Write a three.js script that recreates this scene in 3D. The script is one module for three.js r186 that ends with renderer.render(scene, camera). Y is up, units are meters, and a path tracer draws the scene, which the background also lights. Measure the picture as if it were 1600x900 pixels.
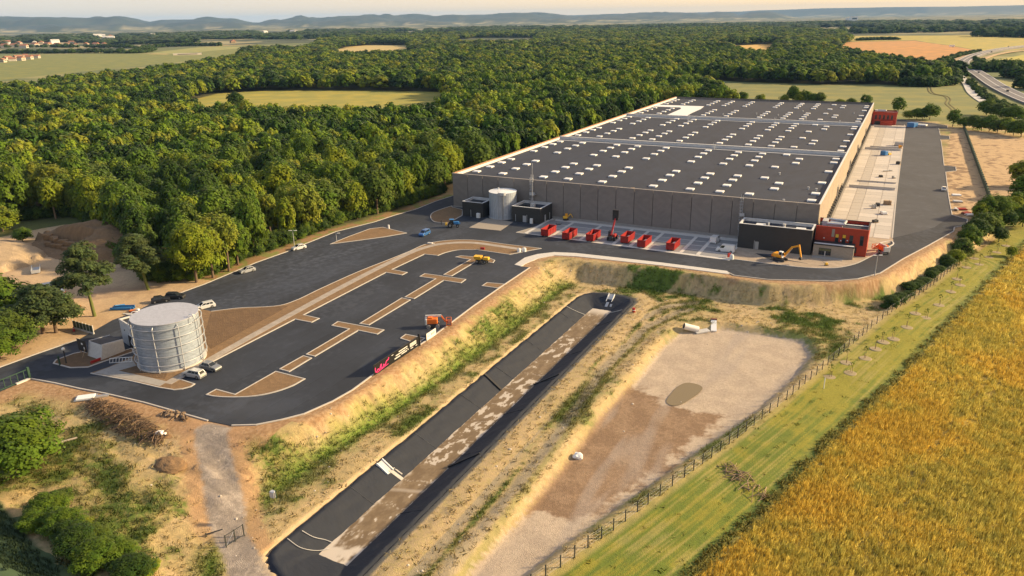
import * as THREE from 'three';
import { mergeGeometries, toCreasedNormals } from 'three/addons/utils/BufferGeometryUtils.js';
import { RoundedBoxGeometry } from 'three/addons/geometries/RoundedBoxGeometry.js';
import { createNoise2D, createNoise3D } from 'simplex-noise';

// World: x runs along the front wall of the warehouse, -z along its length, y is up, metres.
// ---------------------------------------------------------------- camera, sky, sun, exposure
const scene = new THREE.Scene();
const camera = new THREE.PerspectiveCamera(41.66, 16 / 9, 1, 60000);
camera.position.set(0, 64, 0);
camera.rotation.order = 'YXZ';
const rad = (d) => (d * Math.PI) / 180;
camera.rotation.set(rad(-19.561), rad(27.291), rad(-0.9407));
scene.add(camera);

const SUN_AZ = rad(37), SUN_EL = rad(19.5);
const sunDir = new THREE.Vector3(Math.sin(SUN_AZ) * Math.cos(SUN_EL), Math.sin(SUN_EL), -Math.cos(SUN_AZ) * Math.cos(SUN_EL));
const sun = new THREE.DirectionalLight(new THREE.Color().setRGB(1, 0.77, 0.46), 5);
sun.position.copy(sunDir).multiplyScalar(600);
sun.target.position.set(-60, 0, -200);
sun.castShadow = true;
sun.shadow.radius = 5;
sun.shadow.mapSize.set(4096, 4096);
Object.assign(sun.shadow.camera, { left: -350, right: 350, top: 350, bottom: -350, near: 1, far: 1500 });
scene.add(sun, sun.target);

const lerp = (a, b, t) => a + (b - a) * t;
{ // a clear evening sky: pale at the horizon, golden round the sun
  const W = 512, H = 256, d = new Float32Array(W * H * 4), v = new THREE.Vector3();
  for (let r = 0; r < H; r++) for (let c = 0; c < W; c++) {
    const up = ((r + 0.5) / H - 0.5) * Math.PI, ro = ((c + 0.5) / W - 0.5) * 2 * Math.PI;
    v.set(Math.cos(ro) * Math.cos(up), Math.sin(up), Math.sin(ro) * Math.cos(up));
    const el = Math.max(0, up), lowness = Math.exp(-el / 0.3), ang = Math.acos(Math.max(-1, Math.min(1, v.dot(sunDir))));
    const g = 0.92 * Math.exp(-Math.pow(ang / 1.0, 2)) * Math.exp(-el / 0.5), g2 = Math.exp(-Math.pow(ang / 0.35, 2)) * 0.5;
    const base = [0.165 + 0.345 * lowness, 0.225 + 0.25 * lowness, 0.345 + 0.065 * lowness];
    const glow = [1.4, 0.78, 0.13];
    for (let k = 0; k < 3; k++) d[(r * W + c) * 4 + k] = lerp(base[k], glow[k], g) + glow[k] * g2;
    d[(r * W + c) * 4 + 3] = 1;
  }
  const t = new THREE.DataTexture(d, W, H, THREE.RGBAFormat, THREE.FloatType);
  t.mapping = THREE.EquirectangularReflectionMapping; t.magFilter = THREE.LinearFilter; t.needsUpdate = true;
  scene.background = t; scene.environment = t;
}
scene.fog = new THREE.FogExp2(new THREE.Color().setRGB(0.3, 0.56, 1.0), 0.00003);
const renderer = new THREE.WebGLRenderer({ antialias: true });
renderer.toneMapping = THREE.LinearToneMapping;
renderer.toneMappingExposure = 1.8;
renderer.shadowMap.enabled = true;
renderer.shadowMap.type = THREE.PCFSoftShadowMap;
document.body.appendChild(renderer.domElement);

// ---------------------------------------------------------------- helpers
const rng = (s) => () => { s = (s + 0x6d2b79f5) | 0; let t = Math.imul(s ^ (s >>> 15), 1 | s); t = (t + Math.imul(t ^ (t >>> 7), 61 | t)) ^ t; return ((t ^ (t >>> 14)) >>> 0) / 4294967296; };
const R0 = rng(11), nz2 = createNoise2D(rng(5)), nz3 = createNoise3D(rng(6));
const fbm = (x, y, o = 4) => { let s = 0, a = 0.5, f = 1; for (let i = 0; i < o; i++) { s += a * nz2(x * f, y * f + i * 17.3); a *= 0.5; f *= 2.03; } return s; };
const clamp = (x, a = 0, b = 1) => Math.min(b, Math.max(a, x));
const ss = (a, b, x) => { const t = clamp((x - a) / (b - a)); return t * t * (3 - 2 * t); };
const mixc = (a, b, t) => [lerp(a[0], b[0], t), lerp(a[1], b[1], t), lerp(a[2], b[2], t)];
const V = (x, y, z) => new THREE.Vector3(x, y, z);
const used = {};
const numbered = (n) => { const k = (used[n] = (used[n] ?? -1) + 1); return k ? n + '_' + String(k).padStart(3, '0') : n; };
function tag(o, label, category, group, kind) {
  if (label) o.userData.label = label; if (category) o.userData.category = category; if (group) o.userData.group = group; if (kind) o.userData.kind = kind; return o;
}
function thing(name, label, category, [x, y, z] = [0, 0, 0], turn = 0, group) {
  const o = new THREE.Group(); o.name = numbered(name); o.position.set(x, y, z); o.rotation.y = turn; scene.add(o);
  return tag(o, label, category, group);
}
function dup(root, [x, y, z], turn = 0, label, scale) {
  const r = root.clone(); r.name = numbered(root.name.replace(/_\d{3}$/, '')); r.position.set(x, y, z); r.rotation.y = turn; if (scale) r.scale.copy(scale);
  r.userData = { ...root.userData }; if (label) r.userData.label = label; scene.add(r); return r;
}
function clean(g) {
  if (g.index) g = g.toNonIndexed();
  for (const k of Object.keys(g.attributes)) if (!['position', 'normal', 'uv'].includes(k)) g.deleteAttribute(k);
  if (!g.attributes.normal) g.computeVertexNormals();
  return g;
}
function metreUV(g) { // uv in metres by the dominant axis of each face
  const p = g.attributes.position, uv = new Float32Array(p.count * 2), a = V(), b = V(), c = V(), n = V();
  for (let i = 0; i < p.count; i += 3) {
    a.fromBufferAttribute(p, i); b.fromBufferAttribute(p, i + 1); c.fromBufferAttribute(p, i + 2);
    n.copy(b).sub(a).cross(c.clone().sub(a)); const x = Math.abs(n.x), y = Math.abs(n.y), z = Math.abs(n.z);
    [a, b, c].forEach((q, k) => { const w = y >= x && y >= z ? [q.x, q.z] : x >= z ? [q.z, q.y] : [q.x, q.y]; uv.set(w, (i + k) * 2); });
  }
  g.setAttribute('uv', new THREE.BufferAttribute(uv, 2)); return g;
}
const merge = (list) => metreUV(mergeGeometries([].concat(list).map(clean)));
function mesh(name, geos, m, parent, kind) { // parts keep plain names; top-level ones are numbered
  const o = new THREE.Mesh(Array.isArray(geos) ? merge(geos) : geos, m);
  o.castShadow = o.receiveShadow = true;
  if (parent) { o.name = name; parent.add(o); } else { o.name = numbered(name); scene.add(o); }
  if (kind) o.userData.kind = kind;
  return o;
}
const struct = (name, geos, m) => mesh(name, geos, m, null, 'structure');
const M4 = (x, y, z, ry = 0, rx = 0, rz = 0) => new THREE.Matrix4().makeRotationFromEuler(new THREE.Euler(rx, ry, rz, 'YXZ')).setPosition(x, y, z);
const bx = (w, h, d, x = 0, y = 0, z = 0, ry = 0, rx = 0, rz = 0) => new THREE.BoxGeometry(w, h, d).applyMatrix4(M4(x, y, z, ry, rx, rz));       // centred
const bb = (w, h, d, x = 0, y = 0, z = 0, ry = 0) => bx(w, h, d, x, y + h / 2, z, ry);                                                            // standing on y
const rb = (w, h, d, r, x = 0, y = 0, z = 0, ry = 0) => new RoundedBoxGeometry(w, h, d, 2, r).applyMatrix4(M4(x, y + h / 2, z, ry));
const cy = (rt, rbm, h, x = 0, y = 0, z = 0, seg = 12) => new THREE.CylinderGeometry(rt, rbm, h, seg).translate(x, y + h / 2, z);
function rod(a, b, r, seg = 6, r2 = r) { const d = b.clone().sub(a), l = d.length(); return new THREE.CylinderGeometry(r2, r, l, seg).applyQuaternion(new THREE.Quaternion().setFromUnitVectors(V(0, 1, 0), d.normalize())).translate((a.x + b.x) / 2, (a.y + b.y) / 2, (a.z + b.z) / 2); }
function beam(a, b, w, h) { const l = a.distanceTo(b), g = new THREE.BoxGeometry(w, h, l), o = new THREE.Object3D(); o.position.copy(a).add(b).multiplyScalar(0.5); o.lookAt(b); o.updateMatrix(); return g.applyMatrix4(o.matrix); }
const wheelG = (r, w, x, z, y = r) => new THREE.CylinderGeometry(r, r, w, 14).rotateX(Math.PI / 2).translate(x, y, z);    // axle along z
function flat(poly, y) { // a horizontal sheet from [x, z] points
  const g = new THREE.ShapeGeometry(new THREE.Shape(poly.map(([x, z]) => new THREE.Vector2(x, -z)))); g.rotateX(-Math.PI / 2); g.translate(0, y, 0); return metreUV(clean(g));
}
function slab(poly, y, h) { // a sheet with thickness whose top is at y
  const g = new THREE.ExtrudeGeometry(new THREE.Shape(poly.map(([x, z]) => new THREE.Vector2(x, -z))), { depth: h, bevelEnabled: false }); g.rotateX(-Math.PI / 2); g.translate(0, y - h, 0); return metreUV(clean(g));
}
function smoothLine(pts, n = 6, closed = false) { return new THREE.CatmullRomCurve3(pts.map(([x, z]) => V(x, 0, z)), closed, 'centripetal').getPoints(n * pts.length).map((p) => [p.x, p.z]); }
function offsetLine(pts, d, closed) {
  return pts.map((p, i) => {
    const a = pts[i ? i - 1 : closed ? pts.length - 1 : 0], b = pts[i < pts.length - 1 ? i + 1 : closed ? 0 : i];
    let t1 = [p[0] - a[0], p[1] - a[1]], t2 = [b[0] - p[0], b[1] - p[1]]; const l1 = Math.hypot(...t1), l2 = Math.hypot(...t2);
    if (l1 < 1e-6) t1 = t2; if (l2 < 1e-6) t2 = t1; const u1 = Math.hypot(...t1), u2 = Math.hypot(...t2);
    let nx = -(t1[1] / u1 + t2[1] / u2), nz = t1[0] / u1 + t2[0] / u2; const l = Math.hypot(nx, nz) || 1; nx /= l; nz /= l;
    const k = Math.min(2.5, 1 / Math.max(0.3, nx * (-t1[1] / u1) + nz * (t1[0] / u1))); return [p[0] + nx * d * k, p[1] + nz * d * k];
  });
}
function strip(pts, w, y0, y1, closed = false, side = 0) { // an upright-sided band along a line: kerbs, paths, walls
  const A = offsetLine(pts, side + w / 2, closed), B = offsetLine(pts, side - w / 2, closed), pos = [], n = pts.length, m = closed ? n : n - 1;
  const q = (a, b, c, d) => pos.push(...a, ...b, ...c, ...a, ...c, ...d);
  const yy = (y, i) => (typeof y === 'function' ? y(pts[i][0], pts[i][1]) : y);
  for (let i = 0; i < m; i++) {
    const j = (i + 1) % n, a0 = [A[i][0], yy(y0, i), A[i][1]], a1 = [A[i][0], yy(y1, i), A[i][1]], b0 = [B[i][0], yy(y0, i), B[i][1]], b1 = [B[i][0], yy(y1, i), B[i][1]];
    const c0 = [A[j][0], yy(y0, j), A[j][1]], c1 = [A[j][0], yy(y1, j), A[j][1]], d0 = [B[j][0], yy(y0, j), B[j][1]], d1 = [B[j][0], yy(y1, j), B[j][1]];
    q(a1, c1, d1, b1); q(a0, c0, c1, a1); q(d0, b0, b1, d1);
    if (!closed && i === 0) q(b0, a0, a1, b1); if (!closed && i === m - 1) q(c0, d0, d1, c1);
  }
  const g = new THREE.BufferGeometry(); g.setAttribute('position', new THREE.Float32BufferAttribute(pos, 3)); g.computeVertexNormals(); return metreUV(g);
}
const inPoly = (p, x, z) => { let r = false; for (let i = 0, j = p.length - 1; i < p.length; j = i++) { const [xi, zi] = p[i], [xj, zj] = p[j]; if (zi > z !== zj > z && x < ((xj - xi) * (z - zi)) / (zj - zi) + xi) r = !r; } return r; };
const segDist = (x, z, a, b) => { const dx = b[0] - a[0], dz = b[1] - a[1], t = clamp(((x - a[0]) * dx + (z - a[1]) * dz) / (dx * dx + dz * dz || 1)); return Math.hypot(x - a[0] - dx * t, z - a[1] - dz * t); };
const lineDist = (p, x, z, closed) => { let d = 1e9; for (let i = closed ? 0 : 1, j = closed ? p.length - 1 : 0; i < p.length; j = i++) d = Math.min(d, segDist(x, z, p[j], p[i])); return d; };
const sdf = (p, x, z) => lineDist(p, x, z, true) * (inPoly(p, x, z) ? -1 : 1);

// ---------------------------------------------------------------- textures and materials
const toS = new Uint8Array(4097); for (let i = 0; i <= 4096; i++) { const c = i / 4096; toS[i] = Math.round(255 * (c <= 0.0031308 ? 12.92 * c : 1.055 * Math.pow(c, 1 / 2.4) - 0.055)); }
const s8 = (c) => toS[Math.max(0, Math.min(4096, (c * 4096) | 0))];
function paint(W, H, f, srgb = true) { // f(u, v) -> linear colour
  const d = new Uint8Array(W * H * 4);
  for (let j = 0; j < H; j++) for (let i = 0; i < W; i++) { const c = f((i + 0.5) / W, (j + 0.5) / H), o = (j * W + i) * 4; for (let k = 0; k < 3; k++) d[o + k] = srgb ? s8(c[k]) : clamp(c[k]) * 255; d[o + 3] = 255; }
  const t = new THREE.DataTexture(d, W, H); t.wrapS = t.wrapT = THREE.RepeatWrapping; t.magFilter = THREE.LinearFilter; if (srgb) t.colorSpace = THREE.SRGBColorSpace; t.needsUpdate = true; return t;
}
// noise that repeats on the unit square
const tn = (u, v, f, seed = 0) => { const a = u * 2 * Math.PI, b = v * 2 * Math.PI, r = f / (2 * Math.PI); return nz3(Math.cos(a) * r + seed, Math.sin(a) * r + Math.cos(b) * r * 1.3, Math.sin(b) * r * 1.3 + seed * 0.7); };
const tfbm = (u, v, f, o, seed) => { let s = 0, a = 0.55; for (let i = 0; i < o; i++) { s += a * tn(u, v, f * 2 ** i, seed + i * 9.1); a *= 0.55; } return s; };
const grainT = paint(256, 256, (u, v) => { const k = 0.8 + 0.1 * tfbm(u, v, 6, 5, 3) + 0.05 * (R0() - 0.5); return [k, k, k]; });
const wearT = paint(512, 512, (u, v) => { const a = tfbm(u, v, 3, 6, 8), b = tfbm(u, v * 1, 14, 4, 21), k = 0.78 + 0.16 * a + 0.08 * b + 0.09 * (R0() - 0.5) + 0.25 * ss(0.34, 0.6, b * 0.8 + a * 0.3); return [k, k * (0.995), k * 0.98]; });
const bumpT = paint(512, 512, (u, v) => { const k = 0.5 + 0.35 * tfbm(u, v, 12, 5, 31); return [k, k, k]; }, false);
const grassBump = paint(512, 512, (u, v) => { const k = 0.5 + 0.4 * tfbm(u, v, 30, 4, 41) + 0.1 * (R0() - 0.5); return [k, k, k]; }, false);
const rep = (t, m, n = m) => { const c = t.clone(); c.repeat.set(1 / m, 1 / n); c.needsUpdate = true; return c; };
const lin = (r, g, b) => new THREE.Color().setRGB(r, g, b);
const mat = (r, g, b, rough = 0.8, o = {}) => new THREE.MeshStandardMaterial({ color: lin(r, g, b), roughness: rough, ...o });
const dirtyMap = rep(grainT, 7), wear30 = rep(wearT, 34), wear9 = rep(wearT, 9);
// paving lanes, joints and wear over the whole site; membrane sheets and stains on the roof
const AX0 = -230, AX1 = 40, AZ0 = -330, AZ1 = -60, worldMap = (t, x0, x1, z0, z1) => { t.repeat.set(1 / (x1 - x0), 1 / (z1 - z0)); t.offset.set(-x0 / (x1 - x0), -z0 / (z1 - z0)); return t; };
const laneRnd = Array.from({ length: 200 }, rng(44)), arcs = Array.from({ length: 26 }, (_, i) => { const r = rng(i * 7 + 1); return [lerp(-150, -86, r()), lerp(-180, -75, r()), 5 + r() * 16, r() * 6.28, 0.5 + r() * 1.4]; });
const asphaltT = worldMap(paint(1400, 1400, (u, v) => {
  const x = lerp(AX0, AX1, u), z = lerp(AZ0, AZ1, v), n = fbm(x * 0.03, z * 0.03, 5), n2 = fbm(x * 0.4, z * 0.4, 4), cross = z < -192 && x > -100, a = cross ? z : x + 0.04 * z, lane = Math.floor(a / 4.4), f = a / 4.4 - lane;
  let k = 0.84 + 0.26 * n + 0.1 * n2 + 0.2 * (laneRnd[(lane + 120) % 200] - 0.5) + 0.08 * (R0() - 0.5); if (f < 0.04) k *= 0.72; else if (f > 0.96) k *= 1.18;
  const w = ss(0.1, 0.5, n2 * 0.6 + fbm(x * 0.05 + 7, z * 0.012, 3)); k += 0.34 * w; k *= 1 + ss(-126, -133, x) * ss(-92, -112, z) * ss(-215, -185, z) * (0.32 + 0.5 * n2 + 0.5 * fbm(x * 0.25 + z * 0.06, z * 0.03, 3)) + 0.25 * ss(0.1, 0.4, fbm(x * 0.08 + 30, z * 0.05, 3)); let dust = 0.5 * ss(8, 0, Math.hypot((x + 97) * 0.8, z + 84) + n2 * 6) + 0.22 * ss(0.25, 0.6, n2 + n * 0.6) + 0.4 * ss(6, 0, Math.hypot(x + 152, z + 138) + n2 * 5);
  for (const q of arcs) { const d = Math.abs(Math.hypot(x - q[0], z - q[1]) - q[2]), th = Math.atan2(z - q[1], x - q[0]) - q[3]; if (Math.cos(th) > Math.cos(q[4])) { if (d < 0.18 || Math.abs(d - 1.7) < 0.18) dust += 0.16 + 0.2 * n2; } }
  const e = clamp(dust); return mixc([k * 0.4, k * 0.4, k * 0.4], [1.0, 0.84, 0.66], e * 0.5 + 0.12 * w);
}), AX0, AX1, AZ0, AZ1);
const roofT = paint(512, 1024, (u, v) => { const x = u * 122, z = v * 292, st = Math.floor(x / 2.03), n = tfbm(u, v, 5, 5, 61), n2 = tfbm(u, v, 22, 4, 71); let k = 0.84 + 0.1 * (laneRnd[st % 200] - 0.5) + 0.14 * n + 0.07 * (laneRnd[(Math.floor(z / 9.7) * 7 + st) % 200] - 0.5); if (x / 2.03 - st < 0.1) k *= 0.93; k += 0.22 * ss(0.3, 0.55, n2 + n * 0.5) - 0.16 * ss(0.32, 0.5, -n2 + n * 0.3); return [k, k, k * 1.01]; }); roofT.repeat.set(1 / 122, 1 / 292);
const M = {
  asphalt: mat(0.064, 0.079, 0.112, 0.82, { map: asphaltT, bumpMap: rep(bumpT, 3), bumpScale: 0.012 }),
  asphaltGrey: mat(0.07, 0.074, 0.086, 0.85, { map: rep(wearT, 60, 90), bumpMap: rep(bumpT, 3), bumpScale: 0.012 }),
  kerb: mat(0.56, 0.52, 0.47, 0.85, { map: dirtyMap }),
  concrete: mat(0.52, 0.49, 0.45, 0.85, { map: rep(grainT, 5) }), concretePale: mat(0.7, 0.66, 0.6, 0.85, { map: rep(grainT, 6) }), concreteDull: mat(0.4, 0.37, 0.33, 0.9, { map: rep(grainT, 8) }),
  path: mat(0.44, 0.38, 0.32, 0.9, { map: wear9 }),
  soil: mat(0.27, 0.165, 0.08, 0.95, { map: rep(wearT, 5), bumpMap: rep(bumpT, 4), bumpScale: 0.12 }), soilDark: mat(0.2, 0.12, 0.06, 0.95, { map: rep(wearT, 6), bumpMap: rep(bumpT, 4), bumpScale: 0.2 }),
  clad: mat(0.225, 0.2, 0.18, 0.6, { map: rep(grainT, 20) }), cladSide: mat(0.5, 0.4, 0.3, 0.7, { map: rep(grainT, 20) }), trim: mat(0.62, 0.5, 0.38, 0.6), copper: mat(0.46, 0.23, 0.11, 0.6),
  roof: mat(0.023, 0.031, 0.052, 0.75, { map: roofT }), membrane: mat(0.78, 0.77, 0.75, 0.7, { map: dirtyMap }),
  skylight: mat(0.8, 0.8, 0.78, 0.35), white: mat(0.78, 0.78, 0.76, 0.45), whiteWorn: mat(0.68, 0.66, 0.62, 0.7, { map: dirtyMap }), galv: mat(0.6, 0.62, 0.65, 0.42, { metalness: 0.3, map: rep(grainT, 9) }), steel: mat(0.4, 0.41, 0.42, 0.45, { metalness: 0.6 }),
  black: mat(0.022, 0.022, 0.024, 0.6), dark: mat(0.04, 0.042, 0.045, 0.55, { map: dirtyMap }), charcoal: mat(0.04, 0.04, 0.04, 0.6, { map: rep(grainT, 8) }),
  red: mat(0.4, 0.02, 0.015, 0.5, { map: rep(grainT, 3) }), redWall: mat(0.46, 0.042, 0.012, 0.55, { map: rep(grainT, 9) }), orange: mat(0.75, 0.17, 0.02, 0.45), amber: mat(0.8, 0.34, 0.02, 0.45), yellow: mat(0.78, 0.45, 0.03, 0.5), blue: mat(0.03, 0.17, 0.42, 0.5), tan: mat(0.4, 0.34, 0.27, 0.8, { map: rep(grainT, 6) }),
  rubber: mat(0.018, 0.018, 0.018, 0.9), glass: new THREE.MeshPhysicalMaterial({ color: lin(0.02, 0.025, 0.03), roughness: 0.08, specularIntensity: 1 }), rimM: mat(0.4, 0.4, 0.4, 0.35, { metalness: 0.7 }), lampM: mat(0.75, 0.75, 0.72, 0.2), tail: mat(0.4, 0.02, 0.015, 0.3),
  greenFence: mat(0.02, 0.06, 0.035, 0.6), postDark: mat(0.035, 0.04, 0.035, 0.7), bark: mat(0.13, 0.09, 0.06, 0.95), barkPale: mat(0.26, 0.18, 0.11, 0.95), wood: mat(0.32, 0.22, 0.13, 0.9), ivy: mat(0.11, 0.13, 0.03, 0.9),
  liner: mat(0.0155, 0.021, 0.035, 0.8, { map: rep(grainT, 14), bumpMap: rep(bumpT, 16), bumpScale: 0.05 }), sand: mat(0.5, 0.37, 0.23, 0.95, { map: rep(wearT, 9), bumpMap: rep(bumpT, 6), bumpScale: 0.3 }),
  rust: mat(0.2, 0.085, 0.05, 0.85), tileRoof: mat(0.3, 0.14, 0.085, 0.9), cream: mat(0.62, 0.54, 0.44, 0.9), pink: mat(0.75, 0.06, 0.12, 0.6),
};
const metalPaint = (r, g, b) => new THREE.MeshPhysicalMaterial({ color: lin(r, g, b), roughness: 0.35, metalness: 0.25, clearcoat: 0.8, clearcoatRoughness: 0.1 });

// ---------------------------------------------------------------- terrain
const LOWY = -4.5;
// outer edge of the asphalt on the raised pad
const ROAD_TOP = [[-155.1, -65.2], [-154.32, -75.41], [-153.99, -81.97], [-153.06, -91.56], [-156.53, -102.19], [-156.28, -108.1], [-157.94, -114.44], [-157.3, -122.33], [-157.05, -129.45], [-158.46, -149.03], [-157.9, -162.73], [-158.6, -169.11], [-159.22, -184.97], [-155.21, -200.11], [-154.4, -210.09], [-152.47, -221.17], [-152.66, -234.29], [-151.5, -246], [-150, -262]];
const ROAD_LOW = [[-143.14, -58.96], [-143.71, -74.88], [-137.14, -75.72], [-130.73, -76.25], [-124.54, -77.04], [-114.99, -77.73], [-99.2, -77.97], [-94.24, -78.53], [-90.65, -80.47], [-87.94, -83.68], [-85.83, -86.9], [-84.34, -92.76], [-83.89, -97.64], [-84.27, -104.35], [-83.96, -125.2], [-85.13, -144.97], [-85.56, -161.94], [-85.7, -176.98], [-88.89, -177.11], [-89.14, -180.82], [-87.79, -186.37], [-84.87, -191.42], [-78.67, -192.82], [-67.44, -193.82], [-53.9, -194.74], [-36.44, -194.98], [-34.17, -192.8], [-25.66, -192.99], [-16.45, -196.34], [-10.57, -198.46], [-5.19, -202.83], [-0.29, -210.14], [4.95, -226.59], [11, -242.97], [18.14, -263.39], [18.47, -268.52], [22, -273.06], [22.62, -281.31], [18.37, -285.99], [18.11, -316.33], [18.35, -367.02], [22.42, -371.79], [22.49, -381.39], [18.09, -382.9], [18.35, -448.95], [18.21, -465.28], [22.62, -468.19], [22.62, -479.38], [18.35, -481.61], [18.06, -511.7], [22.53, -513.36], [23, -525.43], [16.19, -533.8], [5.7, -541.32], [-5.24, -546.82]];
const ASPHALT = [...ROAD_TOP, [-150, -531], [-60, -533], ...ROAD_LOW.slice().reverse()];
const shoulder = [[-175.6, -43.55], [-140.66, -57.66], [-142.24, -70.68], [-139.91, -74.11], [-128.66, -74.82], [-112.71, -75.93], [-98.08, -76], [-92.94, -77.28], [-88.29, -78.81], [-85.12, -82.17], [-83.55, -86.74], [-82, -92.55], [-81.81, -102.66], [-81.49, -123.33], [-82.51, -143.41], [-83.63, -176.69], [-82.32, -187.48], [-65.95, -189.64], [-35.43, -190.24], [-25.07, -189.44], [-16, -192.5], [-4.94, -199.12], [1.27, -208.56], [6.26, -223.35], [17.88, -254.95], [23.58, -269.5]];
const PAD = [[-3000, 120], ...shoulder, [32.5, -297.93], [56.84, -381.35], [150, -480], [3000, -700], [3000, -9000], [-3000, -9000]];
const LOW = [[-62.1, -33.04], [-71.19, -50.95], [-77.17, -59.13], [-78.38, -66.64], [-79.52, -78.3], [-77.94, -91.26], [-76.13, -115.89], [-75.2, -145.41], [-76.04, -175.83], [-73.9, -183.71], [-63.68, -183.71], [-43.73, -187.26], [-23.93, -185.03], [-9.8, -192.5], [4.17, -207.01], [12.36, -227.6], [23.9, -260.9], [37.57, -304.98], [59.97, -364.61], [90, -430], [3000, -560], [3000, 400], [-60, 400]];
const TRACK = [[-98.94, -77.73], [-93.92, -78.21], [-93.05, -76.37], [-89.84, -73.81], [-84.14, -69.96], [-79.34, -66.27], [-76.03, -62.8], [-65.47, -57.65], [-55.58, -51.47], [-61.04, -47.7], [-73.35, -56.58], [-81.36, -61.02], [-84.71, -63.68], [-90.18, -68.02], [-95.74, -72.06], [-98.95, -74.69]];
const RIM = [[-69.4, -62], [-69.4, -171.5], [-69.0, -174.6], [-67.2, -176.8], [-64, -177.6], [-58.6, -177.4], [-56.4, -176.4], [-55.5, -174], [-55.5, -168], [-55.5, -57], [-56.2, -55.4], [-58.5, -55.4], [-63, -57.2], [-67.4, -59.2], [-69, -60.4]]; // lined basin
const DIRT = [[-43.42, -71.86], [-42.4, -80.92], [-42.07, -98.81], [-42.35, -117.36], [-41.12, -136.33], [-41.22, -150.21], [-39.82, -161.93], [-31.22, -168.45], [-21.21, -169.33], [-13.31, -168.59], [-10.86, -161.46], [-12.77, -148.39], [-17.14, -130.65], [-22.79, -114.74], [-28.54, -97.46], [-33.38, -83.24], [-35.74, -75.45], [-37.62, -67.92], [-42.34, -63.16]];
const FENCE = [[-35.26, -67.83], [-32.96, -73.86], [-26.8, -91.87], [-14.05, -131.78], [3.15, -192.73], [10.02, -211.8], [19.86, -243.63]];
const WHEATEDGE = [[-21.82, -66.89], [-16.38, -80.86], [-10.04, -100.46], [-3.49, -124.41], [5.56, -153.4], [18.24, -199.68], [38.07, -270.97], [62.61, -353.32], [80, -420]];
const WHEAT = [...WHEATEDGE, [400, -520], [500, 200], [20, 30]];
const STRIPG = [...FENCE, [31.86, -278.5], [53.93, -349.62], [70, -430], ...WHEATEDGE.slice().reverse()];
const HEDGEFIELD = [[-124.1, -51.34], [-110.63, -49.34], [-95.05, -45.21], [-86.27, -43.36], [-73.12, -38.73], [-90, 60], [-260, 60]];
const SANDYARD = [[22.93, -479.5], [25.88, -516.07], [38.28, -506.51], [57.97, -487.87], [84.31, -443.59], [53.38, -352.01], [32.14, -292.92], [22.98, -275.22], [18.27, -285.95], [18.23, -366.97]];
const LEFTYARD = [[-173.46, -71.14], [-271.69, -120.47], [-254.83, -134.42], [-253.98, -143.29], [-251.01, -153.6], [-238.57, -159.05], [-197.5, -138.63], [-177.49, -131.27], [-163.13, -130.65], [-157.13, -131.66], [-157.3, -122.33], [-156.28, -108.1], [-153.06, -91.56], [-154.32, -75.41]];
const X0 = -300, X1 = 130, Z0 = -545, Z1 = -45; // near ground
class Field { // distances to a polygon on a grid
  constructor(poly, closed = true, s = 1.6) {
    this.s = s; this.w = Math.ceil((X1 - X0 + 20) / s) + 2; this.h = Math.ceil((Z1 - Z0 + 20) / s) + 2; this.d = new Float32Array(this.w * this.h);
    for (let j = 0; j < this.h; j++) for (let i = 0; i < this.w; i++) { const x = X0 - 10 + i * s, z = Z0 - 10 + j * s; this.d[j * this.w + i] = closed ? sdf(poly, x, z) : lineDist(poly, x, z, false); }
  }
  at(x, z) { const i = clamp((x - X0 + 10) / this.s, 0, this.w - 1.001), j = clamp((z - Z0 + 10) / this.s, 0, this.h - 1.001), a = i | 0, b = j | 0, u = i - a, v = j - b, k = b * this.w + a; return lerp(lerp(this.d[k], this.d[k + 1], u), lerp(this.d[k + this.w], this.d[k + this.w + 1], u), v); }
}
const fPad = new Field(PAD), fLow = new Field(LOW), fAsp = new Field(ASPHALT), fDirt = new Field(DIRT), fRim = new Field(RIM), fTrack = new Field(TRACK), fStrip = new Field(STRIPG), fWheat = new Field(WHEAT), fHF = new Field(HEDGEFIELD), fFence = new Field(FENCE, false), fSand = new Field(SANDYARD), fYard = new Field(LEFTYARD);
// the woods
const FOREST = [[-700, 60], [-233.89, -96.81], [-284.58, -138.92], [-273.76, -145.53], [-267.38, -155.06], [-251.94, -163.75], [-226.46, -150.27], [-201.61, -139.62], [-178.32, -130.9], [-167.82, -126.8], [-159.65, -133.96], [-161.89, -152.5], [-161.98, -171.47], [-162.99, -191.21], [-158.62, -210.26], [-156.47, -229.26], [-156.28, -244.6], [-161, -245], [-160, -300], [-159, -420], [-158, -540], [-110, -556], [-132, -620], [-190, -730], [-230.29, -830.91], [-195.8, -830.98], [-127.15, -811.08], [-67.38, -808.09], [-12.11, -812.58], [30.63, -843.54], [41.65, -886.5], [41.83, -958.68], [31.2, -1089.52], [25.11, -1001.51], [-21.97, -1129.38], [-85.89, -1279.75], [-121.79, -1401.1], [-135.82, -1655.64], [-148.64, -2152.79], [-252.33, -3013.78], [-587.59, -3608.13], [-1249.05, -3867.16], [-1743.64, -3423.93], [-1773.62, -2886.24], [-1883.21, -2582.24], [-1744.15, -2039.08], [-1399.68, -1595.11], [-1270.08, -1416.09], [-1397.47, -1373.71], [-1107.04, -1065.96], [-914.31, -781.13], [-844.55, -626.71], [-805.78, -528.08], [-790.9, -452.44], [-737.98, -343.84], [-912.37, -299.46], [-1400, 60]];
const MEADOW = [[-564.51, -470.99], [-601.83, -546.42], [-577.3, -590.06], [-485.96, -617.62], [-389.36, -629.19], [-278.05, -440.71], [-276.46, -400.61], [-291.6, -387.95], [-323.84, -384.48], [-349.44, -371.91], [-380.92, -365.04], [-413.45, -357.94]];
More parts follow.
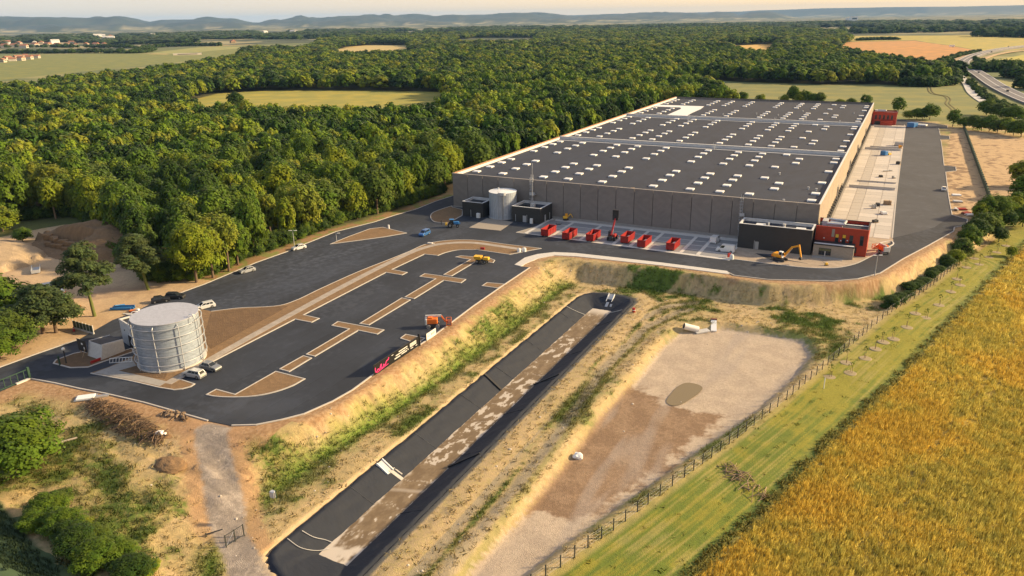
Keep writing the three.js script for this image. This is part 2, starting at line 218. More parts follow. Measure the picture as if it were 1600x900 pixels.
const GLADE = [[-385.44, -1732.97], [-367.78, -1847.63], [-303.44, -1974.26], [-204.82, -1370.48], [-218.56, -1246.13]];
const GLADE_B = [[-1347.4, -1634], [-1428.09, -1891.87], [-1275.08, -1866.05], [-872.3, -1275.71], [-905.28, -1159.52], [-939.88, -1129.81]], GLADE_C = [[-1500.41, -2439.83], [-1479.37, -2687.18], [-1244.66, -2650.35], [-861.05, -1833.42], [-1003.93, -1691.98]];
const inForest = (x, z) => inPoly(FOREST, x, z) && !inPoly(GLADE_B, x, z) && !inPoly(GLADE_C, x, z) && !inPoly(MEADOW, x, z) && !inPoly(GLADE, x, z);
const SKY_A = [[-1.2730, 0.01412], [-1.1436, 0.00949], [-1.0376, 0.01131], [-1.0032, 0.00963], [-0.9484, 0.00828], [-0.9226, 0.00996], [-0.9133, 0.00781], [-0.8942, 0.00344], [-0.8839, 0.00535], [-0.8499, 0.00555], [-0.8324, 0.00670], [-0.8079, 0.00565], [-0.7798, 0.00094], [-0.7576, 0.00347], [-0.7276, 0.00665], [-0.7053, 0.00487], [-0.6748, 0.00662], [-0.6285, 0.00668], [-0.5895, 0.00685], [-0.5501, 0.00552], [-0.5025, 0.00629], [-0.4469, 0.00693], [-0.4151, 0.00493], [-0.3914, 0.00232], [-0.3520, 0.00393], [-0.2746, 0.00488], [-0.2480, 0.00370], [-0.2366, 0.00205], [-0.2218, 0.00471], [-0.2031, 0.00295], [-0.1955, -0.00006], [-0.1848, 0.00264], [-0.1631, 0.00369], [-0.1268, -0.00328], [-0.0986, -0.00580], [-0.0514, -0.00442], [0.0065, -0.00395], [0.0957, -0.00341], [0.2901, -0.00214]];
const SKY_B = [[-1.2760, 0.00266], [-0.7800, -0.00121], [-0.3130, 0.00330], [-0.2069, 0.00373], [-0.1632, 0.00476], [-0.1069, 0.00619], [-0.0267, 0.00600], [0.0358, 0.00539], [0.0942, 0.00543], [0.2886, 0.00435]];
const ridge = (P, a) => { if (a <= P[0][0]) return P[0][1]; for (let i = 1; i < P.length; i++) if (a < P[i][0]) { const t = (a - P[i - 1][0]) / (P[i][0] - P[i - 1][0]); return lerp(P[i - 1][1], P[i][1], t * t * (3 - 2 * t)); } return P[P.length - 1][1]; };
const rill = (x, z, dl) => { const s = z < -180 || x > -60 ? x : z; return nz2(s * 0.5 + 3, dl * 0.1) + 0.6 * nz2(s * 1.3, dl * 0.16); };
function height(x, z) {
  const r = Math.hypot(x, z);
  if (x > X0 - 5 && x < X1 + 5 && z > Z0 - 5 && z < Z1 + 5) {
    const dp = fPad.at(x, z), dl = fLow.at(x, z), n = fbm(x * 0.05, z * 0.05, 3), n2 = fbm(x * 0.3, z * 0.3, 3);
    let h = 0;
    if (dp > 0) { const t = dl <= 0 ? 1 : dp / (dp + dl); h = LOWY * lerp(t, ss(0, 1, t), 0.5); }
    const free = ss(0.5, 5, fAsp.at(x, z)), bank = Math.sin(Math.PI * clamp(-h / 4.5)) * free;
    h += free * (n2 * 0.1 + n * 0.2) + bank * (n2 * 0.4 + rill(x, z, dl) * 0.42);
    // banks left by the diggers beside the two basins
    if (dl < 3) {
      const rim = fRim.at(x, z), dd = fDirt.at(x, z), tr = fTrack.at(x, z);
      h += 0.3 * Math.exp(-Math.pow((rim - 3.6) / 1.6, 2)) * (x > -62 ? 1 : 0.35) * (0.7 + 0.5 * n2) * ss(0, 3, tr);
      const west = ss(-30, -42, x);
      h += 0.5 * Math.exp(-Math.pow((dd - 2.6) / 1.3, 2)) * (0.35 + 0.65 * west) * (0.8 + 0.5 * n2);
      h = lerp(h, -5.5 + 0.12 * n + 0.05 * n2, 1 - ss(-0.3 + n2 * 0.5, 1.3 + n2 * 0.6, dd));
      if (rim < 0.2) h = lerp(h, LOWY - 4.6, ss(0.2, -0.6, rim)); else if (rim < 1.2) h = lerp(LOWY, h, ss(0.2, 1.2, rim));
      const wd = fWheat.at(x, z); h -= 0.15 * Math.exp(-Math.pow((wd - 1.5) / 1.4, 2));
    }
    if (fAsp.at(x, z) < 0.6) h = Math.min(h, -0.06) - 0.03;
    if (z > -60 && x < -100) h += 0;
    const edge = Math.min(x - X0, X1 - x, Z1 - z, z - Z0); // calm towards the edge of the near ground
    const far = x > 60 || z > -60 ? (LOWY * (dl < 0 ? 1 : 0)) : 0;
    return edge < 8 ? lerp(far * 1 + (h - far) * 0.4, h, ss(0, 8, edge)) : h;
  }
  let h = x > -80 && inPoly(LOW, x, z) && r < 2000 ? LOWY : 0;
  h += 3 * nz2(x * 0.0011, z * 0.0011) * ss(800, 2500, r) - 1.5 * ss(600, 1500, r);
  if (r > 8000) {
    const a = Math.atan2(x, -z), ha = 64 + 18000 * ridge(SKY_A, a), hb = 64 + 24000 * ridge(SKY_B, a), rough = fbm(x * 0.0006, z * 0.0006, 5);
    const f1 = ss(10500, 18000, r + rough * 2600) * (1 - 0.8 * ss(18800, 20500, r)), f2 = ss(20800, 24000, r) * (1 - 0.3 * ss(24300, 25500, r));
    const a1 = Math.max(0, ha - 6) * Math.pow(f1, 1.35);
    h += a1 * (1 + 0.25 * rough * (1 - Math.abs(2 * clamp((r - 5200) / 3800) - 1) * 0)) * (f1 > 0.98 ? 1 : 0.92) + Math.max(0, hb) * f2;
    if (r > 17300 && r < 18800) h = Math.min(h, ha); 
  }
  return h;
}
// colours of the near ground (what the ground is, not how it is lit)
const C = { straw: [0.44, 0.325, 0.145], sand: [0.485, 0.35, 0.185], soil: [0.32, 0.185, 0.085], brown: [0.21, 0.125, 0.065], green: [0.1, 0.16, 0.018], moss: [0.21, 0.21, 0.05], pale: [0.5, 0.42, 0.34], track: [0.25, 0.21, 0.175], strip: [0.26, 0.235, 0.024], stripG: [0.13, 0.17, 0.017], wheat: [0.5, 0.34, 0.06], field: [0.05, 0.085, 0.035], wood: [0.06, 0.06, 0.022] };
const BROWN = [[-50.53, -114.8], [-50.81, -125.49], [-44.59, -130.57], [-36.92, -131.45], [-33.83, -125.44], [-30.05, -125.06], [-22.72, -126.68], [-22.49, -118.11], [-28.54, -97.46], [-31.7, -86.42], [-37.35, -87.86], [-41.56, -86.69], [-46.11, -100.05]];
const benchA = [[-47, -45], [-47.2, -70], [-48, -92], [-48.9, -115], [-50.5, -135], [-49.3, -160], [-45, -174], [-36, -182], [-20, -184]];
const fBench = new Field(benchA, false);
function ground(x, z) {
  const n = fbm(x * 0.035, z * 0.035, 4), n2 = fbm(x * 0.16, z * 0.16, 4), n3 = fbm(x * 0.9, z * 0.9, 3), f = nz2(x * 3.1, z * 3.1) + nz2(x * 6.3, z * 5.7) * 0.7;
  const da = fAsp.at(x, z); if (da < -2) return C.soil;
  const dl = fLow.at(x, z), dp = fPad.at(x, z), rim = fRim.at(x, z), dd = fDirt.at(x, z);
  let c = mixc(C.straw, C.sand, ss(-0.25, 0.3, n2 + n3 * 0.4)); c = mixc(c, [0.31, 0.245, 0.12], 0.7 * ss(0.1, 0.45, fbm(x * 0.55 + 50, z * 0.55, 3) + n2 * 0.3));
  const gx = z > -84 && x < -86 ? 0.22 : 0;
  c = mixc(c, C.moss, 0.8 * ss(-0.15, 0.4, n + n2 * 0.5 + n3 * 0.3 + gx * 0.9));
  c = mixc(c, C.green, 0.85 * ss(0.22, 0.5, n * 0.9 + n2 * 0.5 + n3 * 0.4 + gx * 0.5));
  if (x < -60 && dl < 12 && da > 0) { // green at the foot of the bank beside the car park
    const foot = Math.exp(-Math.pow((dl + 0.3 + n2 * 2.5) / 2.4, 2)) * ss(-66, -72, x) * ss(-184, -178, z) * (x < -90 ? 0.15 : 1);
    c = mixc(c, mixc([0.13, 0.205, 0.022], C.moss, ss(-0.2, 0.7, n3)), clamp(foot * (1.15 + n2 * 1.2 + n3 * 0.6)));
    const foot2 = ss(2.5, 0, Math.abs(dl + 2.2)) * ss(-82, -74, x);
    c = mixc(c, C.sand, foot2 * 0.5);
  }
  if (dl < 14 && x > -70 && z < -176 && z > -230 && da > 0) c = mixc(c, C.green, 0.9 * ss(0.12, 0.42, n * 1.2 + n2 * 0.7 + 0.1 * ss(6, 0, Math.abs(dl - 1))));
  if (dl < 2) { // the bench between the basins
    if (x > -56 && x < -40 && rim > 0) {
      const b = fBench.at(x, z);
      const bank = ss(7, 4.5, rim);
      c = mixc(c, mixc(C.sand, C.straw, ss(-0.2, 0.4, n3)), bank * 0.85);
      c = mixc(c, mixc(C.green, C.moss, ss(-0.4, 0.5, n2)), 0.9 * ss(0.85, 0.2, Math.abs(b) + n3 * 0.4) * 1.05);
      c = mixc(c, [0.3, 0.25, 0.17], 0.8 * ss(1.4, 0.5, Math.abs(b - 2.0)) * (x > -50 ? 1 : 0));
      c = mixc(c, C.moss, 0.7 * ss(0.9, 0.2, Math.abs(b - 3.6) + n3 * 0.5) * (x > -50 ? 1 : 0));
    }
    c = mixc(c, [0.5, 0.38, 0.22], ss(2.2, 1.2, Math.abs(dd - 1.8 + n3)) * (x < -30 ? 0.2 : 0.1) * (dd > -1 ? 1 : 0));
    c = mixc(c, mixc(C.sand, C.pale, 0.3), 0.8 * ss(1.8, 0.6, rim + n3 * 0.5) * (rim > -1 ? 1 : 0));
  }
  if (dd < 1) { // dry basin
    const bs = sdf(BROWN, x, z);
    const m = ss(1.2, -1.2, bs + n * 5 + n2 * 3.5 + n3);
    let b = mixc([0.41, 0.325, 0.24], [0.47, 0.375, 0.275], ss(-0.4, 0.4, n2)); b = mixc(b, mixc(C.brown, [0.27, 0.17, 0.095], ss(-0.3, 0.4, n2 + n3 * 0.5)), m * 0.9); b = mixc(b, [0.36, 0.3, 0.25], 0.5 * ss(0.1, 0.5, fbm(x * 0.1 + 40, z * 0.02, 3)));
    c = mixc(c, b, ss(0.6 + n3 * 0.8, -0.6 + n3 * 0.6, dd));
  }
  const st = fStrip.at(x, z), wd = fWheat.at(x, z);
  if (st < 2) {
    const ff = fFence.at(x, z), row = Math.sin(ff * 3.1 + n * 2) * 0.5 + nz2(ff * 1.7, z * 0.02 + x * 0.02);
    let b = mixc(C.stripG, C.strip, ss(-0.5, 0.5, row * 0.6 + n2 * 0.8 + lerp(-0.15, 0.6, ss(-105, -160, z + n * 25)))); b = mixc(b, [0.36, 0.3, 0.11], 0.45 * ss(0.2, 0.7, row * 0.5 + n)); b = mixc(b, C.straw, 0.5 * ss(1.6, 0.6, ff));
    b = mixc(b, [0.11, 0.16, 0.03], 0.7 * ss(3.2, 1.0, wd + n3)); c = mixc(c, b, ss(0.6, -0.4, st));
  }
  if (wd < 1) c = mixc(c, mixc(C.wheat, [0.3, 0.22, 0.05], ss(-0.3, 0.4, n2)), ss(0.6, -0.6, wd));
  const hf = fHF.at(x, z); if (hf < 1) { const row = Math.sin((x * 0.8 + z * 0.6) * 4.2); c = mixc(c, mixc(C.field, [0.075, 0.115, 0.05], 0.5 + 0.5 * row), ss(0.5, -0.5, hf)); }
  if (x < -86 && z > -84 && da > 0) { // beside the access road, bottom left
    const sh = ss(7.5 + n2 * 3, 3 + n2 * 2, da); c = mixc(c, mixc(C.soil, [0.4, 0.25, 0.13], ss(-0.3, 0.4, n3)), sh);
  }
  const tr = fTrack.at(x, z);
  c = mixc(c, [0.4, 0.24, 0.12], 0.85 * ss(3.2, 1.6, tr + n3) * (x < -70 ? 1 : 0) * ss(-55, -62, z)); c = mixc(c, mixc(C.track, C.pale, ss(-0.1, 0.6, n2 + n3 * 0.4) * 0.4), ss(0.5 + n3 * 0.5, -0.5 + n3 * 0.4, tr));
  if (da > 0 && da < 6 && x > -100 && z < -84 + 0) c = mixc(c, mixc(C.soil, [0.4, 0.26, 0.14], ss(-0.3, 0.4, n3)), ss(4.2 + n2 * 2.4, 2 + n2 * 2, da) * (x < 15 || z > -270 ? 1 : 0.4));
  const ya = fYard.at(x, z); if (ya < 3) c = mixc(c, mixc([0.5, 0.35, 0.2], [0.4, 0.27, 0.16], ss(-0.1, 0.5, n + n2 * 0.5)), ss(2 + n2 * 3, -1 + n2 * 3, ya));
  const sa = fSand.at(x, z); if (sa < 3) { let b = mixc([0.5, 0.34, 0.18], [0.42, 0.28, 0.15], ss(-0.2, 0.5, n2)); b = mixc(b, C.brown, 0.75 * ss(0.12, 0.25, n2 + n * 0.4 + 0.35 * ss(9, 2, da) - 0.2)); c = mixc(c, b, ss(2, -1, sa)); }
  if (x < -100 && z < -100 && ya > 1 && da > 0) { // woodland floor, with grass and bare sand along its edge
    const verge = ss(7, 3, da); let b = mixc(C.wood, [0.12, 0.13, 0.035], ss(-0.2, 0.5, n)); if (z > -175 && x < -200) b = mixc(b, [0.13, 0.15, 0.035], 0.6);
    if (x > -164 && z < -240) b = mixc([0.42, 0.29, 0.14], C.moss, ss(-0.1, 0.4, n2 + n)); c = mixc(b, mixc(C.soil, C.moss, ss(0.1, 0.4, n2 + 0.2)), verge * (z < -240 ? 0 : 0.9));
  }
  const onBank = dp > 0.5 && dl > 0.2 && dl < 16 && dd > 1 ? 0.16 * rill(x, z, dl) + 0.1 * nz2(x * 1.8, z * 1.8) : 0, k = 1 + 0.11 * f + 0.14 * n3 + onBank; return [c[0] * k, c[1] * k, c[2] * k];
}
const siteT = paint(2048, 2048, (u, v) => ground(lerp(X0, X1, u), lerp(Z0, Z1, v)));
siteT.wrapS = siteT.wrapT = THREE.ClampToEdgeWrapping;
function sheet(nu, nv, f) { // f(i, j) -> [x, y, z, u, v]
  const p = new Float32Array((nu + 1) * (nv + 1) * 3), uv = new Float32Array((nu + 1) * (nv + 1) * 2), ix = new Uint32Array(nu * nv * 6);
  for (let j = 0, k = 0; j <= nv; j++) for (let i = 0; i <= nu; i++, k++) { const q = f(i, j); p.set(q.slice(0, 3), k * 3); uv.set(q.slice(3, 5), k * 2); }
  for (let j = 0, k = 0; j < nv; j++) for (let i = 0; i < nu; i++, k += 6) { const a = j * (nu + 1) + i, b = a + 1, c = a + nu + 1, d = c + 1; ix.set([a, c, b, b, c, d], k); }
  const g = new THREE.BufferGeometry(); g.setAttribute('position', new THREE.BufferAttribute(p, 3)); g.setAttribute('uv', new THREE.BufferAttribute(uv, 2)); g.setIndex(new THREE.BufferAttribute(ix, 1)); g.computeVertexNormals(); return g;
}
const siteB = rep(grassBump, 1); siteB.repeat.set((X1 - X0) / 7, (Z1 - Z0) / 7);
struct('ground', sheet(430, 500, (i, j) => { const x = lerp(X0, X1, i / 430), z = lerp(Z0, Z1, j / 500); return [x, height(x, z), z, i / 430, j / 500]; }), mat(1, 1, 1, 0.95, { map: siteT, bumpMap: siteB, bumpScale: 0.1 }));

// the country round it: fields as far as 3 km, then plain and hills
const FIELDS = [
  [[0.17, 0.18, 0.06], [[-239.37, -837.91], [-67.38, -808.09], [38.62, -845.8], [46.21, -904.72], [45.76, -724.35], [50.18, -651.1], [55.64, -463.46], [200, -440], [-60, -545], [-150, -545]]],
  [[0.36, 0.29, 0.05], [[32.99, -814.75], [44.87, -871.01], [43.16, -746.46], [36.28, -710.38], [31.9, -742.97]]],
  [[0.27, 0.25, 0.045], MEADOW.map((p) => p)], [[0.5, 0.33, 0.1], GLADE], [[0.42, 0.34, 0.14], GLADE_B], [[0.36, 0.32, 0.12], GLADE_C],
  [[0.42, 0.22, 0.075], [[-178.74, -1868.34], [-147.75, -2157.67], [-5.5, -2223.53], [110.37, -1566.57], [41.89, -1302.63], [-32.98, -1290.85], [-100.05, -1496.55]]],
  [[0.34, 0.29, 0.07], [[-170, -2354.39], [-175.42, -2958.29], [189.2, -2943.77], [357.3, -2289.03], [224.31, -1801.75], [111.18, -1579.37], [-5.67, -2250.19], [-146.62, -2183.39]]],
  [[0.36, 0.33, 0.07], [[218.51, -1600.84], [154.45, -1499.06], [95.75, -1276.68], [81.44, -1166.61], [117.14, -1108.02], [177.82, -1097.32]]],
  [[0.16, 0.18, 0.05], [[-1351.91, -519.66], [-2894.07, -1131.8], [-2007.63, -1163.41], [-1970.21, -1236.34], [-1841.71, -1285.8], [-1666.54, -1287.47], [-1560.93, -1282.65], [-1659.84, -1618.96], [-1287.83, -1253.54], [-1153.53, -868.81], [-1062.74, -608.71]]],
  [[0.4, 0.29, 0.13], [[-1413.59, -814.67], [-1563, -951.92], [-1484.06, -965.82], [-1410.68, -892.96]]],
  [[0.28, 0.27, 0.08], [[-2343.72, -1397.25], [-2434.59, -1531.21], [-2271.98, -1589.48], [-2256.87, -1748.26], [-2009.52, -1555.19], [-1959.08, -1387.27], [-2068.94, -1299.03]]],
  [[0.25, 0.26, 0.09], [[-1684.13, -1337.63], [-1849.42, -1609.83], [-1851.71, -1706.08], [-1763.97, -1708.77], [-1477.12, -1429.03], [-1486.08, -1291.12]]],
  [[0.45, 0.34, 0.15], [[-1657.6, -1271.71], [-1635.69, -1307.81], [-1486.08, -1291.12], [-1366.55, -1186.27], [-1498.76, -1197.23]]],
  [[0.42, 0.32, 0.14], [[-2630.89, -2140.84], [-3114.24, -2719.3], [-3027.44, -3049.76], [-2511.97, -2849.25], [-2022.63, -2257.63], [-1882.63, -1864.78], [-1931.93, -1755.26], [-2199.78, -1864.12]]],
  [[0.46, 0.36, 0.16], [[-1444.09, -1765.78], [-1428.09, -1891.87], [-1352.72, -1791.58], [-1340, -1677.29]]],
  [[0.42, 0.37, 0.12], [[267.24, -8393.39], [1034.7, -10724], [1311.36, -8623.66], [789.54, -6299.24], [237.41, -6188.34]]],
];
const CX0 = -3100, CX1 = 1500, CZ0 = -4300, CZ1 = 300;
const rows = (x, z) => Math.sin((x * 0.35 + z * 0.94) * 0.16 + nz2(x * 0.004, z * 0.004) * 2) * 0.02;
function country(x, z) {
  const n = fbm(x * 0.004, z * 0.004, 4), n2 = fbm(x * 0.03, z * 0.03, 4), n3 = nz2(x * 0.2, z * 0.2);
  let c = mixc([0.12, 0.14, 0.045], [0.3, 0.27, 0.1], ss(-0.1, 0.5, n)), hit = false;
  for (const [col, p] of FIELDS) if (inPoly(p, x, z)) { c = mixc(col, [col[0] * 1.25, col[1] * 1.1, col[2] * 0.9], ss(-0.3, 0.5, n2 + rows(x, z) * 4)); hit = true; break; }
  if (!hit && z > -100 && inPoly(HEDGEFIELD, x, z)) c = C.field;
  else if (!hit && inPoly(FOREST, x, z)) c = C.wood;
  if (!hit && z > -560 && x > -60 && inPoly(WHEAT, x, z)) c = mixc(C.wheat, [0.3, 0.18, 0.035], 0.5);
  const k = 1 + 0.1 * n2 + 0.06 * n3 + rows(x, z); return [c[0] * k, c[1] * k, c[2] * k];
}
const countryT = paint(1400, 1400, (u, v) => country(lerp(CX0, CX1, u), lerp(CZ0, CZ1, v)));
countryT.wrapS = countryT.wrapT = THREE.ClampToEdgeWrapping;
const PER = 1000, ringPt = (k, D) => { // points on a rounded frame D outside the near ground
  const a = (k / PER) * 2 * Math.PI, c = Math.cos(a), s = Math.sin(a), w = (X1 - X0) / 2 - 4, h = (Z1 - Z0) / 2 - 4, m = 1 / Math.max(Math.abs(c) / w, Math.abs(s) / h); return [(X0 + X1) / 2 + c * (m + D), (Z0 + Z1) / 2 + s * (m + D)];
};
const D1 = Array.from({ length: 61 }, (_, i) => (i === 0 ? 0 : 6 * Math.pow(1 + 0.103, i) - 4)).filter((d) => d < 2400);
struct('farmland', sheet(PER, D1.length - 1, (i, j) => { const [x, z] = ringPt(PER - i, D1[j]); return [x, height(x, z) - (j === 0 ? 0.25 : j < 3 ? 0.12 : 0), z, (x - CX0) / (CX1 - CX0), (z - CZ0) / (CZ1 - CZ0)]; }), mat(1, 1, 1, 0.95, { map: countryT }));
{
  const N = 74, D2 = Array.from({ length: N + 1 }, (_, i) => lerp(D1[D1.length - 1], 25500, Math.pow(i / N, 1.35))), g = sheet(PER, N, (i, j) => { const [x, z] = ringPt(PER - i, D2[j]); return [x, height(x, z), z, x / 500, z / 500]; });
  const p = g.attributes.position, col = new Float32Array(p.count * 3);
  for (let i = 0; i < p.count; i++) {
    const x = p.getX(i), y = p.getY(i), z = p.getZ(i), a = nz2(x * 0.0016, z * 0.0016) + 0.6 * nz2(x * 0.005, z * 0.005), b = nz2(x * 0.0035 + 9, z * 0.0035);
    let c = mixc([0.035, 0.05, 0.02], [0.38, 0.32, 0.16], ss(0.0, 0.45, a) * (y > 60 ? 0.3 : 0.85)); c = mixc(c, [0.1, 0.12, 0.06], 0.6 * ss(0, 0.6, b)); if (y > 25) c = mixc(c, [0.028, 0.042, 0.034], 0.75);
    if (x > 100) c = mixc(c, [0.2, 0.17, 0.06], 0.4); col.set(c, i * 3);
  }
  g.setAttribute('color', new THREE.BufferAttribute(col, 3)); struct('hills', g, mat(1, 1, 1, 1, { vertexColors: true }));
}

// ---------------------------------------------------------------- asphalt, kerbs, islands, paths
struct('asphalt', [slab(ASPHALT, 0, 0.3)], M.asphalt);
const TRUCKYARD = [[0.62, -358.19], [-0.18, -500.56], [8.21, -530.88], [16.84, -530.89], [17.9, -511.64], [18.15, -470.15], [18.09, -382.9], [18.23, -366.97], [18.11, -316.33], [18.24, -284.99], [12.93, -266.52], [5.86, -254.34], [1.45, -247.69]];
struct('truck_yard', flat(TRUCKYARD, 0.012), M.asphaltGrey);
const kerbLine = (pts, closed = false, w = 0.28, h = 0.13) => struct('kerb', strip(pts, w, -0.05, h, closed), M.kerb);
kerbLine(ROAD_TOP.slice(6)); kerbLine(ROAD_TOP.slice(0, 4)); kerbLine(ROAD_LOW.slice(1, 7)); kerbLine(ROAD_LOW.slice(7, 18));
kerbLine(ROAD_LOW.slice(25)); struct('kerb', strip([[0.62, -358.19], [-0.18, -500.56], [-0.05, -521.57]], 0.4, -0.05, 0.1), M.kerb); struct('kerb', strip([[1.45, -247.69], [1.08, -294.64], [0.62, -358.19]], 0.4, -0.05, 0.1), M.kerb);
struct('pavement', slab([[-90.56, -177.3], [-90.85, -184.33], [-88.98, -188.89], [-85.38, -192.58], [-79.27, -194.27], [-67.85, -194.96], [-54.14, -195.58], [-36.56, -195.52], [-35.44, -193.38], [-36.05, -193.11], [-53.41, -193.08], [-66.84, -192.13], [-78.08, -191.39], [-84.1, -189.71], [-87.15, -184.99], [-88.17, -179.65], [-88.31, -176.74]], 0.14, 0.3), M.concretePale);
let soilN = 0;
function island(pts, label, closedSmooth) { // kerb round a bed of soil
  const o = thing('kerbed_bed', label, 'planting bed'); soilN++;
  mesh('soil', [slab(offsetLine(pts, 0, true), 0.09, 0.12)], M.soil, o); mesh('kerb_edge', [strip(pts, 0.26, 0, 0.14, true)], M.kerb, o); return o;
}
const curve = (a) => smoothLine(a, 5);
island([[-107.01, -84.76], [-107.01, -87.01], [-102.23, -87.02], [-102.36, -97.56], [-95.03, -97.47], ...curve([[-95.03, -97.47], [-95.21, -94.01], [-96.63, -90.5], [-98.82, -87.94], [-102.06, -86.01], [-105.23, -84.92], [-107.01, -84.76]]).slice(1, -1)], 'long curved soil bed at the near end of the car park');
island([[-102.44, -98.78], [-99.97, -98.68], [-100.26, -105.37], [-102.48, -105.52]], 'short soil bed between the curved bed and the long bed in the car park');
island([[-102.42, -106.41], [-100.23, -106.4], [-100.68, -121.16], [-95.58, -121.16], [-95.7, -123.67], [-108.09, -123.28], [-107.79, -120.91], [-102.95, -120.91]], 'soil bed shaped like a T in the middle of the car park');
island([[-102.79, -124.47], [-100.49, -124.7], [-101.12, -141.94], [-103.75, -142.21]], 'straight soil bed beyond the near T-shaped bed in the car park');
island([[-103.42, -143.11], [-100.77, -143.08], [-101.46, -157.77], [-96.3, -157.89], [-96.58, -160.83], [-108.95, -160.44], [-108.87, -157.84], [-103.99, -158.04]], 'soil bed shaped like a T near the far end of the car park');
island([[-103.89, -161.84], [-101.45, -161.77], [-101.83, -176.42], [-96.89, -176.37], [-97.52, -178.68], [-99.71, -179.69], [-108.31, -178.54], [-109.19, -176.79], [-104.1, -176.39]], 'soil bed under the yellow dumper at the far end of the car park');
island([[-89.64, -121.42], [-89.84, -123.63], [-84.89, -123.62], [-84.87, -120.65]], 'short soil bed beside the black hoarding');
island([[-90.16, -158.23], [-90.24, -160.91], [-85.45, -161.72], [-85.72, -158.38]], 'short soil bed at the bank side of the car park');
// the verge with a path between the access road and the car park
const vergeTop = curve([[-139.72, -115.73], [-135.47, -119.99], [-127.7, -125.43], [-126.47, -129.84], [-126.63, -138.95], [-126.42, -154.34], [-125.17, -168.28], [-124.59, -176.14], [-124.17, -184.78], [-120.31, -190.72], [-113.24, -194.23], [-102.12, -194.19], [-90.41, -194.6]]);
const vergeLow = [[-90.41, -194.6], [-92.49, -191.53], [-96.26, -185.3], [-107.26, -185.66], ...curve([[-107.26, -185.66], [-112.29, -183.06], [-114.21, -179.36], [-114.74, -176]]).slice(1), [-119, -175.48], [-119.27, -159.7], [-113.99, -159.35], [-114, -156.97], [-119.23, -156.99], [-118.14, -123.19], [-113.33, -123], [-113.29, -120.46], [-118.11, -120.36], [-117.3, -95.06], [-117.63, -92.62]];
struct('verge', slab([[-146.34, -115.93], ...vergeTop, ...vergeLow.slice(1), [-117.11, -87.09], [-112.53, -86.86], [-113.01, -84.47], [-114.98, -83.25], [-125.66, -82.61], [-135.09, -81.56], [-134.24, -84.83], [-134.35, -90.46], [-144.44, -103.54]], 0.1, 0.25), M.soil);
struct('kerb', strip(vergeTop, 0.26, 0, 0.14), M.kerb);
struct('kerb', strip([...vergeLow, [-117.11, -87.09], [-112.53, -86.86], [-112.33, -85.79], [-113.01, -84.47], [-114.1, -83.52], [-117.29, -83.02], [-125.54, -82.52], [-134.96, -81.47]], 0.26, 0, 0.14), M.kerb);
struct('path', strip(curve([[-117.31, -84.76], [-118.1, -92.72], [-118.8, -99.11], [-119.91, -110.06], [-120.66, -118.75], [-122.45, -141.38], [-123.53, -165.05], [-123.09, -178.96], [-120.05, -186.6], [-112.73, -191.37], [-102.93, -191.59], [-94.18, -191.13]]), 1.9, 0.05, 0.125), M.path);
struct('paving', slab([[-134.52, -81.83], [-134.01, -84.94], [-133.77, -89.7], [-130.36, -87.95], [-123.01, -85.07], [-117.99, -85.33], [-117.73, -83.39], [-125.91, -82.8]], 0.118, 0.05), M.concreteDull);
struct('bare_soil', slab([[-130.79, -84.53], [-129.6, -87.66], [-121.02, -87.86], [-119.59, -86.07], [-123.01, -85.07]], 0.14, 0.05), M.soilDark);
struct('bare_soil', slab([[-139.06, -115.12], [-134.82, -119.36], [-127.64, -124.51], [-125.43, -126.47], [-124.58, -120.44], [-123.59, -109.94], [-122.41, -99.9], [-128.22, -103.1]], 0.13, 0.06), M.soilDark);
const tri = thing('kerbed_bed', 'triangular soil island splitting the access road near the warehouse', 'traffic island');
{ const p = [[-151.2, -172.77], [-151.45, -181.72], [-150.99, -192.04], [-148.33, -195.4], [-143.93, -194.27], [-137.04, -192.62], [-140.94, -185.96], [-145.87, -179.4]]; mesh('soil', [slab(p, 0.1, 0.12)], M.soil, tri); mesh('kerb_edge', [strip(p, 0.28, 0, 0.15, true)], M.kerb, tri); }
{ const p = [...curve([[-131.34, -208.69], [-136.2, -208.41], [-140.94, -212.99], [-143.81, -218.69], [-143.94, -224.85], [-143.12, -230.56]]), [-142, -229], [-136.43, -227.03], [-132.35, -219.66]], o = thing('kerbed_bed', 'rounded soil bed at the left corner of the warehouse', 'planting bed'); mesh('soil', [slab(p, 0.1, 0.12)], M.soil, o); mesh('kerb_edge', [strip(p, 0.28, 0, 0.15, true)], M.kerb, o); }
{ const p = [[-146.12, -81.23], [-147.13, -82.43], [-146.87, -86], [-145.94, -87.49], [-139.6, -87.31], [-138.14, -92.92], [-136.12, -92.43], [-137.62, -85.88], [-138, -83.06], [-141.02, -81.33]], o = thing('kerbed_bed', 'soil island in front of the white gatehouse', 'traffic island'); mesh('soil', [slab(p, 0.1, 0.12)], M.soilDark, o); mesh('kerb_edge', [strip(p, 0.28, 0, 0.15, true)], M.kerb, o); mesh('red_barrier', [beam(V(...[[-138.92, -84.27]].map((q) => [q[0], 0.35, q[1]])[0]), V(...[[-138.45, -90.28]].map((q) => [q[0], 0.35, q[1]])[0]), 0.25, 0.5)], M.red, o); }
struct('asphalt_ramp', flat([[-137.33, -80.82], [-135.33, -81.45], [-135, -90.5], [-137.27, -92.25], [-138.09, -83.68]], 0.012), M.asphalt);
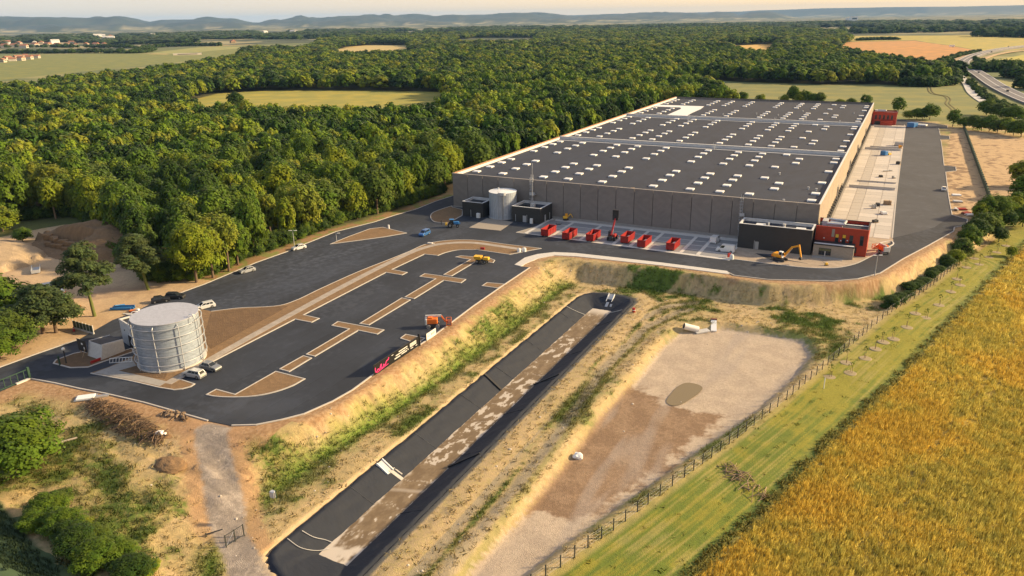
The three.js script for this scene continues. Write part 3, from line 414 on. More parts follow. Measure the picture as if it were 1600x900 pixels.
// concrete yard in front of the warehouse: slabs between lighter strips
{
  const y = thing('concrete_yard', 'pale concrete yard of slabs where the red skips stand', 'concrete yard'); y.userData = { kind: 'structure' };
  mesh('bedding', [slab([[-105.5, -207.7], [-38, -205.4], [-38, -229.9], [-102, -229.9], [-102.3, -219]], 0.02, 0.2)], M.concretePale, y);
  const xs = [-102.1, -93.4, -83.6, -72.8, -67.5, -62.7, -52.2, -47.3, -39], z0 = -208.2, z1 = -226.6, rnd = rng(3), tones = [M.concrete, M.concretePale, M.concreteDull].map((m, i) => mat(...[[0.3, 0.295, 0.295], [0.34, 0.33, 0.325], [0.27, 0.265, 0.265]][i], 0.85, { map: rep(grainT, 6) }));
  for (let i = 0; i < xs.length; i++) mesh('strip', [bb(1.0, 0.05, z0 - z1, xs[i], 0.02, (z0 + z1) / 2 + (i > 6 ? 1.4 : 0.5))], M.concretePale, y);
  for (let i = 0; i + 1 < xs.length; i++) for (let k = 0; k < 4; k++) { const d = (z0 - z1) / 4, w = xs[i + 1] - xs[i] - 1.1; mesh('slab', [bb(w, 0.045, d - 0.55, (xs[i] + xs[i + 1]) / 2, 0.02, z0 - d * (k + 0.5) + 0.3 + i * 0.14)], tones[(rnd() * 3) | 0], y); }
  mesh('footing', [bb(64, 0.25, 1.3, -70, 0, -228.9)], M.concreteDull, y);
}
struct('paving', slab([[-105.12, -207.93], [-102.23, -219.6], [-100.87, -228.49], [-93.22, -208.24]], 0.035, 0.05), M.tan);
struct('paving', slab([[-122.14, -206.88], [-122.65, -219.98], [-112.07, -218.94], [-110.88, -207.5]], 0.035, 0.05), M.tan);
struct('paving', slab([...curve([[-40.08, -207.07], [-27.91, -206.73], [-17.76, -207.29], [-11.61, -209.76], [-6.97, -215.52], [-3.63, -224.05], [-1.18, -231.2]]), [0, -239.53], [1.88, -244.82], [1.43, -248.45], [-8.1, -247.39], [-8, -230], [-39, -229], [-39.16, -219.95]], 0.03, 0.08), mat(0.47, 0.37, 0.27, 0.95, { map: rep(wearT, 12) }));
struct('kerb', strip(curve([[-40.08, -207.07], [-27.91, -206.73], [-17.76, -207.29], [-11.61, -209.76], [-6.97, -215.52], [-3.63, -224.05], [-1.18, -231.2], [0.39, -238.25]]), 0.28, 0, 0.13), M.kerb);
struct('bare_soil', slab([[-26.38, -216.54], [-32.79, -215.03], [-29.44, -211.83], [-18.21, -211.09], [-25.65, -208.38]], 0.05, 0.03), M.asphaltGrey);
{ const p = curve([[-3.37, -235.14], [-1.09, -241.26], [1.23, -243.78], [1.99, -241.15], [0.77, -236.98], [-1.73, -232.34]]); struct('kerb', strip(p, 0.35, 0, 0.15), M.concretePale); }
// dock apron along the sunny side
{
  const y = thing('dock_apron', null, null); y.userData = { kind: 'structure' };
  mesh('bedding', [slab([[-18.3, -236], [1.2, -244], [0.9, -515], [-18.3, -515]], 0.016, 0.2)], mat(0.4, 0.35, 0.29, 0.9), y);
  const tones = [[0.62, 0.56, 0.49], [0.57, 0.52, 0.46], [0.66, 0.6, 0.53], [0.52, 0.47, 0.41]].map((c) => mat(...c, 0.88, { map: rep(grainT, 4) })), rnd = rng(21);
  let n = 0;
  for (let z = -246; z > -513; z -= 5.2) for (let k = 0; k < 4; k++) { if (n++ > 260) break; const w = [4.2, 3.2, 5.6, 4.6][k], x = [-15, -11.2, -6.7, -1.5][k]; mesh('slab', [bb(w - 0.14, 0.05 + rnd() * 0.02, 5.04, x, 0.016, z - 2.6)], tones[k === 1 ? 3 : (rnd() * 3) | 0], y); }
  for (const [z, h, x0, x1] of [[-333, 0.5, -14, 0.2], [-320, 0.9, -16, 0.2], [-426, 0.5, -14, 0.2], [-418, 0.9, -16, 0], [-505, 0.8, -16, 0]]) { const o = thing('dividing_wall', `low pale concrete wall across the dock apron, ${Math.round(-z - 230)} metres from its near end`, 'low wall', [(x0 + x1) / 2, 0.05, z]); mesh('wall', [bb(x1 - x0, h, 0.5)], M.concretePale, o); mesh('coping', [bb(x1 - x0 + 0.1, 0.1, 0.7, 0, h)], M.concrete, o); }
}

// ---------------------------------------------------------------- warehouse
const BX0 = -142, BX1 = -18.4, BZ0 = -230, BZ1 = -523.3, BH = 12.3;
{
  const o = thing('warehouse', 'huge flat-roofed warehouse with grey panelled front and rows of white skylights', 'warehouse', [(BX0 + BX1) / 2, 0, (BZ0 + BZ1) / 2]);
  const w = BX1 - BX0, l = BZ0 - BZ1, cx = (BX0 + BX1) / 2, cz = (BZ0 + BZ1) / 2, T = (x, z) => [x - cx, z - cz], rnd = rng(77);
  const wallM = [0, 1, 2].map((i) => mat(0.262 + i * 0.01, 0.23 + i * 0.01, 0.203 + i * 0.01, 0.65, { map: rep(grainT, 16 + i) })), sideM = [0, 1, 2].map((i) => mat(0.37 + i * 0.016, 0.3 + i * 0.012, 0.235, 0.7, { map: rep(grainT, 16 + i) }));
  mesh('core', [bb(w - 0.5, BH - 1.3, l - 0.5)], M.dark, o);
  const n = 20, pw = w / n;
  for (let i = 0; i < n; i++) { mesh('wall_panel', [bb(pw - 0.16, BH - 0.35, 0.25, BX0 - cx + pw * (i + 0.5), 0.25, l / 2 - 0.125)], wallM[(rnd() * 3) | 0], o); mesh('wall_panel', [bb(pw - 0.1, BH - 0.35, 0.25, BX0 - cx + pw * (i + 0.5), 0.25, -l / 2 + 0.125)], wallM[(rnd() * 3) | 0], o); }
  const m = 46, pl = (l - 0.6) / m;
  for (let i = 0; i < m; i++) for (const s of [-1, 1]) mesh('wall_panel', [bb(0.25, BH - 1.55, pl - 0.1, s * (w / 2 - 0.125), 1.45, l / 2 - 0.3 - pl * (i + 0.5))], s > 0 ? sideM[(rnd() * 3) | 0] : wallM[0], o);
  mesh('plinth', [bb(w + 0.1, 0.5, 0.3, 0, 0, l / 2 - 0.05), bb(0.3, 1.4, l - 0.4, w / 2 - 0.1, 0, 0), bb(0.3, 1.4, l - 0.4, -w / 2 + 0.1, 0, 0)], M.concreteDull, o);
  mesh('roof', [bb(w - 0.6, 0.2, l - 0.6, 0, BH - 1.25)], M.roof, o);
  mesh('front_coping', [bb(w + 0.1, 0.14, 0.5, 0, BH - 0.08, l / 2 - 0.2)], mat(0.4, 0.35, 0.3, 0.5), o); mesh('back_coping', [bb(w + 0.1, 0.14, 0.5, 0, BH - 0.08, -l / 2 + 0.2)], M.dark, o);
  mesh('side_coping', [bb(0.55, 0.16, l - 1, w / 2 - 0.2, BH - 0.1)], M.membrane, o); mesh('side_coping', [bb(0.8, 0.16, l - 1, -w / 2 + 0.35, BH - 0.1), bb(0.25, 0.9, l - 1, -w / 2 + 0.8, BH - 1.0)], M.copper, o);
  mesh('inner_upstand', [bb(0.2, 0.9, l - 1.2, -w / 2 + 1.05, BH - 1.05), bb(0.12, 0.9, l - 1.2, w / 2 - 0.5, BH - 1.05)], M.membrane, o);
  for (const z of [-325, -419]) { const f = mesh('fire_wall', [bb(w - 1.4, 1.3, 0.5, 0, BH - 1.1, z - cz)], M.membrane, o); mesh('cap', [bb(w - 1.2, 0.12, 1.0, 0, BH + 0.2, z - cz)], M.membrane, f); mesh('apron_strip', [bb(w - 2, 0.05, 2.2, 0, BH - 1.04, z - cz + 1.7)], mat(0.2, 0.2, 0.205, 0.7), f); mesh('gutter', [bb(w - 2, 0.06, 0.7, 0, BH - 1.04, z - cz + 3.4)], M.membrane, f); }
  // skylights: kerb and dome, in groups
  const domeG = (() => { const g = rb(2.55, 0.42, 2.55, 0.2, 0, 0.12, 0); return clean(g); })(), baseG = merge([bb(2.4, 0.22, 2.4)]), domeM = [M.skylight, mat(0.72, 0.72, 0.71, 0.4), mat(0.84, 0.83, 0.8, 0.3)];
  const sky = (x, z, s = 1) => { const b = mesh('skylight', baseG, M.membrane, o); b.position.set(x - cx, BH - 1.1, z - cz); b.scale.setScalar(s); mesh('dome', domeG, domeM[(rnd() * 3) | 0], b); };
  const ZA = [-240, -250.2, -259.6, -267.6, -288.7, -299.5, -308.4, -316.4, -337.6, -348, -357, -365.2, -386.2, -396.5, -404.6, -412.8, -434, -443.5, -452.4, -461, -486, -495.5, -504.4, -512];
  for (const x of [-137.6, -126.8, -110.7, -101.3, -88.7, -70.9, -58.7, -49.2]) for (const z of ZA) if (!(x < -105 && z < -428 && z > -482 && (x > -125 || z < -466))) sky(x, z);
  for (const z of [-240, -267.5, -289, -317.5, -338, -365.2, -387, -413, -435.3, -463.5, -486, -511]) sky(-40.1, z);
  for (const z of [-250.8, -260, -299.8, -309.3, -349.4, -358.6, -397.9, -407.9, -447.2, -456.6, -496.6, -507.2]) sky(-34.3, z);
  for (const z of [-238.2, -248.4, -266, -287, -306, -314.5, -335, -346.3, -362.7, -383.5, -403.9, -411.4, -433.3, -443.4, -459, -484.3, -501, -509.7]) sky(-21.6, z);
  mesh('insulation_sheet', [slab([T(-140.5, -469.5), T(-140.5, -480), T(-112, -480), T(-110.5, -466), T(-110.4, -443), T(-109.5, -430.5), T(-121, -430.5), T(-121.5, -462), T(-124, -469.5)], BH - 0.98, 0.1)], M.white, o);
  for (const [x, z] of [[-69.5, -322], [-104, -413], [-60, -417]]) { const f = mesh('roof_ladder', [-0.35, 0.35].flatMap((s) => [rod(V(s, -0.9, 1.5), V(s, 1.2, 0.35), 0.06), rod(V(s, 1.2, 0.35), V(s, -0.9, -1.5), 0.06), rod(V(s, 1.2, 0.35), V(s, 2.0, 0.3), 0.05)]).concat([0, 1, 2, 3].map((k) => bx(0.7, 0.05, 0.2, 0, -0.7 + k * 0.5, 1.35 - k * 0.27))), M.galv, o); f.position.set(x - cx, BH - 0.05, z - cz + 0.6); }
  for (const [x, z] of [[-22, -253.5], [-24.5, -255], [-36.5, -276], [-29, -234], [-75, -449], [-47, -434], [-63, -447], [-30, -430], [-26, -470], [-92, -441], [-53, -470]]) { const f = mesh('roof_vent', [cy(0.22, 0.26, 0.7), cy(0.38, 0.38, 0.14, 0, 0.7)], M.galv, o); f.position.set(x - cx, BH - 1.06, z - cz); }
  const rubble = mesh('roof_material', [rb(1.6, 0.7, 1.1, 0.2, 0, 0, 0, 0.4), rb(1.0, 0.5, 0.8, 0.2, 1.8, 0, 0.3)], M.whiteWorn, o); rubble.position.set(-79.5 - cx, BH - 1.05, -232 - cz);
  const rubble2 = mesh('roof_material', [bb(2.2, 0.5, 1.2, 0, 0, 0, 0.2), bb(1.2, 0.35, 0.9, 0.4, 0.5, 0.1, 0.5)], M.wood, o); rubble2.position.set(-75.6 - cx, BH - 1.05, -232 - cz);
  // caged ladder on the front, dock doors and levellers on the sunny side
  const lad = mesh('cage_ladder', [...[-0.3, 0.3].map((s) => bb(0.08, BH + 0.8, 0.08, s, 0.3, 0)), ...Array.from({ length: 34 }, (_, k) => bx(0.6, 0.05, 0.05, 0, 0.5 + k * 0.36, 0)), ...Array.from({ length: 11 }, (_, k) => new THREE.TorusGeometry(0.5, 0.05, 5, 12).rotateX(Math.PI / 2).translate(0, 2.8 + k * 0.95, 0.45)), ...[-0.5, 0, 0.5].map((s) => bb(0.05, 9.8, 0.05, s, 2.6, s ? 0.45 : 0.95)), bb(1.4, 0.1, 1.3, 0.5, 7, 0.6), bb(1.4, 1.0, 0.05, 0.5, 7, 1.2)], M.galv, o); lad.position.set(-110.2 - cx, 0, l / 2 + 0.2); lad.scale.set(1.3, 1.06, 1.3);
  const lad2 = mesh('cage_ladder', lad.geometry, M.galv, o); lad2.position.set(-40.3 - cx, 0, l / 2 + 0.2);
  for (let z = -262; z > -505; z -= 4.1) { const near = [-296, -353, -397, -458].some((q) => Math.abs(q - z) < 2); if (near) { const d = mesh('dock_door', [bb(0.3, 4.2, 3.6)], M.black, o); d.position.set(w / 2 + 0.1, 0.4, z - cz); mesh('frame', [bb(0.36, 4.5, 0.25, 0, 0, 1.9), bb(0.36, 4.5, 0.25, 0, 0, -1.9), bb(0.36, 0.25, 4.05, 0, 4.5)], M.concreteDull, d); } else if (!((z < -318 && z > -336) || (z < -412 && z > -430))) { const d = mesh('dock_leveller', [bb(0.7, 1.1, 1.9, 0.2), bb(0.2, 2.4, 0.3, 0.05, 0, 1.2)], M.dark, o); d.position.set(w / 2 + 0.1, 0.05, z - cz); } }
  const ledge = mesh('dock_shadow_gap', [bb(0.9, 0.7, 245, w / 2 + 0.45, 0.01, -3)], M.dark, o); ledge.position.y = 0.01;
}
// dark plant rooms with parapets in front of the warehouse
function plantRoom(name, label, x0, x1, z0, z1, h, extra) {
  const o = thing(name, label, 'plant room', [(x0 + x1) / 2, 0, (z0 + z1) / 2]), w = x1 - x0, d = z1 - z0;
  mesh('wall', [bb(w, h, 0.25, 0, 0, d / 2 - 0.125), bb(w, h, 0.25, 0, 0, -d / 2 + 0.125), bb(0.25, h, d - 0.5, w / 2 - 0.125, 0, 0), bb(0.25, h, d - 0.5, -w / 2 + 0.125, 0, 0)], M.charcoal, o);
  mesh('roof', [bb(w - 0.5, 0.2, d - 0.5, 0, h - 1.0)], M.roof, o);
  mesh('parapet_lining', [bb(w - 0.5, 0.8, 0.12, 0, h - 0.8, -d / 2 + 0.31), bb(w - 0.5, 0.8, 0.12, 0, h - 0.8, d / 2 - 0.31), bb(0.12, 0.8, d - 0.74, w / 2 - 0.31, h - 0.8), bb(0.12, 0.8, d - 0.74, -w / 2 + 0.31, h - 0.8)], M.membrane, o);
  mesh('coping', [bb(w + 0.06, 0.1, 0.5, 0, h, d / 2 - 0.22), bb(w + 0.06, 0.1, 0.5, 0, h, -d / 2 + 0.22), bb(0.5, 0.1, d - 0.94, w / 2 - 0.22, h), bb(0.5, 0.1, d - 0.94, -w / 2 + 0.22, h)], M.membrane, o);
  extra(o, w, d, h); return o;
}
plantRoom('plant_room', 'small black plant room with white parapet left of the silver tank', -132.3, -124.3, -227.6, -220, 5.0, (o, w, d, h) => { mesh('door', [bb(1.0, 2.2, 0.08, -1.6, 0.05, d / 2 + 0.02)], M.dark, o); mesh('cabinet', [bb(1.2, 1.6, 0.8, 2.6, 0, d / 2 + 0.6)], M.white, o); mesh('pipe', [rod(V(-0.6, 0, d / 2 + 0.15), V(-0.6, 2.4, d / 2 + 0.15), 0.09)], M.galv, o); mesh('roof_hatch', [bb(3, 0.4, 2, 0, h - 0.8, 0)], M.dark, o); });
plantRoom('plant_room', 'black plant room with white parapet and a tall mast, right of the silver tank', -113.2, -102.6, -229.5, -220.2, 5.1, (o, w, d, h) => { mesh('cabinet', [bb(0.9, 1.7, 0.6, 2.2, 0, d / 2 + 0.5)], M.white, o); mesh('door', [bb(1.2, 2.2, 0.08, -0.6, 0.05, d / 2 + 0.02), bb(0.12, 2.4, 0.1, -3.9, 0.05, d / 2 + 0.02), bb(0.12, 2.6, 0.1, 0.3, 0.05, d / 2 + 0.02)], M.galv, o); mesh('side_door', [bb(0.08, 2.3, 0.9, w / 2 + 0.02, 0.05, 1), bb(0.08, 2.3, 0.3, w / 2 + 0.02, 0.05, -2.6)], M.galv, o); mesh('cooling_unit', [bb(1.4, 1.2, 1.2, 0.3, h - 0.8, 0)], M.whiteWorn, o); mesh('roof_hatch', [bb(3.4, 0.25, 0.5, 0.3, h - 0.75, 2.4), bb(3.2, 0.35, 1.2, -2.6, h - 0.8, -0.8)], M.dark, o); const mast = mesh('mast', [cy(0.07, 0.11, 14.5, 0.2, h - 0.8, 0.2)], M.galv, o); mesh('bracket', [rod(V(0.2, h + 2.5, 0.2), V(0.2, h - 0.6, 1.6), 0.04), cy(0.14, 0.14, 0.3, 0.2, h + 13.6, 0.2)], M.galv, mast); });
plantRoom('plant_room', 'large black plant room with white parapet near the red offices', -38.7, -18.6, -226.6, -219.2, 7.2, (o, w, d, h) => { mesh('roof_light', [bb(2.6, 0.5, 2.2, -4.4, h - 0.8, 0.9)], M.skylight, o); mesh('roof_light', [bb(2.6, 0.5, 2.2, 6.6, h - 0.8, 1.3)], M.skylight, o); mesh('roof_ladder', [bb(0.3, 1.1, 1.5, -2.3, h - 0.8, 0.8)], M.galv, o); mesh('roof_vent', [cy(0.3, 0.4, 0.9, 2.0, h - 0.8, 0.4), cy(0.45, 0.45, 0.2, 2, h + 0.1, 0.4), cy(0.25, 0.3, 0.6, 2.2, h - 0.8, 1.6)], M.whiteWorn, o); mesh('door', [bb(1.0, 2.3, 0.08, -4.6, 0.05, d / 2 + 0.03), bb(0.16, 2.6, 0.16, -5.3, 0, d / 2 + 0.1)], M.steel, o); mesh('vent_opening', [bb(0.9, 0.9, 0.08, 7.6, 0.4, d / 2 + 0.03)], M.black, o); mesh('corner_light', [bb(0.5, 0.3, 0.2, -w / 2 + 0.6, h - 1.1, d / 2 + 0.1), bb(0.5, 0.3, 0.2, w / 2 - 0.8, h - 1.1, d / 2 + 0.1)], M.dark, o); });
// red offices
function redOffice(label, x0, x1, z0, z1, h, front) {
  const o = thing('office_block', label, 'office', [(x0 + x1) / 2, 0, (z0 + z1) / 2]), w = x1 - x0, d = z1 - z0;
  mesh('wall', [bb(w, h, 0.3, 0, 0, d / 2 - 0.15), bb(w, h, 0.3, 0, 0, -d / 2 + 0.15)], M.redWall, o); mesh('side_wall', [bb(0.3, h, d - 0.6, w / 2 - 0.15, 0, 0)], M.redWall, o);
  mesh('roof', [bb(w - 0.5, 0.2, d - 0.6, 0, h - 1.1)], M.roof, o); mesh('coping', [bb(w + 0.1, 0.1, 0.4, 0, h, -d / 2 + 0.15), bb(0.4, 0.1, d - 0.5, w / 2 - 0.15, h)], M.dark, o); mesh('coping', [bb(w + 0.1, 0.1, 0.4, 0, h, d / 2 - 0.15)], M.redWall, o);
  mesh('walkway', [bb(w * 0.45, 0.12, 0.7, w * 0.25, h - 0.8, -d / 2 + 2.4)], M.membrane, o);
  const u = mesh('air_unit', [rb(3.9, 1.1, 1.6, 0.15, -2.2, h - 0.9, 0.4), rb(3.7, 0.9, 1.4, 0.15, -2.0, h - 0.9, -2.4), bb(1.4, 1.5, 3.6, -5, h - 0.9, -1)], M.galv, o); mesh('duct', [rod(V(-4.2, h + 0.3, 2.4), V(0.2, h + 0.4, 2.4), 0.33, 10), rod(V(0.2, h + 0.4, 2.4), V(0.4, h + 0.3, -2.4), 0.33, 10), rod(V(0.4, h + 0.3, -2.4), V(-4.3, h + 0.3, -3.6), 0.3, 10)], M.galv, u);
  front(o, w, d, h); return o;
}
const offWin = (o, x, y, h, d, top) => { const f = mesh('window', [bb(0.95, h, 0.12, x, y, d / 2 - 0.02)], M.dark, o); mesh('pane', [bb(0.75, h * 0.55, 0.05, x, y + 0.1, d / 2 + 0.06)], M.glass, f); mesh('panel', [bb(0.8, h * 0.36, 0.06, x, y + h * 0.62, d / 2 + 0.06)], top, f); };
redOffice('bright red office block beside the sunny end of the warehouse front', -18.2, -4.6, -233.8, -223.6, 7.6, (o, w, d, h) => {
  offWin(o, -1.1, 3.3, 2.5, d, M.yellow); offWin(o, 0.75, 3.3, 2.5, d, M.yellow); offWin(o, 2.6, 3.1, 2.7, d, M.dark); offWin(o, 5.3, 3.1, 2.8, d, M.dark); mesh('louvre', [bb(0.75, 2.2, 0.1, -2.2, 4.9, d / 2 + 0.02)], M.tan, o); mesh('window', [bb(1.0, 1.6, 0.1, 3.8, 0.9, d / 2 + 0.02)], M.dark, o); for (const [x, y] of [[-4.4, 4.2], [0, 3.9], [1.7, 4.1]]) mesh('wall_light', [bb(0.3, 0.3, 0.2, x, y, d / 2 + 0.1)], M.lampM, o);
});
{
  const o = thing('annex', 'low beige annex with a dark window in front of the red offices', 'annex', [-12.8, 0, -221.5]); mesh('wall', [bb(10.4, 3.3, 4)], M.tan, o); mesh('roof_edge', [bb(10.6, 0.25, 4.2, 0, 3.3)], M.dark, o); mesh('flashing', [bb(10.2, 0.08, 1.0, 0, 3.55, 1.2)], M.membrane, o);
  const f = mesh('window', [bb(3.2, 2.0, 0.14, -2.1, 0.5, 2.0)], M.dark, o); for (let i = 0; i < 4; i++) mesh('pane', [bb(0.68, 1.0, 0.05, -3.3 + i * 0.78, 0.6, 2.09)], M.glass, f), mesh('upper_pane', [bb(0.68, 0.6, 0.05, -3.3 + i * 0.78, 1.75, 2.09)], mat(0.12, 0.13, 0.06, 0.2), f); mesh('door_post', [bb(0.25, 1.5, 0.12, -2.0, 0.2, 2.14)], M.whiteWorn, o); mesh('threshold', [bb(8, 0.12, 2.2, -1.2, 0.03, 3.2)], M.concreteDull, o);
}
redOffice('far red office block at the distant end of the dock apron', -18.2, -4.8, -527.5, -517, 7.6, (o, w, d, h) => { for (let i = 0; i < 5; i++) { const f = mesh('window', [bb(1.0, 2.6, 0.12, -4.6 + i * 2.2, 3.2, d / 2)], M.dark, o); mesh('pane', [bb(0.8, 1.6, 0.06, -4.6 + i * 2.2, 3.4, d / 2 + 0.07)], M.glass, f); } mesh('canopy', [bb(6.5, 2.6, 3, 1.6, 0, d / 2 + 1.5)], M.redWall, o); mesh('entrance', [bb(4, 2, 0.1, -3, 0.1, d / 2 + 0.05)], M.dark, o); });

// ---------------------------------------------------------------- basins
{
  const o = thing('lined_basin'); o.userData = { kind: 'structure' };
  const rim = []; for (let i = 0; i < RIM.length; i++) { const a = RIM[i], b = RIM[(i + 1) % RIM.length], n = Math.max(1, Math.round(Math.hypot(b[0] - a[0], b[1] - a[1]) / 1.2)); for (let k = 0; k < n; k++) rim.push([lerp(a[0], b[0], k / n), lerp(a[1], b[1], k / n)]); }
  const inner = rim.map(([x, z]) => [clamp(x, -65.1, -60.4) , clamp(z, -171.6, -66)]);
  const N = rim.length, J = 9;
  mesh('liner_sheet', sheet(N, J + 1, (i, j) => {
    const k = (N - (i % N)) % N, t = Math.max(0, j - 1) / J, a = rim[k], b = inner[k], w = (fbm(a[0] * 0.25 + t * 2, a[1] * 0.25, 3) * 0.2 + 0.16 * Math.pow(Math.abs(nz2(a[1] * 0.55 + t * 0.8, t * 0.7 + a[0])), 2) + 0.05 * nz2(a[1] * 0.9, t * 3)) * Math.sin(Math.PI * t);
    let x = lerp(a[0], b[0], t), z = lerp(a[1], b[1], t), y = LOWY + 0.16 - 2.6 * t + w; const e = nz2(a[0] * 0.35, a[1] * 0.35) * 0.35;
    if (j <= 1) { const dx = a[0] - b[0], dz = a[1] - b[1], l = Math.hypot(dx, dz) || 1, q = (j === 0 ? 0.85 : 0) + e * 0.8; x += (dx / l) * q; z += (dz / l) * q; if (j === 0) y -= 0.7; }
    return [x, y, z, x, z];
  }), M.liner, o);
  const brownT = paint(256, 1024, (u, v) => { // silt left on the floor, pale where it dried first
    const x = lerp(-65.1, -60.4, u), z = lerp(-172.2, -65.4, v), n = fbm(x * 0.5, z * 0.22, 4), n2 = fbm(x * 1.6, z * 0.9, 4);
    const ends = 0.8 * ss(-166.5, -171, z) + 0.85 * ss(0.0, 0.5, ss(-76, -66, z) * 0.9 + n * 0.7 - 0.45 + 0.5 * ss(-63.2, -65, x)) + 0.35 * ss(0.8, 0.0, Math.abs(z + 84 + x * 0.4 + 25)) ;
    const patches = ss(0.25, 0.33, n + 0.2 * n2 + (z < -92 && z > -128 ? 0.14 : z < -140 && z > -152 ? 0.12 : -0.2)) * 0.75, lines = ss(0.1, 0.02, Math.abs(((z + x * 0.25 + n * 1.5) / 7.3) % 1)) * ss(0.05, 0.3, n2 + 0.1) * 0.4;
    const edge = ss(0.3, 0.08, Math.min(x + 65.1, -60.4 - x) + n2 * 0.25) * 0.8;
    let c = mixc([0.165, 0.112, 0.06], [0.225, 0.16, 0.09], ss(-0.4, 0.4, n + n2 * 0.4)); return mixc(c, [0.6, 0.53, 0.44], clamp(Math.max(ends, patches, lines, edge)));
  });
  brownT.wrapS = brownT.wrapT = THREE.ClampToEdgeWrapping;
  const fl = sheet(8, 100, (i, j) => [lerp(-65.6, -59.9, i / 8), LOWY - 2.3 + 0.05 * nz2(i, j * 0.3), lerp(-172.2, -65.4, j / 100), i / 8, j / 100]);
  mesh('silt_floor', fl, mat(1, 1, 1, 0.8, { map: brownT }), o);
  const seam = (a, b, w = 0.16) => beam(V(...a), V(...b), w, 0.06);
  const onW = (z, t, lift = 0.2) => [lerp(-69.4, -65.1, t), LOWY + 0.16 - 2.6 * t + lift, z], onE = (z, t, lift = 0.2) => [lerp(-55.5, -60.4, t), LOWY + 0.16 - 2.6 * t + lift, z];
  for (const z of [-78, -96, -112, -126, -141, -160]) { mesh('seam', [seam(onW(z, 0.02, 0.06), onW(z - 0.6, 1, 0.06), 0.06)], mat(0.05, 0.055, 0.065, 0.6), o); mesh('seam', [seam(onE(z, 0.02, 0.08), onE(z - 0.5, 1, 0.08), 0.07)], M.liner, o); }
  mesh('fold', [beam(V(...onW(-121.6, 0.02, 0.2)), V(...onW(-121, 0.98, 0.24)), 0.5, 0.25)], M.black, o); mesh('fold', [beam(V(...onE(-95, 0.02)), V(...onE(-92.5, 1)), 0.4, 0.22)], M.black, o); mesh('fold', [beam(V(...onE(-128, 0.02)), V(...onE(-126, 1)), 0.4, 0.22)], M.black, o);
  const rope = (p, r = 0.055) => new THREE.TubeGeometry(new THREE.CatmullRomCurve3(p.map((q) => V(...q))), 30, r, 5);
  mesh('rope', [rope([onW(-66.5, 0.15), onW(-67, 0.5), onW(-68, 0.8), [-65, -6.65, -68.4]])], M.whiteWorn, o); mesh('rope', [rope([onW(-64, 0.05), onW(-64.4, 0.5), onW(-66, 0.9), [-64.6, -6.65, -67.3]], 0.045)], M.whiteWorn, o); mesh('rope', [rope([onW(-164, 0.02), onW(-165, 0.5), onW(-166.5, 0.98)], 0.06)], M.whiteWorn, o);
  mesh('hose', [rope([onE(-168, 0.1), onE(-169, 0.6), [-60.5, -6.65, -170]], 0.1)], M.whiteWorn, o);
}
function inletSlab(label, x, y, z, turn, tilt) { const o = thing('inlet_chute', label, 'inlet', [x, y, z], turn); mesh('slab', [bx(1.5, 0.25, 2.6, 0, 0.15, 0, 0, tilt)], M.whiteWorn, o); mesh('cheek', [bx(0.15, 0.5, 2.6, 0.75, 0.3, 0, 0, tilt)], M.white, o); mesh('cheek', [bx(0.15, 0.5, 2.6, -0.75, 0.3, 0, 0, tilt)], M.white, o); mesh('pipe_mouth', [bx(0.8, 0.6, 0.1, 0, 0.4, -1.25, 0, tilt)], M.black, o); return o; }
inletSlab('white concrete inlet on the left slope of the black lined basin', -68.2, LOWY - 0.75, -85.6, Math.PI / 2, 0.6);
mesh('silt_streak', [bx(3.6, 0.05, 0.75, -66.0, LOWY - 1.85, -86.1, 0.12, 0, -0.54), bx(1.8, 0.06, 0.25, -66.6, LOWY - 1.5, -86.9, 0.1, 0, -0.54)], M.concrete, null, 'structure');
inletSlab('white concrete inlet at the far end of the black lined basin', -62, LOWY - 0.65, -176.0, 0, 0.6);
mesh('silt_streak', [bx(0.7, 0.05, 3.2, -62.1, LOWY - 1.8, -173.0, 0, 0.52), bx(0.5, 0.05, 2.6, -61.0, LOWY - 1.9, -172.9, 0, 0.52)], M.steel, null, 'structure');
{ // puddle in the dry basin
  const p = smoothLine([[-33.11, -127.6], [-33.31, -131.84], [-32.87, -135.36], [-31.86, -137.38], [-29.87, -137.7], [-28.5, -136.81], [-28.47, -134.12], [-29.38, -130.78], [-30.38, -128.05], [-31.77, -126.84]], 5, true).slice(0, -1);
  struct('water', flat(p, -5.36), new THREE.MeshPhysicalMaterial({ color: lin(0.2, 0.155, 0.085), roughness: 0.22, specularIntensity: 0.6 }));
}
{ const [x, z] = [-37.17, -163.79], o = thing('culvert', 'white concrete culvert mouth at the top of the dry basin', 'culvert', [x, -5.2, z], 0.55); mesh('pipe', [new THREE.CylinderGeometry(0.75, 0.75, 3.6, 16, 1, true).rotateZ(Math.PI / 2 - 0.3).translate(-0.6, 0.9, 0)], mat(0.72, 0.68, 0.62, 0.8, { side: THREE.DoubleSide }), o); mesh('apron', [bx(3.4, 0.3, 1.7, 2.0, 0.0, 0.2, 0.15, 0, 0.06)], M.whiteWorn, o); mesh('mouth', [new THREE.CircleGeometry(0.55, 16).rotateY(-Math.PI / 2).rotateZ(-0.3).translate(-2.33, 1.42, 0)], M.black, o); }
{ const [x, z] = [-33.39, -167.81], o = thing('inlet_slab', 'long white concrete slab on the bank of the dry basin', 'concrete slab', [x, -5.0, z], 0.25); mesh('slab', [bx(1.3, 0.3, 4.2, 0, 0.4, 0, 0, 0.3)], M.white, o); mesh('head_block', [bx(1.5, 0.6, 0.5, 0, 1.1, -2.0)], M.rust, o); }
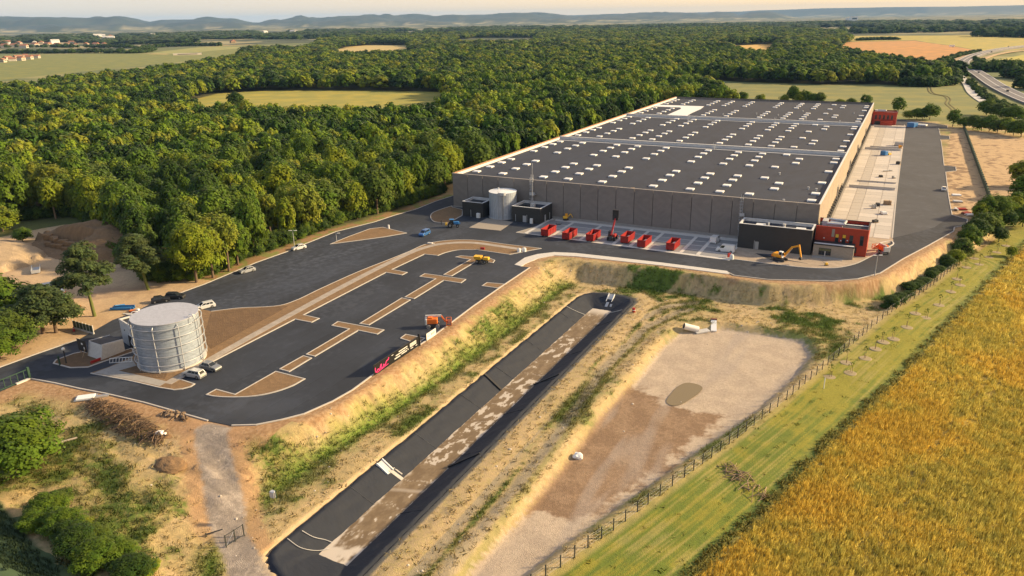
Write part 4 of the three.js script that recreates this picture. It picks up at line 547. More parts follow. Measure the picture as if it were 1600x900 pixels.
{ const [x, z] = [-41.05, -102.69], g = new THREE.IcosahedronGeometry(0.8, 2), p = g.attributes.position; for (let i = 0; i < p.count; i++) { const k = 1 + 0.25 * nz3(p.getX(i) * 1.3, p.getY(i) * 1.3, p.getZ(i) * 1.3); p.setXYZ(i, p.getX(i) * k * 1.15, p.getY(i) * k * 0.75, p.getZ(i) * k); } g.computeVertexNormals(); const b = mesh('boulder', clean(g), M.white); b.position.set(x, -5.2, z); tag(b, 'white boulder on the left side of the dry basin', 'boulder'); }
{ const [x, z] = [-52.87, -167.4], o = thing('barrier_post', 'small red barrel beside the far end of the lined basin', 'barrel', [x, height(x, z), z]); mesh('barrel', [cy(0.4, 0.4, 1.1)], M.red, o); mesh('band', [cy(0.42, 0.42, 0.15, 0, 0.5)], M.white, o); }

// ---------------------------------------------------------------- tanks and gatehouse
{ // sprinkler tank of plain galvanised sheets before the warehouse
  const o = thing('water_tank', 'silver corrugated water tank between the two small black plant rooms', 'water tank', [-118.6, 0, -224.2]), r = 4.7, h = 9.0;
  const galvT = paint(256, 256, (u, v) => { const k = 0.75 + 0.12 * tfbm(u, v * 0.3, 9, 4, 5) + 0.08 * Math.sin(u * 2 * Math.PI * 10); return [k, k, k]; });
  const gm = mat(0.55, 0.6, 0.66, 0.4, { metalness: 0.2, map: rep(galvT, 8) }); for (let k = 0; k < 8; k++) mesh('shell_course', [new THREE.CylinderGeometry(r + (k % 2) * 0.015, r + (k % 2) * 0.015, h / 8 - 0.03, 48).translate(0, (k + 0.5) * h / 8, 0)], gm, o);
  mesh('roof', [new THREE.CylinderGeometry(0.3, r + 0.1, 0.45, 48).translate(0, h + 0.22, 0)], M.white, o); mesh('base_ring', [cy(r + 0.25, r + 0.25, 0.2, 0, 0, 0, 40)], M.concrete, o);
  mesh('ladder', [bb(0.08, h + 1, 0.08, 0.6, 0, r + 0.2), bb(0.08, h + 1, 0.08, 1.1, 0, r + 0.15), ...Array.from({ length: 24 }, (_, k) => bx(0.5, 0.05, 0.05, 0.85, 0.4 + k * 0.38, r + 0.18))], M.galv, o); mesh('downpipe', [cy(0.14, 0.14, h, 1.9, 0, r - 0.3), cy(0.1, 0.1, h - 1, 2.4, 0, r - 0.5)], M.steel, o); mesh('platform', [bb(2.2, 0.1, 1.4, 1.9, h - 0.6, r - 0.4), bb(2.2, 0.9, 0.06, 1.9, h - 0.5, r + 0.3), bb(0.06, 0.9, 1.4, 3.0, h - 0.5, r - 0.4)], M.galv, o); mesh('roof_vent', [cy(0.3, 0.3, 0.6, -2.2, h + 0.2, -1)], M.galv, o);
}
{ // big tank by the gate
  const [cx, cz] = [-125.6, -92.9], r = 6.2, h = 9.9, o = thing('water_tank', 'big round tank with pipe hoops and a flat grey lid beside the gatehouse', 'water tank', [cx, 0, cz]);
  const sh = paint(512, 256, (u, v) => { const k = 0.72 + 0.13 * tfbm(u, v, 10, 4, 15) + 0.1 * tn(u, 0.5, 60, 4) * tn(u, v, 5, 12) - 0.12 * ss(0.9, 1, Math.abs(Math.sin(v * Math.PI * 10))); return [k, k * 0.99, k * 0.97]; });
  const sm = mat(0.42, 0.49, 0.59, 0.42, { metalness: 0.12, map: rep(sh, 12, 9) });
  for (let k = 0; k < 6; k++) mesh('shell_course', [new THREE.CylinderGeometry(r, r, h / 6 - 0.03, 64).translate(0, (k + 0.5) * h / 6, 0)], sm, o);
  mesh('lid', [cy(r + 0.12, r + 0.12, 0.12, 0, h, 0, 64)], mat(0.5, 0.51, 0.56, 0.5, { map: dirtyMap }), o); mesh('base_ring', [cy(r + 0.35, r + 0.3, 0.35, 0, 0, 0, 64)], M.concretePale, o);
  for (let k = 0; k < 5; k++) mesh('hoop', [new THREE.TorusGeometry(r + 0.55, 0.07, 6, 72).rotateX(Math.PI / 2).translate(0, 1.6 + k * 1.85, 0)], M.galv, o);
  for (let k = 0; k < 9; k++) { const a = 0.35 + k * 0.698, c = Math.cos(a), s = Math.sin(a); mesh('riser', [cy(0.1, 0.1, h - 0.6, c * (r + 0.5), 0, s * (r + 0.5), 8), rod(V(c * (r + 0.5), h - 0.8, s * (r + 0.5)), V(c * r, h - 0.3, s * r), 0.1), rod(V(c * (r + 0.5), 0.8, s * (r + 0.5)), V(c * r, 0.5, s * r), 0.1)], M.galv, o); }
  mesh('handrail', [new THREE.TorusGeometry(0.9, 0.07, 6, 16).translate(r + 0.2, h - 0.2, -1), rod(V(r + 0.1, h, -2), V(r + 0.6, h + 0.8, -1), 0.06)], M.white, o); mesh('handrail', [new THREE.TorusGeometry(0.9, 0.07, 6, 16).rotateY(0.8).translate(-r, h - 0.6, 2)], M.white, o);
}
{ const o = thing('pump_house', 'white cube-shaped pump house with a black flat roof beside the big tank', 'pump house', [-139.5, 0, -96.2], -0.28); mesh('wall', [bb(5.6, 5.0, 4.8)], mat(0.62, 0.64, 0.66, 0.6, { map: dirtyMap }), o); mesh('roof', [bb(5.1, 0.05, 4.3, 0, 5.0)], M.black, o); mesh('parapet', [bb(5.7, 0.35, 0.3, 0, 5.0, 2.3), bb(5.7, 0.35, 0.3, 0, 5.0, -2.3), bb(0.3, 0.35, 4.3, 2.7, 5.0), bb(0.3, 0.35, 4.3, -2.7, 5.0)], M.whiteWorn, o); mesh('door', [bb(1.6, 2.6, 0.1, 1.7, 0.05, 2.42)], M.black, o); mesh('vent', [bb(0.3, 0.3, 0.1, -0.6, 3.2, 2.42)], M.dark, o); }
{ // gatehouse with a slanting end and a dark roof
  const o = thing('gatehouse', 'small white gatehouse with slanting end wall and dark roof by the access road', 'gatehouse', [-140.7, 0, -89.2], 1.5); o.scale.x = 0.6; const s = new THREE.Shape([[-4.6, 0], [4.2, 0], [4.2, 2.5], [-3.2, 2.95]].map((q) => new THREE.Vector2(...q)));
  mesh('wall', [new THREE.ExtrudeGeometry(s, { depth: 4.6, bevelEnabled: true, bevelSize: 0.06, bevelThickness: 0.06, bevelSegments: 1 }).translate(0, 0, -2.3)], mat(0.66, 0.63, 0.58, 0.7, { map: dirtyMap }), o); mesh('roof', [bx(7.0, 0.14, 4.1, 0.55, 2.82, 0, 0, 0, -0.06)], mat(0.1, 0.09, 0.085, 0.85, { map: wear9 }), o); mesh('roof_edge', [bx(7.4, 0.2, 0.2, 0.5, 2.86, 2.2, 0, 0, -0.06), bx(7.4, 0.2, 0.2, 0.5, 2.86, -2.2, 0, 0, -0.06)], M.whiteWorn, o);
  const scr = thing('information_board', 'black site board on wooden legs at the end of the gatehouse', 'notice board', [-144.4, 0, -86.6], -0.1); mesh('board', [bb(3.0, 2.5, 0.14, 0, 0.9)], M.black, scr); mesh('leg', [bb(0.14, 2.6, 0.14, -1.2, 0, -0.15)], M.wood, scr); mesh('leg', [bb(0.14, 2.6, 0.14, 1.2, 0, -0.15)], M.wood, scr); mesh('prop', [rod(V(1.2, 0, 1.0), V(1.2, 1.6, 0.1), 0.07)], M.wood, scr); mesh('notice', [bb(0.5, 0.4, 0.03, 0.3, 2.4, 0.09), bb(0.3, 0.5, 0.03, 0.9, 1.5, 0.09)], M.white, scr);
}
{ const [x, z] = [-143.74, -82.35], o = thing('globe_lamp', 'white globe lamp on a black post by the gatehouse island', 'lamp post', [x, 0, z]); mesh('post', [cy(0.09, 0.12, 3.0)], M.black, o); mesh('globe', [new THREE.SphereGeometry(0.33, 16, 12).translate(0, 3.2, 0)], M.lampM, o); mesh('box', [bb(0.25, 0.3, 0.2, 0, 2.2)], M.dark, o); }
{ const [x, z] = [-144.06, -81.21], o = thing('gate_post', 'dark green gate post at the tip of the gatehouse island', 'gate post', [x, 0, z]); mesh('post', [bb(0.26, 2.0, 0.26)], M.greenFence, o); mesh('cap', [bb(0.32, 0.06, 0.32, 0, 2)], M.greenFence, o); }
function lampPost(label, x, z, h, y = 0, double = false, m = M.galv) { const o = thing('lamp_post', label, 'lamp post', [x, y, z], 0.5); mesh('post', [cy(0.07, 0.12, h)], m, o); mesh('arm', [rod(V(double ? -0.9 : 0, h, 0), V(0.9, h + 0.1, 0), 0.05)], m, o); for (const s of double ? [-1, 1] : [1]) mesh('lantern', [rb(0.9, 0.14, 0.36, 0.05, s * 0.8, h)], M.lampM, o); }
lampPost('tall street lamp on the embankment edge at the road bend by the red offices', ...[-1.45, -207.32], 5.5, 0, true);
lampPost('slim street lamp in front of the forest beside the white car', ...[-160.11, -166.54], 4.8, 0, true);
lampPost('short pale lamp post at the tip of the triangular island', ...[-151.89, -176.34], 2.4);
{ const a = [-143.57, -74.79], b = [-143.39, -68.99], L = Math.hypot(a[0] - b[0], a[1] - b[1]), o = thing('sliding_gate', 'dark green sliding gate at the left end of the access road', 'gate', [a[0], 0, a[1]], Math.PI / 2); mesh('gate_post', [bb(0.4, 2.5, 0.4)], M.greenFence, o); mesh('frame', [bb(L + 4, 0.14, 0.12, -(L + 4) / 2, 2.0), bb(L + 4, 0.14, 0.12, -(L + 4) / 2, 0.15)], M.greenFence, o); for (let k = 0; k < 8; k++) mesh('upright', [bb(0.12, 1.75, 0.1, -0.9 - k * 1.25, 0.28)], M.greenFence, o); mesh('concrete_base', [bb(2.6, 0.3, 0.5, -1.4, 0, 0.1)], M.concretePale, o); }
{ const a = [-159.98, -95.1], b = [-152.75, -94.82], L = Math.hypot(a[0] - b[0], a[1] - b[1]), o = thing('sliding_gate', 'pale sliding gate with dark panels below the pine trees', 'gate', [a[0], 0, a[1]], -Math.atan2(b[1] - a[1], b[0] - a[0])); for (let k = 0; k < 6; k++) mesh('panel', [bb(L / 6 - 0.16, 1.5, 0.08, (k + 0.5) * L / 6, 0.4)], M.greenFence, o); for (let k = 0; k < 7; k++) mesh('upright', [bb(0.12, 2.0, 0.14, k * L / 6, 0.1)], M.whiteWorn, o); mesh('rail', [bb(L, 0.4, 0.3, L / 2, 0)], M.whiteWorn, o); }
{ const a = [-75.64, -58.97], b = [-75.26, -61.91], L = Math.hypot(a[0] - b[0], a[1] - b[1]), y = height(...a), o = thing('field_gate', 'dark metal gate across the dirt track at the bottom of the bank', 'gate', [a[0], y, a[1]], -Math.atan2(b[1] - a[1], b[0] - a[0])); for (const x of [0, L / 2, L]) mesh('post', [bb(0.11, 2.0, 0.11, x)], M.postDark, o); mesh('frame', [bb(L, 0.08, 0.06, L / 2, 1.85), bb(L, 0.08, 0.06, L / 2, 0.2)], M.postDark, o); mesh('mesh_wire', Array.from({ length: 12 }, (_, k) => bb(0.025, 1.6, 0.025, (k + 0.5) * L / 12, 0.25)), M.postDark, o).userData.kind = 'stuff'; mesh('brace', [rod(V(0.1, 0.3, 0), V(L / 2, 1.8, 0), 0.035)], M.galv, o); }
{ const a = [-79.79, -59.25], b = [-78.42, -61.01], y = height(...a), o = thing('swing_barrier', 'black bar lying across the edge of the dirt track', 'barrier', [a[0], y, a[1]]); mesh('bar', [rod(V(0, 0.5, 0), V(b[0] - a[0], 0.6, b[1] - a[1]), 0.09)], M.black, o); mesh('post', [bb(0.16, 0.7, 0.16)], M.postDark, o); }
{ // fence along the grass strip
  const pts = smoothLine(FENCE, 40), o = thing('post_fence', 'long wire fence on dark posts between the dry basin and the grass strip', 'fence'), posts = []; let acc = 0; let last = pts[0]; posts.push(last);
  for (const p of pts) { acc += Math.hypot(p[0] - last[0], p[1] - last[1]); last = p; if (acc >= 2.6) { posts.push(p); acc = 0; } }
  const pg = merge([bb(0.14, 2.0, 0.14), bb(0.17, 0.05, 0.17, 0, 2)]); posts.forEach(([x, z]) => { const q = mesh('post', pg, M.postDark, o); q.position.set(x, height(x, z) - 0.1, z); });
  const wires = []; for (let i = 0; i + 1 < posts.length; i++) { const [a, b] = [posts[i], posts[i + 1]], ya = height(...a), yb = height(...b); for (const h of [0.3, 0.9, 1.5, 1.85]) wires.push(rod(V(a[0], ya + h, a[1]), V(b[0], yb + h, b[1]), 0.012, 3)); } mesh('wire', wires, M.galv, o).userData.kind = 'stuff';
}
{ const o = thing('green_fence', 'long dark green mesh fence between the two bare earth yards at right', 'fence', [31, 0, -408]); mesh('screen', [bb(0.5, 1.9, 224)], M.greenFence, o); for (let k = 0; k < 46; k++) mesh('post', [bb(0.65, 2.1, 0.14, 0, 0, -112 + k * 4.97)], M.greenFence, o); }
{ // lettered hoarding on the edge of the car park; its lettering cannot be read in the photograph
  const c = document.createElement('canvas'); c.width = 1024; c.height = 160; const g = c.getContext('2d'); g.fillStyle = '#08080a'; g.fillRect(0, 0, 1024, 160); g.strokeStyle = '#de2f78'; g.lineCap = 'round'; g.lineJoin = 'round'; g.lineWidth = 17;
  g.beginPath(); g.moveTo(28, 60); g.bezierCurveTo(20, 120, 40, 150, 70, 112); g.bezierCurveTo(90, 70, 95, 150, 120, 116); g.bezierCurveTo(150, 20, 175, 60, 140, 96); g.bezierCurveTo(160, 150, 190, 120, 205, 82); g.bezierCurveTo(220, 120, 240, 120, 255, 70); g.bezierCurveTo(280, 40, 310, 70, 318, 28); g.stroke(); g.lineWidth = 10; g.beginPath(); g.moveTo(60, 146); g.lineTo(300, 120); g.stroke();
  g.fillStyle = '#c4c4c0'; for (const [x, y, w, h] of [[380, 22, 40, 10], [540, 30, 200, 18], [470, 66, 220, 18], [700, 62, 40, 16], [440, 106, 130, 20], [596, 98, 130, 18], [742, 90, 22, 18], [800, 28, 150, 62], [812, 108, 60, 14], [930, 112, 40, 12]]) g.fillRect(x, y, w, h); g.fillStyle = '#0d0d10'; for (let k = 0; k < 7; k++) g.fillRect(815 + k * 19, 38 + (k % 3) * 4, 5, 40);
  const t = new THREE.CanvasTexture(c); t.colorSpace = THREE.SRGBColorSpace; const L = 15.6, o = thing('hoarding', 'black advertising hoarding with pink and white lettering along the car park edge', 'hoarding', [-83.75, 0.05, -112], Math.PI / 2);
  mesh('board', [bb(L, 2.15, 0.12, 0, 0.1)], M.black, o); const f = mesh('printed_face', new THREE.PlaneGeometry(L - 0.1, 2.05).translate(0, 1.17, 0.066), mat(1, 1, 1, 0.95, { map: t, }), o); mesh('end_fin', [bb(0.16, 2.7, 0.5, L / 2, 0)], M.black, o); for (let k = 0; k < 6; k++) mesh('post', [bb(0.1, 2.2, 0.1, -L / 2 + 0.6 + k * 2.9, 0, -0.12)], M.postDark, o);
  const c2 = document.createElement('canvas'); c2.width = 256; c2.height = 128; const g2 = c2.getContext('2d'); g2.fillStyle = '#dcd8d0'; g2.fillRect(0, 0, 256, 128); g2.fillStyle = '#9a938c'; for (const [x, y, w, h] of [[120, 38, 36, 46], [164, 34, 30, 46], [202, 32, 20, 44], [30, 60, 50, 14]]) g2.fillRect(x, y, w, h); const t2 = new THREE.CanvasTexture(c2); t2.colorSpace = THREE.SRGBColorSpace;
  const w = thing('hoarding', 'small white board beyond the black hoarding at the car park edge', 'sign board', [-83.8, 0.05, -124.4], Math.PI / 2); mesh('board', [bb(3.7, 1.5, 0.1, 0, 0.1)], M.whiteWorn, w); mesh('printed_face', new THREE.PlaneGeometry(3.6, 1.4).translate(0, 0.85, 0.056), mat(1, 1, 1, 0.7, { map: t2 }), w); mesh('post', [bb(0.12, 1.7, 0.12, -1.9, 0)], M.black, w); mesh('post', [bb(0.1, 1.7, 0.1, 1.8, 0, -0.1)], M.black, w);
}
{ const [x, z] = [-133.65, -87.4], o = thing('bicycle_rack', 'white metal rack of slanting bars on paving beside the big tank', 'rack', [x, 0.12, z], 0.6); for (let k = 0; k < 8; k++) mesh('bar', [rod(V(-2.4 + k * 0.6, 0, 0), V(-2.0 + k * 0.6, 1.15, 0.3), 0.06)], M.white, o); mesh('rail', [rod(V(-2.4, 0.05, 0), V(2, 0.05, 0), 0.06), rod(V(-2.1, 1.15, 0.3), V(2.3, 1.15, 0.3), 0.06)], M.white, o); }

// ---------------------------------------------------------------- vehicles
function hull(b, t, y0, y1) { // frustum from [x0, x1, half width] below to the same above
  const p = [[b[0], y0, -b[2]], [b[1], y0, -b[2]], [b[1], y0, b[2]], [b[0], y0, b[2]], [t[0], y1, -t[2]], [t[1], y1, -t[2]], [t[1], y1, t[2]], [t[0], y1, t[2]]], f = [[4, 7, 6, 5], [0, 1, 2, 3], [0, 4, 5, 1], [2, 6, 7, 3], [1, 5, 6, 2], [3, 7, 4, 0]], a = [];
  for (const [i, j, k, l] of f) a.push(...p[i], ...p[j], ...p[k], ...p[i], ...p[k], ...p[l]); const g = new THREE.BufferGeometry(); g.setAttribute('position', new THREE.Float32BufferAttribute(a, 3)); g.computeVertexNormals(); return { g, p };
}
function pane(q, in1, in2, lift) { // a thin pane lying on the quad q, inset
  const v = q.map((k) => V(...k)), L = (a, b, t) => a.clone().lerp(b, t), r = [L(L(v[0], v[1], in1), L(v[3], v[2], in1), in2), L(L(v[0], v[1], 1 - in1), L(v[3], v[2], 1 - in1), in2), L(L(v[0], v[1], 1 - in1), L(v[3], v[2], 1 - in1), 1 - in2), L(L(v[0], v[1], in1), L(v[3], v[2], in1), 1 - in2)], n = r[1].clone().sub(r[0]).cross(r[3].clone().sub(r[0])).normalize().multiplyScalar(lift), a = [];
  const s = r.map((k) => k.clone().add(n)); for (const [i, j, k] of [[0, 1, 2], [0, 2, 3]]) a.push(...s[i].toArray(), ...s[j].toArray(), ...s[k].toArray()); for (let i = 0; i < 4; i++) { const j = (i + 1) % 4; a.push(...r[i].toArray(), ...r[j].toArray(), ...s[j].toArray(), ...r[i].toArray(), ...s[j].toArray(), ...s[i].toArray()); }
  const g = new THREE.BufferGeometry(); g.setAttribute('position', new THREE.Float32BufferAttribute(a, 3)); g.computeVertexNormals(); return g;
}
function car(label, a, b, paintM, o = {}) { // rear at a, nose at b, on the ground
  const K = o.kind ?? 'hatch', L = o.len ?? { hatch: 4.2, estate: 4.6, mpv: 4.4, van: 5.2 }[K], W = K === 'van' ? 0.98 : 0.88, H = { hatch: 1.48, estate: 1.5, mpv: 1.72, van: 2.05 }[K], base = o.y ?? 0.02, belt = { hatch: 0.92, estate: 0.92, mpv: 1.02, van: 1.15 }[K];
  const t = thing(K === 'van' ? 'van' : 'car', label, K === 'van' ? 'van' : 'car', [(a[0] + b[0]) / 2, base, (a[1] + b[1]) / 2], -Math.atan2(b[1] - a[1], b[0] - a[0]), o.group), h = L / 2, wr = 0.32, wx = L * 0.31;
  const nose = K === 'van' ? 0.95 : belt - 0.12, s = new THREE.Shape(); s.moveTo(-h + 0.06, 0.25); s.lineTo(-wx - 0.4, 0.22); s.absarc(-wx, 0.3, 0.38, Math.PI, 0, true); s.lineTo(wx - 0.4, 0.2); s.absarc(wx, 0.3, 0.38, Math.PI, 0, true); s.lineTo(h - 0.06, 0.25); s.lineTo(h, 0.5); s.quadraticCurveTo(h - 0.05, nose - 0.12, h - 0.3, nose); s.lineTo(h - (K === 'van' ? 0.9 : 1.15), belt + 0.02); s.lineTo(-h + 0.08, belt); s.lineTo(-h, 0.55); s.closePath();
  mesh('body', [new THREE.ExtrudeGeometry(s, { depth: 2 * W - 0.16, bevelEnabled: true, bevelSize: 0.07, bevelThickness: 0.08, bevelSegments: 2, curveSegments: 8 }).translate(0, 0, -W + 0.08)], paintM, t);
  const x0 = -h + (K === 'hatch' ? 0.22 : 0.1), c = { hatch: [[x0, h - 1.05, W - 0.06], [-h + 0.75, h - 1.95, W - 0.24]], estate: [[x0, h - 1.05, W - 0.06], [-h + 0.4, h - 1.95, W - 0.24]], mpv: [[x0, h - 0.7, W - 0.05], [-h + 0.35, h - 1.7, W - 0.2]], van: [[-h + 0.05, h - 0.75, W - 0.02], [-h + 0.12, h - 1.6, W - 0.14]] }[K], f = hull(c[0], c[1], belt - 0.03, H), p = f.p;
  mesh('cabin', [f.g], paintM, t); mesh('roof', [rb(c[1][1] - c[1][0] + 0.1, 0.09, c[1][2] * 2 + 0.06, 0.04, (c[1][0] + c[1][1]) / 2, H - 0.04)], o.roof ?? paintM, t);
  mesh('windscreen', [pane([p[1], p[2], p[6], p[5]].reverse(), 0.07, 0.1, 0.015)], M.glass, t); if (K !== 'van') mesh('rear_window', [pane([p[3], p[0], p[4], p[7]].reverse(), 0.1, 0.12, 0.015)], M.glass, t);
  for (const q of [[p[0], p[1], p[5], p[4]], [p[2], p[3], p[7], p[6]]]) { const A = q.map((k) => V(...k)), cut = (t0, t1) => { const flip = q[0] === p[2]; const lo = (u) => A[0].clone().lerp(A[1], flip ? 1 - u : u), hi = (u) => A[3].clone().lerp(A[2], flip ? 1 - u : u); const z = [lo(t0), lo(t1), hi(t1), hi(t0)]; return (flip ? [z[1], z[0], z[3], z[2]] : z).map((k) => k.toArray()); }; const cuts = K === 'van' ? [[0.7, 0.97]] : [[0.08, 0.34], [0.36, 0.64], [0.66, 0.95]]; for (const [u, w] of cuts) mesh('side_window', [pane(cut(u, w).reverse(), 0.02, 0.12, 0.015)], M.glass, t); }
  for (const sx of [-1, 1]) for (const sz of [-1, 1]) { const w = mesh('wheel', [wheelG(wr, 0.22, sx * wx, sz * (W - 0.1))], M.rubber, t); mesh('rim', [wheelG(wr * 0.6, 0.24, sx * wx, sz * (W - 0.095), wr)], M.rimM, w); }
  for (const sz of [-1, 1]) { mesh('headlight', [rb(0.22, 0.16, 0.4, 0.05, h - 0.1, nose - 0.34, sz * (W - 0.28))], M.lampM, t); mesh('tail_light', [rb(0.1, 0.3, 0.2, 0.04, -h + 0.02, belt - 0.4, sz * (W - 0.16))], M.tail, t); mesh('mirror', [rb(0.14, 0.16, 0.2, 0.05, h - 1.35, belt + 0.02, sz * (W + 0.1))], paintM, t); }
  mesh('bumper', [rb(0.14, 0.24, 1.5, 0.06, h - 0.03, 0.24, 0), rb(0.14, 0.26, 1.5, 0.06, -h + 0.03, 0.26, 0)], M.dark, t); if (K !== 'van') mesh('number_plate', [bb(0.03, 0.11, 0.5, -h - 0.05, 0.55)], mat(0.6, 0.5, 0.1, 0.5), t);
  return t;
}
const Pw = metalPaint(0.75, 0.75, 0.74), Ps = metalPaint(0.42, 0.43, 0.44), Pk = metalPaint(0.025, 0.027, 0.032), Pg = metalPaint(0.2, 0.21, 0.22), Pb = metalPaint(0.03, 0.14, 0.4);
car('silver estate car parked in the first bay below the big tank', [-113.33, -89.47], [-117.35, -89.11], Ps, { kind: 'estate' });
car('dark grey car parked beside the silver estate below the big tank', [-116.81, -92.84], [-113, -93.04], Pg);
car('black car parked by the kerb on the access road above the big tank', [-156.89, -117.9], [-153.5, -119.45], Pk, { kind: 'estate' });
car('black car half hidden behind the lid of the big tank', [-157.41, -114.2], [-155.5, -116.55], Pk);
car('white car parked on the access road beside the big tank', [-142.13, -118.33], [-143.68, -115.28], Pw, { kind: 'estate' });
car('grey car parked at the edge of the forest on the access road', [-153.68, -143.25], [-154.87, -139.98], Ps);
car('white car standing near the forest beside a slim street lamp', [-155.8, -166.22], [-157.13, -162.71], Pw);
car('blue people carrier driving on the asphalt left of the plant rooms', [-130.45, -195.94], [-130.34, -190.24], Pb, { kind: 'mpv' });
car('white car parked at the right edge of the long truck yard', [16.6, -323.38], [16.98, -330.95], Pw);
car('white panel van parked side-on beside the large black plant room', [-38.24, -213.63], [-43.46, -213.39], Pw, { kind: 'van' });
car('white van parked behind the side-on van on the concrete yard', [-46.1, -217.59], [-45.39, -226.2], Pw, { kind: 'van', len: 4.6 });
for (const [l, a, b, y] of [['dark car farthest away on the motorway', [159.33, -1752.16], [144.44, -1705.84], 1.5], ['dark lorry on the motorway beside a bush', [105.18, -1471.17], [112.81, -1506.16], 1.5], ['white car on the near side of the motorway bend', [81.65, -1425.02], [88.6, -1458.2], 1.5], ['dark car in the middle of the motorway', [61.8, -968.58], [65.56, -1005.02], 1.5], ['dark car nearest on the motorway at the right edge', [72.11, -746.74], [71.99, -773.43], 1.5]]) car(l, a, b, /white/.test(l) ? Pw : Pk, { y: y - 0.3, kind: /lorry/.test(l) ? 'van' : 'hatch', len: /lorry/.test(l) ? 8 : 4.5 });
// red skips
function skip(label, a, b) { // front end at a, far end at b
  const L = 6.2, w = 2.5, h = 1.9, t = thing('skip', label, 'skip', [(a[0] + b[0]) / 2, 0.06, (a[1] + b[1]) / 2], Math.atan2(b[0] - a[0], b[1] - a[1]), 'red roll-off skips on the concrete yard');
  mesh('side_wall', [bb(0.1, h, L, w / 2 - 0.05, 0.25)], M.red, t); mesh('side_wall', [bb(0.1, h, L, -w / 2 + 0.05, 0.25)], M.red, t); mesh('end_wall', [bb(w - 0.2, h, 0.1, 0, 0.25, L / 2 - 0.05)], M.red, t); mesh('tailgate', [bb(w - 0.2, h, 0.1, 0, 0.25, -L / 2 + 0.05), bb(0.1, h, 0.08, -0.5, 0.25, -L / 2 - 0.03), bb(0.1, h, 0.08, 0.5, 0.25, -L / 2 - 0.03)], M.red, t); mesh('floor', [bb(w - 0.1, 0.12, L - 0.1, 0, 0.22)], M.rust, t);
  mesh('top_rail', [bb(0.2, 0.14, L + 0.1, w / 2, 0.25 + h), bb(0.2, 0.14, L + 0.1, -w / 2, 0.25 + h), bb(w, 0.14, 0.2, 0, 0.25 + h, L / 2), bb(w, 0.14, 0.2, 0, 0.25 + h, -L / 2)], M.red, t);
  for (let k = 0; k < 5; k++) for (const s of [-1, 1]) mesh('rib', [bb(0.09, h, 0.12, s * (w / 2 + 0.04), 0.25, -2.4 + k * 1.2)], M.red, t);
  for (const s of [-1, 1]) { mesh('runner', [bb(0.16, 0.22, L, s * 0.6, 0)], M.dark, t); mesh('roller', [wheelG(0.14, 0.3, 2.7, 0).rotateY(Math.PI / 2).translate(s * 0.9, 0, 0)], M.dark, t); }
  mesh('rubble', [rb(2.15, 0.7, 5.7, 0.15, 0, 0.3, 0)], M.bark, t); mesh('rubble', [rb(1.3, 0.35, 2.6, 0.15, -0.2, 0.9, 1.2), rb(0.9, 0.3, 1.2, 0.12, 0.4, 0.9, -1.6)], M.cream, t); mesh('placard', [bb(0.03, 0.35, 0.5, w / 2 + 0.02, 1.2, -0.6)], M.white, t); return t;
}
const skipAt = [[[-96.32, -206.87], 'red skip nearest the black plant room with the mast, leftmost of the row'], [[-88.72, -205.87], 'second red skip from the left on the concrete yard'], [[-81.44, -207.15], 'red skip standing just left of the red telehandler'], [[-71.21, -209.41], 'red skip standing just right of the red telehandler'], [[-65.29, -207.23], 'fifth red skip from the left, close beside its left neighbour'], [[-56.78, -207.8], 'rightmost red skip, standing alone nearest the white vans']];
skipAt.forEach(([p, l]) => skip(l, [p[0] + 1.3, p[1]], [p[0] + 1.3, p[1] - 6]));
// machines
function tyres(t, xs, zs, r, w, m = M.rubber) { for (const x of xs) for (const z of zs) { const k = mesh('wheel', [wheelG(r, w, x, z)], m, t); mesh('rim', [wheelG(r * 0.5, w + 0.04, x, z, r)], M.rimM, k); } }
{ const [x, z] = [-75.67, -210.48], t = thing('telehandler', 'red telehandler with raised boom carrying a black cage on the concrete yard', 'telehandler', [x + 1, 0.06, z - 1.6], Math.PI / 2 + 0.1); mesh('chassis', [rb(4.4, 0.8, 1.2, 0.15, 0, 0.5)], M.dark, t); mesh('engine_cover', [rb(2.2, 0.8, 0.8, 0.15, -0.4, 1.1, 0.75)], M.red, t); mesh('cab', [hull([-0.9, 0.9, 0.45], [-0.7, 0.6, 0.4], 1.1, 2.5).g.translate(0, 0, -0.75)], M.glass, t); mesh('cab_roof', [rb(1.5, 0.12, 0.95, 0.05, 0, 2.5, -0.75)], M.black, t); tyres(t, [-1.5, 1.5], [-1, 1], 0.62, 0.45); const b = mesh('boom', [beam(V(-1.8, 1.9, 0), V(2.2, 5.2, 0), 0.42, 0.46)], M.red, t); mesh('inner_boom', [beam(V(1.9, 4.95, 0), V(3.0, 5.9, 0), 0.3, 0.32)], M.red, b); mesh('ram', [rod(V(0.6, 1.2, 0), V(0.9, 4.0, 0), 0.09)], M.galv, b); const c = mesh('carriage', [bb(0.2, 1.2, 1.7, 3.1, 5.3)], M.black, t); mesh('cage', [bb(0.08, 2.2, 1.9, 3.3, 6.2), bb(0.9, 0.1, 1.9, 3.7, 6.1), bb(0.9, 0.1, 1.9, 3.7, 8.3)], M.black, c); mesh('stabiliser', [bb(0.4, 0.5, 2.6, 2.2, 0.3)], M.red, t); }
